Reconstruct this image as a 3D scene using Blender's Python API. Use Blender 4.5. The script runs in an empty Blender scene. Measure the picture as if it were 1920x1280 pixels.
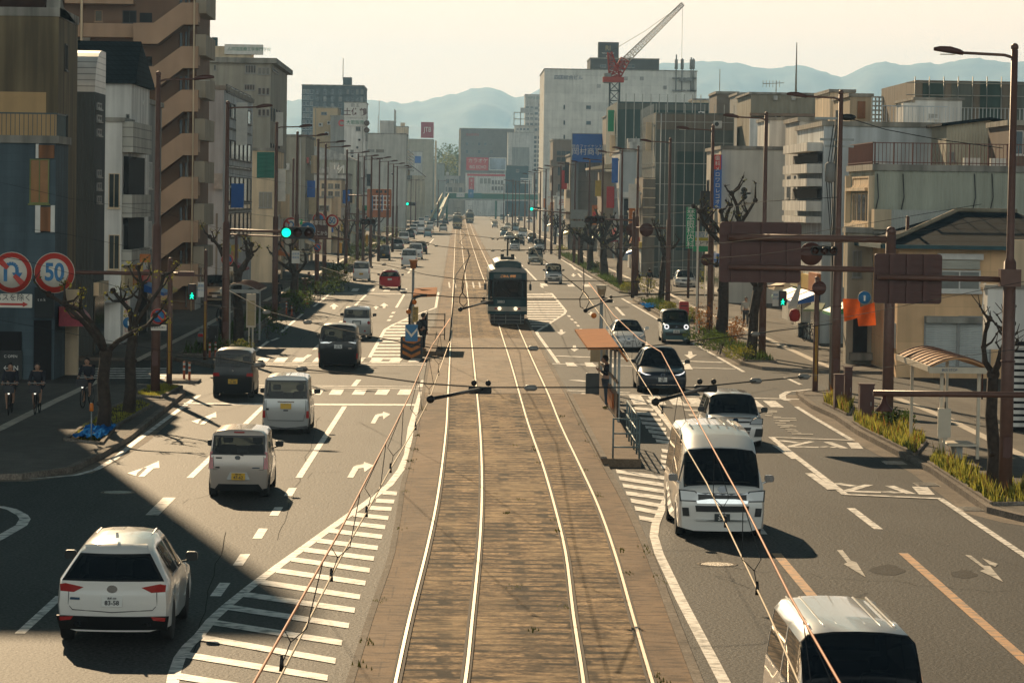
import bpy,bmesh,math,random
from mathutils import Vector,Matrix
random.seed(7)
C=bpy.context.scene.collection
SC=bpy.context.scene
# ---------------------------------------------------------------- camera (photo grid 1920x1280, f in photo px)
F=6000.0;H=7.28;VX,VY,ROLL=862.0,370.3,0.015
_h1=Vector((VX-960,640-VY,-F));_h2=Vector((VX+1000-960,640-(VY+1000*ROLL),-F))
_f=_h1.normalized();_u=_h2.cross(_h1).normalized()
if _u.y<0:_u=-_u
_r=_f.cross(_u).normalized()
cam_d=bpy.data.cameras.new('camera');cam=bpy.data.objects.new('camera',cam_d);C.objects.link(cam)
cam_d.sensor_width=36;cam_d.lens=36*F/1920;cam_d.clip_start=0.5;cam_d.clip_end=30000
cam.matrix_world=Matrix(((_r.x,_r.y,_r.z,0),(_f.x,_f.y,_f.z,0),(_u.x,_u.y,_u.z,H),(0,0,0,1)))
SC.camera=cam
def ray(px,py):
 d=Vector((px-960,640-py,-F));return Vector((d.dot(_r),d.dot(_f),d.dot(_u)))
def G(px,py,z=0.0):
 d=ray(px,py);t=(z-H)/d.z;return Vector((d.x*t,d.y*t,z))
def P(px,py,Y):
 d=ray(px,py);t=Y/d.y;return Vector((d.x*t,Y,H+d.z*t))
def S(px,py,X):
 d=ray(px,py);t=X/d.x;return Vector((X,d.y*t,H+d.z*t))
# ---------------------------------------------------------------- light
SUN_AZ,SUN_EL=math.radians(-13),math.radians(25)
sd=bpy.data.lights.new('sun','SUN');sd.energy=5.0;sd.angle=math.radians(0.4);sd.color=(1.0,0.74,0.45)
so=bpy.data.objects.new('sun',sd);C.objects.link(so)
_s=Vector((math.sin(SUN_AZ)*math.cos(SUN_EL),math.cos(SUN_AZ)*math.cos(SUN_EL),math.sin(SUN_EL)))
so.rotation_euler=_s.to_track_quat('Z','Y').to_euler();so.location=(0,0,60)
w=bpy.data.worlds.new('World');SC.world=w;w.use_nodes=True
nt=w.node_tree;nt.nodes.clear()
sky=nt.nodes.new('ShaderNodeTexSky');sky.sky_type='NISHITA';sky.sun_disc=False
sky.sun_elevation=SUN_EL;sky.sun_rotation=SUN_AZ;sky.altitude=20;sky.dust_density=2.5;sky.air_density=1.0
tc=nt.nodes.new('ShaderNodeTexCoord');sx=nt.nodes.new('ShaderNodeSeparateXYZ')
cr=nt.nodes.new('ShaderNodeValToRGB');mx=nt.nodes.new('ShaderNodeMix');mx.data_type='RGBA';mx.blend_type='MULTIPLY'
mx.inputs['Factor'].default_value=1
nt.links.new(tc.outputs['Generated'],sx.inputs[0]);nt.links.new(sx.outputs['Z'],cr.inputs[0])
e=cr.color_ramp.elements
e[0].position=0.064;e[0].color=(0,0,0,1)
e[1].position=0.16;e[1].color=(1,1,1,1)
tint=nt.nodes.new('ShaderNodeMix');tint.data_type='RGBA';tint.blend_type='MULTIPLY';tint.inputs['Factor'].default_value=1
tint.inputs['B'].default_value=(0.035,0.095,0.115,1)
nt.links.new(sky.outputs[0],tint.inputs['A'])
mx.blend_type='MIX'
gl=nt.nodes.new('ShaderNodeMapRange');gl.interpolation_type='SMOOTHSTEP';gl.inputs[1].default_value=0.70;gl.inputs[2].default_value=0.985;nt.links.new(sx.outputs['Y'],gl.inputs[0])
band=nt.nodes.new('ShaderNodeMix');band.data_type='RGBA';band.inputs['A'].default_value=(5.5,6.8,7.0,1);band.inputs['B'].default_value=(18.0,12.5,8.4,1)
nt.links.new(gl.outputs[0],band.inputs['Factor']);nt.links.new(band.outputs['Result'],mx.inputs['A'])
bg=nt.nodes.new('ShaderNodeBackground');bg.inputs[1].default_value=0.075;ow=nt.nodes.new('ShaderNodeOutputWorld')
sg_=nt.nodes.new('ShaderNodeMapRange');sg_.interpolation_type='SMOOTHSTEP';sg_.inputs[1].default_value=0.15;sg_.inputs[2].default_value=-0.8;ma_=nt.nodes.new('ShaderNodeMath');ma_.operation='MULTIPLY_ADD';ma_.inputs[1].default_value=0.95;nt.links.new(sx.outputs['Z'],ma_.inputs[0]);nt.links.new(sx.outputs['Y'],ma_.inputs[2]);nt.links.new(ma_.outputs[0],sg_.inputs[0])
sc_=nt.nodes.new('ShaderNodeMix');sc_.data_type='RGBA';sc_.inputs['A'].default_value=(0,0,0,1);sc_.inputs['B'].default_value=(11.6,12.0,10.8,1);nt.links.new(sg_.outputs[0],sc_.inputs['Factor'])
ad_=nt.nodes.new('ShaderNodeMix');ad_.data_type='RGBA';ad_.blend_type='ADD';ad_.inputs['Factor'].default_value=1;nt.links.new(tint.outputs['Result'],ad_.inputs['A']);nt.links.new(sc_.outputs['Result'],ad_.inputs['B'])
nt.links.new(ad_.outputs['Result'],mx.inputs['B']);nt.links.new(cr.outputs[0],mx.inputs['Factor'])
nt.links.new(mx.outputs['Result'],bg.inputs[0]);nt.links.new(bg.outputs[0],ow.inputs[0])
SC.view_settings.view_transform='Standard';SC.view_settings.look='None';SC.view_settings.exposure=0.40;SC.view_settings.gamma=1
SC.cycles.use_denoising=True;SC.cycles.max_bounces=5;SC.cycles.diffuse_bounces=2;SC.cycles.glossy_bounces=3
SC.cycles.transparent_max_bounces=12;SC.cycles.volume_bounces=0;SC.cycles.transmission_bounces=4
SC.cycles.sample_clamp_indirect=4.0
# ---------------------------------------------------------------- helpers
def tag(o,label=None,cat=None,group=None,kind=None):
 if label:o['label']=label
 if cat:o['category']=cat
 if group:o['group']=group
 if kind:o['kind']=kind
 return o
def empty(name,label,cat,loc=(0,0,0),rz=0,group=None):
 o=bpy.data.objects.new(name,None);C.objects.link(o);o.location=loc;o.rotation_euler=(0,0,rz)
 o.empty_display_size=0.2
 return tag(o,label,cat,group)
class MB:
 def __init__(s):s.v=[];s.f=[];s.m=[];s.sm=[]
 def add(s,vs,fs,m=0,smooth=False):
  b=len(s.v);s.v+=[tuple(v)for v in vs]
  for f in fs:s.f.append(tuple(b+i for i in f));s.m.append(m);s.sm.append(smooth)
  return s
 def box(s,x0,y0,z0,x1,y1,z1,m=0):
  if x0>x1:x0,x1=x1,x0
  if y0>y1:y0,y1=y1,y0
  if z0>z1:z0,z1=z1,z0
  return s.add([(x0,y0,z0),(x1,y0,z0),(x1,y1,z0),(x0,y1,z0),(x0,y0,z1),(x1,y0,z1),(x1,y1,z1),(x0,y1,z1)],[(3,2,1,0),(4,5,6,7),(0,1,5,4),(1,2,6,5),(2,3,7,6),(3,0,4,7)],m)
 def rbox(s,x0,y0,z0,x1,y1,z1,r=0.03,m=0):
  pts=[]
  for cx,cz,a0 in((x1-r,z1-r,0),(x0+r,z1-r,90),(x0+r,z0+r,180),(x1-r,z0+r,270)):
   for k in range(4):
    a=math.radians(a0+30*k);pts.append((cx+r*math.cos(a),cz+r*math.sin(a)))
  n=len(pts);vs=[(x,y0,z)for x,z in pts]+[(x,y1,z)for x,z in pts]
  fs=[(i,i+n,(i+1)%n+n,(i+1)%n)for i in range(n)]+[tuple(range(n)),tuple(range(2*n-1,n-1,-1))]
  return s.add(vs,fs,m)
 def tube(s,pts,r,n=6,m=0,cap=True,smooth=True):
  pts=[Vector(p)for p in pts];rs=r if isinstance(r,(list,tuple))else[r]*len(pts)
  vs=[];prev=None
  for i,p in enumerate(pts):
   d=(pts[min(i+1,len(pts)-1)]-pts[max(i-1,0)])
   if d.length<1e-9:d=Vector((0,0,1))
   d.normalize()
   a=Vector((0,0,1))if abs(d.z)<0.9 else Vector((1,0,0))
   if prev is not None:
    u=(prev-d*prev.dot(d))
    u=u.normalized()if u.length>1e-6 else d.cross(a).normalized()
   else:u=d.cross(a).normalized()
   prev=u;v=d.cross(u)
   for k in range(n):
    t=2*math.pi*k/n;vs.append(p+(u*math.cos(t)+v*math.sin(t))*rs[i])
  fs=[]
  for i in range(len(pts)-1):
   for k in range(n):
    a,b=i*n+k,i*n+(k+1)%n;fs.append((a,b,b+n,a+n))
  s.add(vs,fs,m,smooth)
  if cap:
   b=len(s.v)-len(vs)
   s.f.append(tuple(b+k for k in range(n-1,-1,-1)));s.m.append(m);s.sm.append(False)
   q=b+(len(pts)-1)*n
   s.f.append(tuple(q+k for k in range(n)));s.m.append(m);s.sm.append(False)
  return s
 def cyl(s,x,y,z0,z1,r,r1=None,n=12,m=0):
  return s.tube([(x,y,z0),(x,y,z1)],[r,r if r1 is None else r1],n,m)
 def prism(s,pts,axis,a0,a1,m=0):
  n=len(pts)
  def mk(p,a):return{'x':(a,p[0],p[1]),'y':(p[0],a,p[1]),'z':(p[0],p[1],a)}[axis]
  vs=[mk(p,a0)for p in pts]+[mk(p,a1)for p in pts]
  fs=[(i,(i+1)%n,(i+1)%n+n,i+n)for i in range(n)]+[tuple(range(n-1,-1,-1)),tuple(range(n,2*n))]
  return s.add(vs,fs,m)
 def lathe(s,prof,c=(0,0,0),n=16,m=0,axis='z'):
  vs=[]
  for r,h in prof:
   for k in range(n):
    t=2*math.pi*k/n;a,b=r*math.cos(t),r*math.sin(t)
    p=(a,b,h)if axis=='z' else((h,a,b)if axis=='x' else(a,h,b))
    vs.append((p[0]+c[0],p[1]+c[1],p[2]+c[2]))
  fs=[]
  for i in range(len(prof)-1):
   for k in range(n):
    a,b=i*n+k,i*n+(k+1)%n;fs.append((a,b,b+n,a+n))
  fs.append(tuple(range(n-1,-1,-1)));q=(len(prof)-1)*n;fs.append(tuple(q+k for k in range(n)))
  return s.add(vs,fs,m,True)
 def ball(s,c,r,n=10,k=6,m=0,sz=(1,1,1)):
  vs=[];fs=[]
  for i in range(k+1):
   a=math.pi*i/k
   for j in range(n):
    t=2*math.pi*j/n
    vs.append((c[0]+r*sz[0]*math.sin(a)*math.cos(t),c[1]+r*sz[1]*math.sin(a)*math.sin(t),c[2]+r*sz[2]*math.cos(a)))
  for i in range(k):
   for j in range(n):
    fs.append((i*n+j,(i+1)*n+j,(i+1)*n+(j+1)%n,i*n+(j+1)%n))
  return s.add(vs,fs,m,True)
 def build(s,name,mats,parent=None,fix=True):
  me=bpy.data.meshes.new(name);me.from_pydata(s.v,[],s.f)
  if not isinstance(mats,(list,tuple)):mats=[mats]
  for x in mats:me.materials.append(x)
  me.polygons.foreach_set('material_index',s.m);me.polygons.foreach_set('use_smooth',s.sm)
  if fix:
   bm=bmesh.new();bm.from_mesh(me);bmesh.ops.remove_doubles(bm,verts=bm.verts,dist=1e-5)
   bmesh.ops.recalc_face_normals(bm,faces=bm.faces);bm.to_mesh(me);bm.free()
  me.update()
  o=bpy.data.objects.new(name,me);C.objects.link(o)
  if parent:o.parent=parent
  return o
def kids(o):return KID.get(o.name)or[c for c in bpy.data.objects if c.parent==o]
KID={}
def family(o):return[(c,family(c))for c in bpy.data.objects if c.parent==o]
def dup(o,fam,parent=None,skip=()):
 c=o.copy();C.objects.link(c);c.parent=parent
 for ch,sub in fam:
  if ch.name.split('.')[0]in skip:continue
  dup(ch,sub,c,skip)
 return c
# ---------------------------------------------------------------- materials
MATS={}
def mat(name,col,rough=0.7,metal=0.0,var=0.12,scale=3.0,bump=0.0,bscale=40.0,streak=0.0,wave=None,brick=None,emit=None,spec=0.5,coat=0.0,grime=None,alpha=None):
 if name in MATS:return MATS[name]
 m=bpy.data.materials.new(name);m.use_nodes=True;MATS[name]=m
 t=m.node_tree;b=t.nodes['Principled BSDF'];L=t.links.new
 b.inputs['Roughness'].default_value=rough;b.inputs['Metallic'].default_value=metal
 b.inputs['Specular IOR Level'].default_value=spec;b.inputs['Coat Weight'].default_value=coat;b.inputs['Coat Roughness'].default_value=0.04
 if emit:b.inputs['Emission Color'].default_value=(*emit[:3],1);b.inputs['Emission Strength'].default_value=emit[3]
 tc=t.nodes.new('ShaderNodeTexCoord');co=tc.outputs['Object']
 def noise(sc,detail=4,vec=None,stretch=None):
  n=t.nodes.new('ShaderNodeTexNoise');n.inputs['Scale'].default_value=sc;n.inputs['Detail'].default_value=detail
  v=vec or co
  if stretch:
   mp=t.nodes.new('ShaderNodeMapping');mp.inputs['Scale'].default_value=stretch;L(v,mp.inputs[0]);v=mp.outputs[0]
  L(v,n.inputs['Vector']);return n.outputs['Fac']
 def rng(f,a,b_,lo=0.3,hi=0.7):
  r=t.nodes.new('ShaderNodeMapRange');r.inputs[1].default_value=lo;r.inputs[2].default_value=hi
  r.inputs[3].default_value=a;r.inputs[4].default_value=b_;L(f,r.inputs[0]);return r.outputs[0]
 def mul(a,f):
  x=t.nodes.new('ShaderNodeVectorMath');x.operation='SCALE';L(a,x.inputs[0]);L(f,x.inputs['Scale']);return x.outputs[0]
 rgb=t.nodes.new('ShaderNodeRGB');rgb.outputs[0].default_value=(*col,1);c=rgb.outputs[0]
 h=None
 if brick:
  bt=t.nodes.new('ShaderNodeTexBrick');bt.inputs['Scale'].default_value=1;bt.offset=brick[3]if len(brick)>3 else 0.5
  bt.inputs['Brick Width'].default_value=brick[0];bt.inputs['Row Height'].default_value=brick[1]
  bt.inputs['Mortar Size'].default_value=brick[2];bt.inputs['Mortar Smooth'].default_value=0.3
  k=brick[4]if len(brick)>4 else 0.55
  bt.inputs['Color1'].default_value=(1,1,1,1);bt.inputs['Color2'].default_value=(0.86,0.86,0.86,1);bt.inputs['Mortar'].default_value=(k,k,k,1)
  mp=t.nodes.new('ShaderNodeCombineXYZ');sp=t.nodes.new('ShaderNodeSeparateXYZ');ad=t.nodes.new('ShaderNodeMath');L(co,sp.inputs[0])
  L(sp.outputs[0],ad.inputs[0]);L(sp.outputs[1],ad.inputs[1]);L(ad.outputs[0],mp.inputs[0]);L(sp.outputs[2],mp.inputs[1])
  L(mp.outputs[0],bt.inputs['Vector'])
  mm=t.nodes.new('ShaderNodeMix');mm.data_type='RGBA';mm.blend_type='MULTIPLY';mm.inputs['Factor'].default_value=1
  L(c,mm.inputs['A']);L(bt.outputs['Color'],mm.inputs['B']);c=mm.outputs['Result']
 if var:c=mul(c,rng(noise(scale,5),1-var,1+var))
 if streak:c=mul(c,rng(noise(1.0,5,stretch=(1.6,1.6,0.12)),1-streak,1+streak*0.25,0.35,0.6))
 if grime:
  g=t.nodes.new('ShaderNodeMix');g.data_type='RGBA';L(rng(noise(grime[4]if len(grime)>4 else 0.5,6),0,grime[3],0.45,0.68),g.inputs['Factor'])
  L(c,g.inputs['A']);g.inputs['B'].default_value=(*grime[:3],1);c=g.outputs['Result']
 L(c,b.inputs['Base Color'])
 if wave:
  wv=t.nodes.new('ShaderNodeTexWave');wv.wave_type='BANDS';wv.bands_direction=wave[0];wv.inputs['Scale'].default_value=wave[1]
  L(co,wv.inputs['Vector']);h=wv.outputs['Fac'];hs=wave[2]
  if wave[0]=='DIAGONAL':pass
 elif bump:h=noise(bscale,6);hs=bump
 if h is not None:
  bp=t.nodes.new('ShaderNodeBump');bp.inputs['Strength'].default_value=min(1,hs if not wave else 0.8);bp.inputs['Distance'].default_value=0.02 if not wave else wave[2]
  L(h,bp.inputs['Height']);L(bp.outputs[0],b.inputs['Normal'])
 return m
def leafmat(name,col,var=.4,scale=3.0,tr=.5):
 m=mat(name,col,.75,var=var,scale=scale,spec=.15);t=m.node_tree;b=t.nodes['Principled BSDF'];L=t.links.new
 tl=t.nodes.new('ShaderNodeBsdfTranslucent');ms=t.nodes.new('ShaderNodeMixShader');ms.inputs[0].default_value=tr
 src=b.inputs['Base Color'].links[0].from_socket;L(src,tl.inputs[0]);L(b.outputs[0],ms.inputs[1]);L(tl.outputs[0],ms.inputs[2]);L(ms.outputs[0],t.nodes['Material Output'].inputs[0]);return m
def glassmat(name,tint=(0.02,0.03,0.035),trans=0.35,rough=0.03):
 if name in MATS:return MATS[name]
 m=bpy.data.materials.new(name);m.use_nodes=True;MATS[name]=m;t=m.node_tree;b=t.nodes['Principled BSDF'];L=t.links.new
 b.inputs['Base Color'].default_value=(*tint,1);b.inputs['Roughness'].default_value=rough
 tr=t.nodes.new('ShaderNodeBsdfTransparent');tr.inputs[0].default_value=(0.55,0.62,0.6,1)
 ms=t.nodes.new('ShaderNodeMixShader');ms.inputs[0].default_value=trans
 L(b.outputs[0],ms.inputs[1]);L(tr.outputs[0],ms.inputs[2]);L(ms.outputs[0],t.nodes['Material Output'].inputs[0]);return m
def text(parent,s,loc,size,m,rot=(math.pi/2,0,0),name='lettering',align='CENTER',sx=1.0,thick=0.0,spacing=1.0,bold=0.0):
 cu=bpy.data.curves.new(name,'FONT');cu.body=s;cu.size=size;cu.align_x=align;cu.align_y='CENTER';cu.space_character=spacing
 cu.extrude=thick;cu.offset=bold
 o=bpy.data.objects.new(name,cu);C.objects.link(o)
 dg=bpy.context.evaluated_depsgraph_get();me=bpy.data.meshes.new_from_object(o.evaluated_get(dg));bpy.data.objects.remove(o)
 me.materials.clear();me.materials.append(m)
 o=bpy.data.objects.new(name,me);C.objects.link(o);o.location=loc;o.rotation_euler=rot;o.scale=(sx,1,1)
 if parent:o.parent=parent
 return o
# ---------------------------------------------------------------- ground
def gmat(name,col,rough,spots,lines=None,bump=0.4,bs=60):
 m=bpy.data.materials.new(name);m.use_nodes=True;MATS[name]=m;t=m.node_tree;b=t.nodes['Principled BSDF'];L=t.links.new
 b.inputs['Roughness'].default_value=rough;b.inputs['Specular IOR Level'].default_value=0.09
 tc=t.nodes.new('ShaderNodeTexCoord');co=tc.outputs['Object']
 def noise(sc,d=5,st=None):
  n=t.nodes.new('ShaderNodeTexNoise');n.inputs['Scale'].default_value=sc;n.inputs['Detail'].default_value=d;n.inputs['Roughness'].default_value=0.6
  v=co
  if st:mp=t.nodes.new('ShaderNodeMapping');mp.inputs['Scale'].default_value=st;L(co,mp.inputs[0]);v=mp.outputs[0]
  L(v,n.inputs['Vector']);return n.outputs['Fac']
 def ramp(f,stops):
  r=t.nodes.new('ShaderNodeValToRGB');L(f,r.inputs[0]);e=r.color_ramp.elements
  while len(e)<len(stops):e.new(0.5)
  for q,(p,c)in zip(e,stops):q.position=p;q.color=(c,c,c,1)if not isinstance(c,tuple)else(*c,1)
  return r.outputs[0]
 def mix(a,bb,fac=1.0,mode='MULTIPLY'):
  x=t.nodes.new('ShaderNodeMix');x.data_type='RGBA';x.blend_type=mode
  if isinstance(fac,float):x.inputs['Factor'].default_value=fac
  else:L(fac,x.inputs['Factor'])
  for s_,v in(('A',a),('B',bb)):
   if isinstance(v,tuple):x.inputs[s_].default_value=(*v,1)
   else:L(v,x.inputs[s_])
  return x.outputs['Result']
 c=mix(col,ramp(noise(spots[0]),[(0.35,1-spots[1]),(0.65,1+spots[1])]))
 c=mix(c,ramp(noise(spots[2],8),[(0.35,1-spots[3]),(0.65,1+spots[3])]))
 c=mix(c,ramp(noise(0.22,5,(1.6,0.35,1)),[(0.38,0.80),(0.62,1.16)]))
 hgt=noise(bs,4)
 if lines:
  bt=t.nodes.new('ShaderNodeTexBrick');bt.inputs['Scale'].default_value=1;bt.inputs['Brick Width'].default_value=lines[0];bt.inputs['Row Height'].default_value=lines[1]
  bt.inputs['Mortar Size'].default_value=lines[2];bt.inputs['Mortar Smooth'].default_value=0.4;bt.offset=0.37
  bt.inputs['Color1'].default_value=(1,1,1,1);bt.inputs['Color2'].default_value=(lines[3],)*3+(1,);bt.inputs['Mortar'].default_value=(lines[4],)*3+(1,)
  mp=t.nodes.new('ShaderNodeMapping');L(co,mp.inputs[0])
  nn=t.nodes.new('ShaderNodeTexNoise');nn.inputs['Scale'].default_value=0.9;L(co,nn.inputs['Vector'])
  vm=t.nodes.new('ShaderNodeVectorMath');vm.operation='MULTIPLY_ADD';vm.inputs[1].default_value=(lines[5],)*3;L(nn.outputs['Color'],vm.inputs[0]);L(mp.outputs[0],vm.inputs[2])
  L(vm.outputs[0],bt.inputs['Vector'])
  wear=ramp(noise(0.55,4),[(0.34,0.30),(0.54,1.0)])
  c=mix(c,mix(c,bt.outputs['Color']),wear,'MIX')
  c=mix(c,lines[6],ramp(noise(0.35,6,(1.2,0.5,1)),[(0.50,0.0),(0.66,0.75)]),'MIX');c=mix(c,(0.45,0.42,0.40),ramp(noise(0.5,6,(1.5,0.4,1)),[(0.52,0.0),(0.68,0.85)]),'MULTIPLY')
  c=mix(c,(0.42,0.40,0.38),ramp(noise(2.4,8,(0.8,1.9,1)),[(0.50,0.0),(0.60,0.95)]),'MULTIPLY')
 L(c,b.inputs['Base Color'])
 bp=t.nodes.new('ShaderNodeBump');bp.inputs['Strength'].default_value=bump;bp.inputs['Distance'].default_value=0.02;L(hgt,bp.inputs['Height']);L(bp.outputs[0],b.inputs['Normal'])
 return m
ASPH=gmat('asphalt',(0.050,0.050,0.049),0.66,(7.0,0.16,16.0,0.75),bump=1.0,bs=14)
ASPH2=gmat('asphalt_old',(0.085,0.08,0.072),0.75,(5.0,0.15,14.0,0.7),bump=1.0,bs=14)
PAVE=gmat('pavement_asphalt',(0.135,0.122,0.105),0.8,(2.0,0.12,30.0,0.35))
BED=gmat('track_bed_stone',(0.36,0.245,0.14),0.85,(1.5,0.35,9.0,0.75),(2.2,0.72,0.16,0.55,0.05,0.30,(0.50,0.36,0.21)),bump=0.8,bs=25)
SLAB=gmat('track_side_slab',(0.22,0.14,0.08),0.78,(0.8,0.18,20.0,0.25),(3.0,1.6,0.02,0.85,0.5,0.02,(0.26,0.18,0.12)),bump=0.5,bs=30)
EDGE=gmat('kerb_stone',(0.21,0.18,0.15),0.85,(2.0,0.2,20.0,0.4))
SOIL=gmat('planting_soil',(0.10,0.085,0.05),0.95,(2.0,0.3,14.0,0.6))
SMOOTHBED=gmat('crossing_slab',(0.25,0.175,0.11),0.72,(0.7,0.12,25.0,0.2),(2.6,3.1,0.015,0.93,0.6,0.01,(0.25,0.20,0.15)),bump=0.4)
def paint(name,col,wear=0.75):
 return mat(name,col,0.6,var=0.12,scale=1.2,grime=(0.10,0.095,0.085,min(1,wear*1.3),4.0),bump=0.3)
WHITE=paint('road_paint_white',(0.80,0.76,0.70),0.7)
WORN=paint('road_paint_worn',(0.50,0.46,0.40),1.0)
ORANGE=paint('road_paint_orange',(0.55,0.27,0.09),0.7)
TACT=paint('tactile_paving',(0.52,0.44,0.34),0.3)
RAIL=mat('rail_steel',(0.52,0.45,0.37),0.5,1.0,var=0.05)
GROOVE=mat('rail_groove',(0.05,0.035,0.025),0.9)
def sheet(name,polys,z,m,kind='structure',parent=None,thick=None):
 mb=MB()
 for p in polys:
  p=[Vector((q[0],q[1]))for q in p]
  if thick:mb.prism([(q.x,q.y)for q in p],'z',z-thick,z)
  else:mb.add([(q.x,q.y,z)for q in p],[tuple(range(len(p)))])
 o=mb.build(name,m,parent)
 if not thick:
  for pl in o.data.polygons:
   if pl.normal.z<0:pl.flip()
 if parent is None:tag(o,kind=kind)
 return o
def gp(px,z=0.0):return[G(x,y,z)for x,y in px]
g=sheet('ground',[[(-3600,-50),(3600,-50),(3600,9200),(-3600,9200)]],0,ASPH2)
sheet('road',[[(-12,20),(14.5,20),(14.5,1300),(-12,1300)]],0.004,ASPH)
RS=[(1800,636,773,1149,1381),(1400,718,850,1106,1258),(1280,743,873,1093,1221),(1160,769,886,1075,1186),(1040,799,898,1060,1152),(950,818,903,1038.6,1120),(875,829,903,1017,1086),(800,837,899.5,990.8,1050.8),(740,840,894,973.4,1027),(680,843,888,956.6,999.7),(620,845.8,882,937.8,973.5),(560,848.5,877.3,921,949),(500,851.3,872,898.5,919),(440,853.5,865.6,888.5,901)]
def railline(k):
 pts=[G(r[k],r[0])for r in RS];a=pts[-1]
 return pts+[Vector((a.x,1250,0))]
RL=[railline(k)for k in range(1,5)]
RL[1]=[Vector((p.x+1.067,p.y,0))if p.y>300 else q for p,q in zip(RL[0],RL[1])]
RL[2]=[Vector((RL[1][i].x+1.55,q.y,0))if q.y>300 else q for i,q in enumerate(RL[2])]
RL[3]=[Vector((RL[2][i].x+1.067,q.y,0))if q.y>300 else q for i,q in enumerate(RL[3])]
def ribbon(mb,pts,wd,z,m=0,off=0.0):
 vs=[]
 for i,p in enumerate(pts):
  d=(pts[min(i+1,len(pts)-1)]-pts[max(i-1,0)]);n=Vector((d.y,-d.x,0)).normalized()
  vs+=[(p.x+n.x*(off-wd/2),p.y+n.y*(off-wd/2),z),(p.x+n.x*(off+wd/2),p.y+n.y*(off+wd/2),z)]
 mb.add(vs,[(2*i,2*i+1,2*i+3,2*i+2)for i in range(len(pts)-1)],m)
def strip_between(A,B,z0,z1,mb,m=0):
 n=min(len(A),len(B))
 for i in range(n-1):
  q=[A[i],B[i],B[i+1],A[i+1]]
  mb.add([(p.x,p.y,z0)for p in q]+[(p.x,p.y,z1)for p in q],[(0,1,2,3),(4,5,6,7),(0,1,5,4),(1,2,6,5),(2,3,7,6),(3,0,4,7)],m)
def dense(pts,n=4):
 o=[]
 for i in range(len(pts)-1):
  p0,p1,p2,p3=pts[max(i-1,0)],pts[i],pts[i+1],pts[min(i+2,len(pts)-1)]
  for k in range(n):
   t=k/n
   if i>len(pts)-4:o.append(p1.lerp(p2,t));continue
   o.append(0.5*((2*p1)+(p2-p0)*t+(2*p0-5*p1+4*p2-p3)*t*t+(3*p1-p0-3*p2+p3)*t*t*t))
 return o+[pts[-1]]
RLd=[dense(r)for r in RL]
LB=[Vector((p.x-(.62+.24*max(0,min(1,(p.y-64)/16))),p.y,0))for p in RLd[0]];RB=[Vector((p.x+.62,p.y,0))for p in RLd[3]]
mb=MB();strip_between(LB,[Vector((p.x-0.06,p.y,0))for p in RLd[0]],0,0.05,mb);strip_between([Vector((p.x+0.06,p.y,0))for p in RLd[3]],RB,0,0.05,mb)
tag(mb.build('track_side_paving',SLAB),kind='structure')
mb=MB();strip_between([Vector((p.x-0.06,p.y,0))for p in RLd[0]],[Vector((p.x+0.06,p.y,0))for p in RLd[3]],0,0.04,mb)
tag(mb.build('track_bed',BED),kind='structure')
y0,y1=G(950,745).y,G(950,632).y
mid=[i for i,p in enumerate(RLd[0])if y0<=p.y<=y1]
mb=MB();strip_between([LB[i]for i in mid],[RB[i]for i in mid],0.02,0.055,mb)
tag(mb.build('crossing_paving',SMOOTHBED),kind='structure')
for a,b in((0,1),(2,3)):
 root=empty('tram_track',('left-hand' if a==0 else 'right-hand')+' pair of shiny steel tram rails set in worn brown paving','tram track',(0,0,0),0,'tram tracks down the street')
 for k,sgn in((a,1),(b,-1)):
  mb=MB();ribbon(mb,RLd[k],0.052,0.078);q=mb.build('rail',RAIL,root)
  for pl in q.data.polygons:
   if pl.normal.z<0:pl.flip()
  mb=MB();ribbon(mb,RLd[k],0.045,0.062,0,sgn*0.062);ribbon(mb,RLd[k],0.03,0.063,0,-sgn*0.055)
  q=mb.build('groove',GROOVE,root)
mb=MB();strip_between(RB,[Vector((p.x+0.16,p.y,0))for p in RB],0,0.075,mb);strip_between([Vector((p.x-0.12,p.y,0))for p in LB],LB,0,0.06,mb)
tag(mb.build('track_kerb',EDGE),kind='structure')
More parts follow.
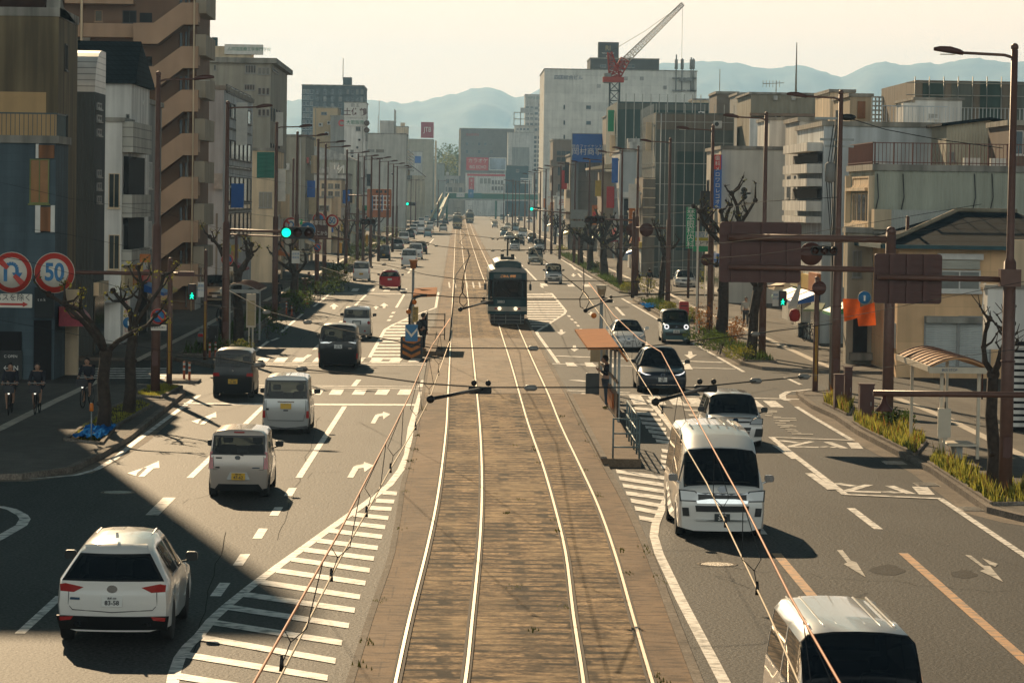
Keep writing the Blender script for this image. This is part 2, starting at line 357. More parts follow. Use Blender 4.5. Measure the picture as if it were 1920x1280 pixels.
# ---------------- markings
_zc=[0]
def zz(z):_zc[0]+=1;return z+(_zc[0]%60)*0.0002
def line(mb,px,wd=0.17,z=0.010,m=0):ribbon(mb,gp(px),wd,zz(z),m)
def poly(mb,px,z=0.010,m=0):z=zz(z);mb.add([(p.x,p.y,z)for p in gp(px)],[tuple(range(len(px)))],m)
def q2(px,sx,sy,k):return[(sx+x/k,sy+y/k)for x,y in px]
mk=MB();wn=MB()
line(mk,[(20,899),(69,897),(142,891),(181,880),(215,860),(253,829),(314,784),(373,741)])
LW=[(790,735),(788,742),(770,803),(764,852),(752,880),(730,909),(688,942),(640,976),(582,1018),(525,1059),(470,1100),(424,1137),(396,1163),(375,1190),(352,1212),(337,1233),(326,1265),(322,1290)]
line(mk,LW,0.19)
line(mk,[(345,757.2),(782,759.3)],0.85)
for(x0,y0),(x1,y1),ww in(((494,762),(356,896),0.17),((646,762),(560,896),0.17),((549,915),(540,930),.2),((523,951),(513,967),.2),((494,991),(482,1010),.2),((460,1039),(446,1060),.2),((422,1093),(404,1118),.2),((113,1118),(37,1188),.17),((688,551),(663,576),.17),((758,552),(743,577),.17),((739,585),(736,588),.2),((735,592),(732,595),.2),((731,599),(728,602),.2),((641,602),(633,609),.2),((600,646),(589,656),.2),((581,665),(572,672),.2),((673,712),(663,724),.2),((795,713),(788,726),.2),((625,546),(588,575),.17),((568,588),(527,623),.17),((522,634),(509,639),.17),((503,640),(468,667),.17),((483,725.5),(800,729.5),.3),((400,722),(800,725.5),.3),((470,681.5),(810,681.9),.35),((470,684.6),(812,684.9),.35),((620,550),(757,551.5),1.2),((1042,667.6),(1357,680),.6),((1035,682.3),(1380,692),.45),((1090,738),(1500,749),.45),((1062,732.5),(1180,736.5),.4),((1075,713),(1104,716),.5)):
 line(mk,[(x0,y0),(x1,y1)],ww)
for x in(545,582,620,663,706,748):
 poly(mk,[(x+3,730.5),(x+26,730.7),(x+19,741),(x-4,740.7)])
for x in(447,482,515,550,588,625,660,695,731,767):
 poly(mk,[(x+5,671),(x+26,671),(x+18,679.5),(x-3,679.3)])
for i in range(7):poly(mk,q2([(120+i*105+i*2,840),(165+i*108,841),(190+i*108,862+i*3),(130+i*108,861+i*3)],1020,400,3))if i!=3 and i!=4 else None
for i in range(8):poly(mk,q2([(475+i*108,1026+i*4),(545+i*108,1027+i*4),(580+i*110,1078+i*2),(505+i*110,1076+i*2)],1020,400,3))
for x in(660,690,720,750,780,805):poly(mk,[(x+2,541),(x+14,541),(x+10,546),(x-2,546)])
for x in(840,851,873,885,897,909):poly(wn,[(x,530),(x+3,530),(x+5,541),(x+2,541)],z=0.058)
for x in(1070,1100,1130,1020):poly(mk,[(x-8,531+(x-1000)*.02),(x+4,531+(x-1000)*.02),(x+8,536+(x-1000)*.02),(x-4,536+(x-1000)*.02)])
HB=[(745,925.6,717,924),(740,940.6,704,939),(735,955,685,952),(729,972,662,965),(723,989,644,980),(717,1007,615,995),(709,1028,594,1014),(702,1048,570,1031),(694,1070,546,1049),(686,1094,517,1070),(676,1120,488,1092),(666,1145,456,1115),(655,1174,426,1139),(642,1206,394,1167),(630,1240,370,1195),(615,1272,345,1228),(600,1312,330,1268)]
for a,b,c,d in HB:
 t=4.6*(b-371)/700+0.2;poly(mk,[(a,b-t*.9),(a-1.5,b+t*.9),(c,d+t*.9),(c+2,d-t*.9)])
HR=[(1155.6,884,1262,899),(1161,897,1254,911),(1168,910.5,1252,923),(1174,925,1247,935),(1183,939,1243,949.5),(1190.5,953.5,1239,962.5),(1198.5,971,1232,977),(1241,845,1276,850.5),(1240,856,1274,862),(1239,865,1274,871),(1239,875,1273,881),(1230,827,1259,831),(1223,818,1256,823),(1216,809,1250,813.5),(1210,801,1249,805.5),(1203,793,1243,797),(1198,785,1240,788),(1194,775,1232,778),(1190,766,1226,769)]
for a,b,c,d in HR:
 t=3.6*(b-380)/520;poly(mk,[(a-1,b-t),(c,d-t*.9),(c-1,d+t*.9),(a+1,b+t)])
for i in range(15):
 y=596+i*5.1+i*i*0.06;xr=748+34*(1-i/15);xl=max(696+(672-y)*0.49,697)if y>612 else 735+(612-y)*2
 poly(mk,[(xl,y-1.3),(xr,y-1.3),(xr-1,y+1.3),(xl-1,y+1.3)])
line(mk,[(822,548),(817,577),(773,593),(737,609),(722,618),(693,670)],.17)
line(mk,[(1021,548),(1034,550),(1061,583),(1058,589),(1006,622),(1008,627),(1047,681)],.17)
for i in range(14):
 y=552+i*4.6;xr=1032+(y-550)*0.82 if y<585 else 1060-(y-585)*1.25
 poly(mk,[(985,y-1.1),(xr,y-1.1),(xr,y+1.1),(985,y+1.1)])if xr>990 else None
for x,y in((1066,593),(1071,599),(1078,605),(1083,611),(1089,618)):poly(mk,[(x-3,y-1.5),(x+2,y-1.5),(x+5,y+1.5),(x,y+1.5)])
for(x0,y0),(x1,y1)in(((1127,545),(1131,549)),((1139,557),(1149,567)),((1155,576),(1170,592)),((1207,640),(1215,648)),((1068,493),(1079,506)),((1084,513),(1090,520)),((985,504),(1006,526)),((960,477),(980,500)),((1014,535),(1018,540)),((765,513),(780,492)),((727,520),(738,505)),((790,476),(802,462)),((806,456),(813,448))):line(mk,[(x0,y0),(x1,y1)],.2)
line(mk,[(1050,485),(1110,522)],.17);line(mk,[(1166,560),(1240,603)],.17);line(mk,[(1297,642),(1395,698)],.17);line(mk,[(1027,470),(980,442)],.17)
line(mk,[(1472,708),(1502,722)],.17);line(mk,[(1521,730.5),(1478,735),(1467,741),(1468,748),(1478,752)],.25);line(mk,[(1493,763),(1520,780),(1598,826)],.17)
line(mk,[(1216,750),(1241,780),(1282,831),(1283,858),(1272,888),(1240,957),(1229,984),(1226,1006),(1236,1040),(1277,1126),(1358,1280),(1372,1310)],.19)
R3=lambda px:q2(px,1200,780,2.56)
for pts,ww in(([(630,103),(1020,118)],.3),([(630,103),(720,175),(985,378)],.19),([(985,378),(1440,398)],.3),([(1440,398),(1843,670),(1950,745)],.17),([(650,143),(745,208)],.2),([(812,277),(920,355)],.22),([(1012,442),(1145,543)],.2),([(568,540),(590,568)],.2),([(670,117),(760,129)],.3),([(825,122),(714,147)],.22),([(710,147),(857,150)],.35),([(873,147),(900,149)],.4),([(915,149),(942,150)],.4),([(900,125),(980,155)],.25),([(1020,128),(1044,157)],.35),([(940,323),(1030,337)],.3),([(1098,330),(990,361)],.25),([(988,361),(1157,366)],.4),([(1176,362),(1204,366)],.4),([(1222,366),(1250,370)],.4),([(1197,335),(1302,374)],.25),([(1342,340),(1378,378)],.4)):line(mk,R3(pts),ww)
orl=MB();line(orl,R3([(1262,658),(1843,1170),(1900,1220)]),.2)
line(orl,R3([(655,660),(850,893)]),.2)
line(orl,[(372,560),(160,560)],.01)
line(wn,[(455,420),(455,421)],.01)
def arrow_right(mb,px,py,s,m=0):
 base=[(0,0),(11,1),(21.5,-17),(31,-18),(32.5,-10),(50,-22.5),(32,-29),(30.5,-25),(17.5,-23),(11.5,-20)]
 poly(mb,[(px+x*s,py+y*s)for x,y in base])
arrow_right(mk,651,895.5,1.0);arrow_right(mk,695,793.5,.74)
def arrow_left_fwd(mb,px,py,s):
 poly(mb,[(px+x*s,py+y*s)for x,y in[(20,0),(31,0),(49,-16),(60,-17),(59,-30),(30,-17),(37,-17)]])
 poly(mb,[(px+x*s,py+y*s)for x,y in[(0,-7),(16,-1.5),(18,-7),(30,-17)]])
arrow_left_fwd(mk,239,894.5,1.0);arrow_left_fwd(mk,359,796,.78)
def arrow_up(mb,px,py,s,d=1):
 poly(mb,[(px+x*s,py+y*s*d)for x,y in[(-2,0),(2,0),(3,-4),(8,-4),(0,-9),(-7,-4),(-2.5,-4)]])
for x,y,s,d in((720,578,1.1,1),(705,580,.8,1),(626,580,1.2,1),(640,513,.7,1),(1294,659,1.6,-1),(1052,618,1.2,-1),(1077,648,1.3,-1),(1075,513,.7,-1),(1108,585,.8,-1),(1122,490,.6,-1),(900,455,.4,1)):arrow_up(mk,x,y,s,d)
for a in([(945,645),(972,645),(1012,695),(1040,705),(1083,775),(978,712),(995,705)],[(1560,668),(1590,672),(1650,720),(1680,722),(1743,798),(1632,745),(1655,737)],[(1640,683),(1718,712),(1705,725),(1680,715)]):poly(wn,R3(a))
for i in range(16):
 y=770+i*2.9+random.uniform(-1,1);x=1430+i*3.6+random.uniform(-8,8);wdt=random.uniform(10,44)
 poly(wn,[(x,y),(x+wdt,y+.6),(x+wdt+1,y+1.9),(x+1,y+1.2)])
for x0,y0,x1,y1 in((1275,757,1310,762),(1282,768,1312,771),(1290,777,1315,781),(1300,788,1316,792)):poly(wn,[(x0,y0),(x1,y0+1),(x1+3,y1+1),(x0+3,y1)])
for i in range(5):poly(mk,[(143+i*2,690+i*4.4),(322-i*3,690+i*4.4),(320-i*3,692.2+i*4.4),(140+i*2,692.2+i*4.4)])
line(mk,[(-40,948),(0,950),(22,955),(42,966),(47,973),(40,985),(0,1008),(-60,1040)],.25)
line(wn,[(285,966),(318,933)],.3)
tag(mk.build('white_road_markings',WHITE),kind='structure');tag(wn.build('worn_road_markings',WORN),kind='structure');tag(orl.build('orange_road_markings',ORANGE),kind='structure')
# ---------------- pavements
KX=12.75;LX=-10.75
def wl(px):return[(q.x,q.y)for q in gp(px)]
SL1=wl([(-700,905),(40,899),(130,886),(185,860),(240,826),(343,742),(330,731),(260,727)])+[(-16,G(200,726).y),(-90,G(200,720).y)]
SL2=[(-90,138.5),(-15,138.5),(-12.5,140)]+wl([(398,690),(440,668),(480,642)])+[(LX,175),(LX,203),(-12.5,207),(-90,207)]
SL3=[(-90,214),(-12.5,214),(LX-.2,219),(LX-.2,258),(LX-1.5,261),(-90,261)]
SL4=[(-90,268),(LX-2,268),(LX,272),(LX,1290),(-90,1290)]
SR1=wl([(1999,990),(1920,978),(1857,962),(1752,888),(1612,815),(1570,786),(1526,766),(1500,747),(1505,741),(1560,738)])+[(22,121),(95,121),(95,72)]
SR2=[(95,136.5),(15.5,136.5),(13.3,138.5),(KX,142),(KX,232),(13.5,236),(95,236)]
SR3=[(95,246),(13.5,246),(KX-.1,250),(KX-.3,1290),(95,1290)]
SR0=wl([(1999,1060),(1930,1010),(1935,998),(1999,1002)])
for s_ in(SL1,SL2,SL3,SL4,SR1,SR2,SR3):sheet('pavement',[s_],0.13,PAVE,thick=0.2)
def kerb(pts,name='kerb',wd=0.18,z=0.16):
 mb=MB();P_=[Vector((a,b,0))for a,b in pts]
 vs=[]
 for i,p in enumerate(P_):
  d=(P_[min(i+1,len(P_)-1)]-P_[max(i-1,0)]);n=Vector((d.y,-d.x,0)).normalized()*wd/2
  vs+=[(p.x-n.x,p.y-n.y,-0.02),(p.x+n.x,p.y+n.y,-0.02),(p.x+n.x,p.y+n.y,z),(p.x-n.x,p.y-n.y,z)]
 for i in range(len(P_)-1):mb.add(vs[4*i:4*i+8],[(0,1,5,4),(1,2,6,5),(2,3,7,6),(3,0,4,7)])
 mb.add(vs[:4],[(0,1,2,3)]);mb.add(vs[-4:],[(0,1,2,3)])
 return tag(mb.build(name,EDGE),kind='structure')
kerb(SL1[:8]);kerb(SL2[2:8]);kerb(SL3[1:5]);kerb(SL4[1:4]);kerb(SR1[:10]);kerb(SR2[1:6]);kerb(SR3[1:4])
tm=MB()
def tline(px):ribbon(tm,gp(px,0.135),0.34,0.1345)
tline([(-60,828),(0,803),(100,753),(187,712)]);tline([(253,677),(300,653),(380,613),(433,583)]);ribbon(tm,[Vector((-13,215,0)),Vector((-13,260,0))],.34,.1345);ribbon(tm,[Vector((-13,270,0)),Vector((-13,700,0))],.34,.1345)
tline([(1960,876),(1920,855),(1770,781),(1682,746)]);tline([(1560,689),(1530,677),(1442,636),(1297,573),(1225,535)]);ribbon(tm,[Vector((15.6,250,0)),Vector((15.6,800,0))],.34,.1345)
for pl in(o_:=tm.build('tactile_paving_strip',TACT)).data.polygons:
 if pl.normal.z<0:pl.flip()
tag(o_,kind='structure')
gm_=MB();P_=[Vector((a,b,0))for a,b in SR1[:9]];ribbon(gm_,P_,.5,.009,0,-.36);ribbon(gm_,[Vector((KX,142,0)),Vector((KX,232,0))],.5,.009,0,-.36)
ribbon(gm_,[Vector((a,b,0))for a,b in SL1[:6]],.5,.009,0,.36);ribbon(gm_,[Vector((LX,272,0)),Vector((LX,700,0))],.5,.009,0,.36)
tag(gm_.build('gutter',gmat('gutter_concrete',(0.20,0.165,0.13),0.8,(1.0,0.2,20,0.3))),kind='structure')
pm=gmat('asphalt_patch',(0.03,0.03,0.03),0.8,(8.0,0.4,30,0.9))
mb=MB()
for cx,cy,rx,ry in((1665,1069,30,9),(1805,1077,27,7),(1162,576,18,2.6)):
 pts=[(cx+rx*(1+.25*random.uniform(-1,1))*math.cos(a*.5236),cy+ry*(1+.3*random.uniform(-1,1))*math.sin(a*.5236))for a in range(12)];poly(mb,pts,0.008)
tag(mb.build('asphalt_patches',pm),kind='structure')
mb=MB();rc=random.Random(8)
for x0,y0,x1,y1,k in((1300,1060,1900,1110,9),(240,960,640,880,8),(420,1000,360,1240,6),(600,780,520,1010,7),(500,775,700,800,6),(1350,705,1500,740,5),(660,560,560,640,6),(60,1100,560,1240,8),(1060,700,1190,720,4)):
 pts=[]
 for i in range(k*3+1):t=i/(k*3);pts.append(G(x0+(x1-x0)*t+rc.uniform(-5,5),y0+(y1-y0)*t+rc.uniform(-4,4)))
 ribbon(mb,pts,rc.uniform(.008,.018),.0065)
tag(mb.build('crack_sealant',mat('bitumen_sealant',(.034,.034,.032),1.0,var=0,spec=0.0)),kind='structure')
IRON=mat('cast_iron',(0.30,0.27,0.23),0.5,0.5,var=0.3,scale=9,bump=0.8,bscale=30)
for px,py,lab in((221,923,'round iron manhole cover behind the white hatchback SUV on shaded asphalt'),(1345,1058,'round pale manhole cover in front of the white high-roof van')):
 c=G(px,py);mb=MB();mb.cyl(c.x,c.y,0.0,0.014,.33,n=24);r=mb.build('manhole_cover',IRON);tag(r,lab,'manhole cover','manhole covers')
 mb=MB();mb.lathe([(.42,0),(.42,.010),(.35,.010),(.35,0)],(c.x,c.y,0),24);rr=mb.build('rim',EDGE,r)
for px,py,lab in((1738,909,'slotted gutter drain by the grass kerb, beside the large bus box lettering'),(1822,955,'slotted gutter drain nearest the corner of the grass strip'),(1677,868,'slotted gutter drain in the shade by the kerb of the bus stop')):
 c=G(px,py);mb=MB();mb.box(c.x-.3,c.y-.5,0,c.x+.3,c.y+.5,.012)
 for k in range(7):mb.box(c.x-.26,c.y-.46+k*.14,.012,c.x+.26,c.y-.41+k*.14,.03)
 tag(mb.build('drain_grate',IRON),lab,'drain','gutter drains')
# ---------------------------------------------------------------- hills
FOREST=mat('hill_forest',(0.05,0.085,0.05),0.9,var=0.6,scale=0.01,bump=1.0,bscale=0.03)
def hills():
 sk=[(-100,150),(200,175),(420,190),(515,185),(560,183),(640,186),(690,183),(725,188),(760,192),(800,185),(830,178),(860,171),(880,166),(905,162),(925,163),(948,173),(968,182),(990,176),(1040,150),(1090,134),(1150,124),(1190,119),(1235,115),(1270,117),(1300,114),(1333,112),(1379,113),(1425,121),(1441,124),(1470,121),(1497,119),(1530,126),(1560,137),(1579,141),(1600,133),(1628,119),(1658,114),(1685,116),(1703,121),(1736,114),(1759,118),(1799,108),(1838,106),(1871,109),(1890,112),(1920,108),(2000,104),(2150,118),(2300,112)]
 from mathutils import noise as N
 NX,NY=260,34;mb=MB();vs=[]
 YR=9000.0
 for j in range(NY):
  t=j/(NY-1);Y=6600+(YR-6600)*t/.8 if t<.8 else YR+180*(t-.8)/.2
  k=min(1,t/.8)
  for i in range(NX):
   px=-100+i*(2400/(NX-1))
   for a in range(len(sk)-1):
    if sk[a][0]<=px<=sk[a+1][0]:break
   u=(px-sk[a][0])/(sk[a+1][0]-sk[a][0]);py=sk[a][1]*(1-u)+sk[a+1][1]*u
   top=P(px,py,YR);X=P(px,py,Y).x
   n=N.noise(Vector((X*.003,Y*.002,3)))*.5+N.noise(Vector((X*.008,Y*.004,9)))*.35+N.noise(Vector((X*.022,Y*.01,1)))*.16
   z=top.z*(k**1.1)*(1+n*(1-k)*1.5+.0)if t<=.8 else top.z*(1-(t-.8)/.2)*.9
   if abs(t-.8)>.01 and t<.8:z=min(z,top.z*(k+.04)+4)
   z+=N.noise(Vector((X*.05,Y*.02,5)))*5.5*(1 if t>.1 else 0)
   vs.append((X,Y,max(z,-1)))
 fs=[(j*NX+i,j*NX+i+1,(j+1)*NX+i+1,(j+1)*NX+i)for j in range(NY-1)for i in range(NX-1)]
 mb.add(vs,fs,0,True);return tag(mb.build('hills',FOREST),kind='structure')
hills()
hz=MB();hz.box(-3700,-60,-1,3700,9300,440)
hzm=bpy.data.materials.new('haze_air');hzm.use_nodes=True;t=hzm.node_tree;t.nodes.clear()
pv=t.nodes.new('ShaderNodeVolumePrincipled');pv.inputs['Density'].default_value=0.00012;pv.inputs['Color'].default_value=(0.36,0.64,1.0,1);pv.inputs['Anisotropy'].default_value=0.42
om=t.nodes.new('ShaderNodeOutputMaterial');t.links.new(pv.outputs[0],om.inputs['Volume'])
hzo=hz.build('haze',hzm);tag(hzo,kind='stuff')
# ---------------------------------------------------------------- buildings
GLS=mat('window_glass',(0.03,0.045,0.05),0.08,var=0.0,spec=0.8)
GLS2=mat('window_glass_curtained',(0.16,0.16,0.14),0.15,var=0.3,scale=0.9,spec=0.8)
FRM=mat('window_frame_grey',(0.25,0.25,0.24),0.5,0.3)
FRD=mat('window_frame_dark',(0.04,0.04,0.04),0.5,0.2)
FRW=mat('window_frame_white',(0.6,0.58,0.54),0.5)
CONC=mat('concrete',(0.30,0.28,0.24),0.85,streak=0.45,var=0.15,scale=0.8,bump=0.3,bscale=12)
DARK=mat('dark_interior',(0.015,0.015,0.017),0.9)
UNIT=mat('rooftop_unit_metal',(0.42,0.41,0.38),0.55,0.2,var=0.2,streak=0.3)
def wm(name,col,streak=0.3,rough=0.8,**k):return mat(name,col,rough,streak=streak,var=0.10,scale=0.6,**k)
def window(parent,face,a,z0,b,z1,pos,frame=FRM,pane=None,bars=1,rows=1,name='window',t=0.06):
 """a window set in a wall face: 'f' looks towards -y, 's+' towards +x, 's-' towards -x"""
 if a>b:a,b=b,a
 fr=MB();w_=max(0.035,min(0.07,(b-a)*.06));d=0.05
 def bx(u0,v0,u1,v1,d0,d1,m):
  if face=='f':fr.box(u0,pos-d0,v0,u1,pos-d1,v1,m)
  elif face=='s+':fr.box(pos+d0,u0,v0,pos+d1,u1,v1,m)
  else:fr.box(pos-d0,u0,v0,pos-d1,u1,v1,m)
 bx(a,z0,a+w_,z1,-0.02,d,0);bx(b-w_,z0,b,z1,-0.02,d,0);bx(a+w_,z0,b-w_,z0+w_,-0.02,d,0);bx(a+w_,z1-w_,b-w_,z1,-0.02,d,0)
 for i in range(1,bars+1):
  u=a+(b-a)*i/(bars+1);bx(u-w_/2.4,z0+w_,u+w_/2.4,z1-w_,-0.01,d*.8,0)
 for i in range(1,rows):
  v=z0+(z1-z0)*i/rows;bx(a+w_,v-w_/2.4,b-w_,v+w_/2.4,-0.01,d*.7,0)
 bx(a+w_*.5,z0+w_*.5,b-w_*.5,z1-w_*.5,-0.02,0.012,1)
 bx(a-.05,z0-.06,b+.05,z0-.005,-0.02,d+.06,2)
 return fr.build(name,[frame,pane or(GLS if random.random()<.65 else GLS2),frame],parent,fix=False)
BL=[]
class B:
 """one building: front face between two photo columns at distance Y, top at a photo row"""
 def __init__(s,name,label,x0,x1,ytop,Y,D,wall,cap=CONC,group=None,z0=0.0,capw=0.12,caph=0.25,cat='building',roofeq=0,xr=None,zt=None,flat=True):
  a=P(x0,ytop,Y);b=P(x1,ytop,Y);s.X0,s.X1,s.Y,s.Y1=min(a.x,b.x),max(a.x,b.x),Y,Y+D
  s.zt=zt or(a.z+b.z)/2;s.z0=z0
  s.o=empty(name,label,cat,((s.X0+s.X1)/2,Y,0),0,group);s.ox,s.oy=(s.X0+s.X1)/2,Y
  mb=MB();mb.box(s.X0,Y,z0-.3,s.X1,s.Y1,s.zt);s.body=s.fin(mb,'wall',wall)
  if flat:
   mb=MB();c=capw;mb.box(s.X0-c,Y-c,s.zt+.003,s.X1+c,Y+.25,s.zt+caph);mb.box(s.X0-c,s.Y1-.25,s.zt+.003,s.X1+c,s.Y1+c,s.zt+caph)
   mb.box(s.X0-c,Y+.253,s.zt+.003,s.X0+.25,s.Y1-.253,s.zt+caph);mb.box(s.X1-.25,Y+.253,s.zt+.003,s.X1+c,s.Y1-.253,s.zt+caph)
   s.fin(mb,'roof_parapet',cap)
  if roofeq:
   mb=MB();rr=random.Random(int(abs(x0*7+ytop)))
   for k in range(roofeq):
    ux=rr.uniform(s.X0+.6,max(s.X0+.7,s.X1-2.2));uy=rr.uniform(Y+1,s.Y1-3);wx=rr.uniform(.8,1.8);hh=rr.uniform(.8,1.9)
    mb.box(ux,uy,s.zt-.05,ux+wx,uy+rr.uniform(1,2.4),s.zt+hh)
    mb.tube([(ux+wx*.5,uy+.3,s.zt+hh),(ux+wx*.5,uy+.3,s.zt+hh+rr.uniform(.3,1.4))],.04,5)
   s.fin(mb,'rooftop_unit',UNIT)
  BL.append(s)
 def fin(s,mb,name,m,par=None,**k):
  mb.v=[(x-s.ox,y-s.oy,z)for x,y,z in mb.v];return mb.build(name,m,par or s.o,**k)
 def win(s,face,x0,y0,x1,y1,nx=1,ny=1,gx=.25,gy=.35,frame=FRM,pane=None,bars=1,rows=1,name='window'):
  """grid of windows over a photo rectangle on a face"""
  if face=='f':A=P(x0,y0,s.Y);Bq=P(x1,y1,s.Y);ua,ub,pos=A.x-s.ox,Bq.x-s.ox,s.Y-s.oy
  elif face=='s+':A=S(x0,y0,s.X1);Bq=S(x1,y1,s.X1);ua,ub,pos=A.y-s.oy,Bq.y-s.oy,s.X1-s.ox
  else:A=S(x0,y0,s.X0);Bq=S(x1,y1,s.X0);ua,ub,pos=A.y-s.oy,Bq.y-s.oy,s.X0-s.ox
  if ua>ub:ua,ub=ub,ua
  if face!='f':za=P(0,0,1).z*0+((A.z+0));zb=Bq.z;
  else:za,zb=A.z,Bq.z
  if za<zb:za,zb=zb,za
  cw=(ub-ua)/(nx-gx)if nx>1 else(ub-ua);cw=(ub-ua)/(nx-gx*1.0)if nx>1 else ub-ua
  ch=(za-zb)/(ny-gy)if ny>1 else za-zb
  first={}
  for i in range(nx):
   for j in range(ny):
    u=ua+i*cw;v=zb+j*ch;wu=cw*(1-gx)if nx>1 else cw;hv=ch*(1-gy)if ny>1 else ch
    k=random.random()<.65
    if k not in first or pane:
     if pane and first:q=first['p']
     else:q=None
     if q is None:
      q=window(s.o,face,0,0,wu,hv,0,frame,pane or(GLS if k else GLS2),bars,rows,name);first['p' if pane else k]=q
      tgt=q
     else:tgt=q.copy();C.objects.link(tgt)
    else:tgt=first[k].copy();C.objects.link(tgt)
    tgt.location=(u,pos,v)if face=='f' else(pos,u,v)
  return first
 def box(s,name,m,x0,y0,x1,y1,d0,d1,z0=None):
  """a box given by a photo rectangle on the front face, from d0 to d1 metres in front of it"""
  A=P(x0,y0,s.Y);Bq=P(x1,y1,s.Y);mb=MB();mb.box(A.x,s.Y-d1,Bq.z if z0 is None else z0,Bq.x,s.Y-d0,A.z);return s.fin(mb,name,m)
 def sidebox(s,name,m,x0,y0,x1,y1,d0,d1,side=1):
  X=s.X1 if side>0 else s.X0;A=S(x0,y0,X);Bq=S(x1,y1,X);mb=MB();z1=S(x0,y0,X).z;zz0=S(x0,y1,X).z
  mb.box(X+side*d0,A.y,zz0,X+side*d1,Bq.y,z1);return s.fin(mb,name,m)
 def txt(s,t,px,py,hpx,m,off=.12,sx=1.0,face='f',**k):
  p=P(px,py,s.Y-off)if face=='f' else None
  return text(s.o,t,(p.x-s.ox,p.y-s.oy,p.z),hpx*s.Y/6000*1.0,m,sx=sx,**k)
BEIGE=wm('beige_render',(0.42,0.33,0.22));CREAM=wm('cream_panel',(0.70,0.55,0.37));GREYW=wm('grey_white_panel',(0.60,0.58,0.53),brick=(3.2,2.6,0.02,0.0,0.75));WHITEW=wm('white_render',(0.74,0.72,0.67))
BLUEW=wm('pale_blue_grey_render',(0.50,0.54,0.56));BRN=wm('brown_tile',(0.27,0.18,0.12),.15,brick=(0.3,0.12,0.01,0.5,0.8));GRY=wm('grey_render',(0.28,0.28,0.26));TEALD=wm('dark_teal_cladding',(0.03,0.075,0.085),.2)
OLIVE=wm('olive_concrete',(0.18,0.135,0.075),.5,bump=.3,bscale=9);CORR_G=wm('corrugated_green_grey',(0.40,0.41,0.33),.2,wave=('X',1.6,.04));CORR_D=wm('corrugated_dark_grey',(0.06,0.07,0.07),.15,wave=('X',2.2,.03))
ROOFD=wm('dark_roof_tiles',(0.018,0.03,0.038),.2,.9,spec=.08,brick=(0.3,0.25,0.03,.5,.4));TILEW=wm('white_square_tile_cladding',(0.50,0.48,0.42),.2,brick=(.9,.45,.03,0,.45));STEELG=wm('steel_galvanised',(0.35,0.36,0.35),.1)
TBLUE=wm('blue_grey_tile',(0.075,0.11,0.13),.35,brick=(.6,.3,.01,.5,.8));BRNP=wm('dark_brown_panel',(0.13,0.09,0.07),.1);REDB=wm('rust_red_panel',(0.22,0.07,0.04),.1);NET=wm('scaffold_net_grey_green',(0.13,0.145,0.125),.2,wave=('X',.25,.12));NETD=wm('scaffold_net_dark_green',(0.045,0.08,0.07),.2)
NETB=wm('scaffold_net_brown',(0.20,0.165,0.125),.2,wave=('X',.3,.1));LETW=mat('letter_white',(.8,.78,.72),.5);LETB=mat('letter_blue',(0.05,.10,.19),.5);LETR=mat('letter_red',(.45,.06,.04),.5);LETK=mat('letter_black',(.03,.03,.035),.5);LETG=mat('letter_green',(.03,.22,.13),.5)
SIGNB=mat('sign_blue',(0.01,0.11,0.42),.4,var=.06);SIGNR=mat('sign_red',(0.55,0.03,0.03),.4,var=.08);SIGNG=mat('sign_green',(0.01,0.30,0.13),.4,var=.06);SIGNW=mat('sign_white',(.68,.66,.60),.5,var=.08)
RUST=wm('rust_stained_metal',(0.28,0.12,0.05),.6)
# ---- left row, from the near corner
b=B('concrete_building','weathered olive concrete block with curved roof edge and ochre patch at the left edge',-70,110,30,128,6.4,OLIVE,caph=.35,capw=.05)
b.box('patch',wm('ochre_render_patch',(0.50,0.32,0.15),.15),0,172,86,262,0,.03);b.box('patch',MATS['ochre_render_patch'],86.2,213,107,262,0,.03)
for y0,y1 in((82,133),(214,266),(345,398)):b.win('s+',121,y0,125,y1,frame=FRD,pane=DARK,bars=0)
mb=MB();X=b.X1;mb.prism([(128.02,b.zt),(128.2,b.zt+.9),(129.2,b.zt+.45),(134,b.zt-.05),(134.3,b.zt-.05)],'x',X-.5,X+.05);b.fin(mb,'curved_roof_edge',CONC)
mb=MB();mb.prism([(128.0,b.zt+.36),(128.9,b.zt+.75),(130.5,b.zt+2.2),(134.3,b.zt+2.3),(134.3,b.zt+.36)],'x',b.X0,b.X1-.55);b.fin(mb,'roof',wm('rusty_roof_sheet',(.07,.035,.025),.3,.9,spec=.1))
b=B('tiled_annex_building','blue-grey tiled shop annex with green window frame, dark garage mouth and red canopy',-90,105,268,124,3.9,TBLUE,caph=.3)
A=P(0,262,124);mb=MB()
for i in range(26):x=b.X1-.05-i*.17;mb.box(x-.012,123.98,A.z+.06,x+.012,124.01,A.z+1.0)
mb.box(b.X0,123.95,A.z+1.0,b.X1,124.02,A.z+1.06);mb.box(b.X1-.02,124,A.z+1.0,b.X1+.02,127,A.z+1.06)
for i in range(12):mb.box(b.X1-.012,124.2+i*.25,A.z+.06,b.X1+.012,124.22+i*.25,A.z+1.0)
b.fin(mb,'railing',mat('railing_green_grey',(.06,.08,.08),.5))
b.box('stained_panel',RUST,73,272,102,297,0,.12);b.box('stained_panel',RUST,76,388,96,434,.0,.14);b.box('frame_panel',SIGNW,67,385,76,436,0,.15);b.box('frame_panel',SIGNW,96,385,103,436,0,.15);b.box('frame_panel',SIGNW,68,270,73,297,0,.15)
b.win('f',56,298,92,382,frame=wm('olive_window_frame',(.20,.22,.08),.3),pane=mat('amber_pane',(.30,.13,.03),.3),bars=1)
b.box('garage_opening',DARK,-70,620,40,725,0,.05);b.box('shop_fascia',mat('black_sign_board',(.012,.016,.016),.4),66,538,102,596,0,.2);b.txt('t n k',78,562,8,LETW,.23);b.box('doorway',DARK,64,600,96,712,0,.06)
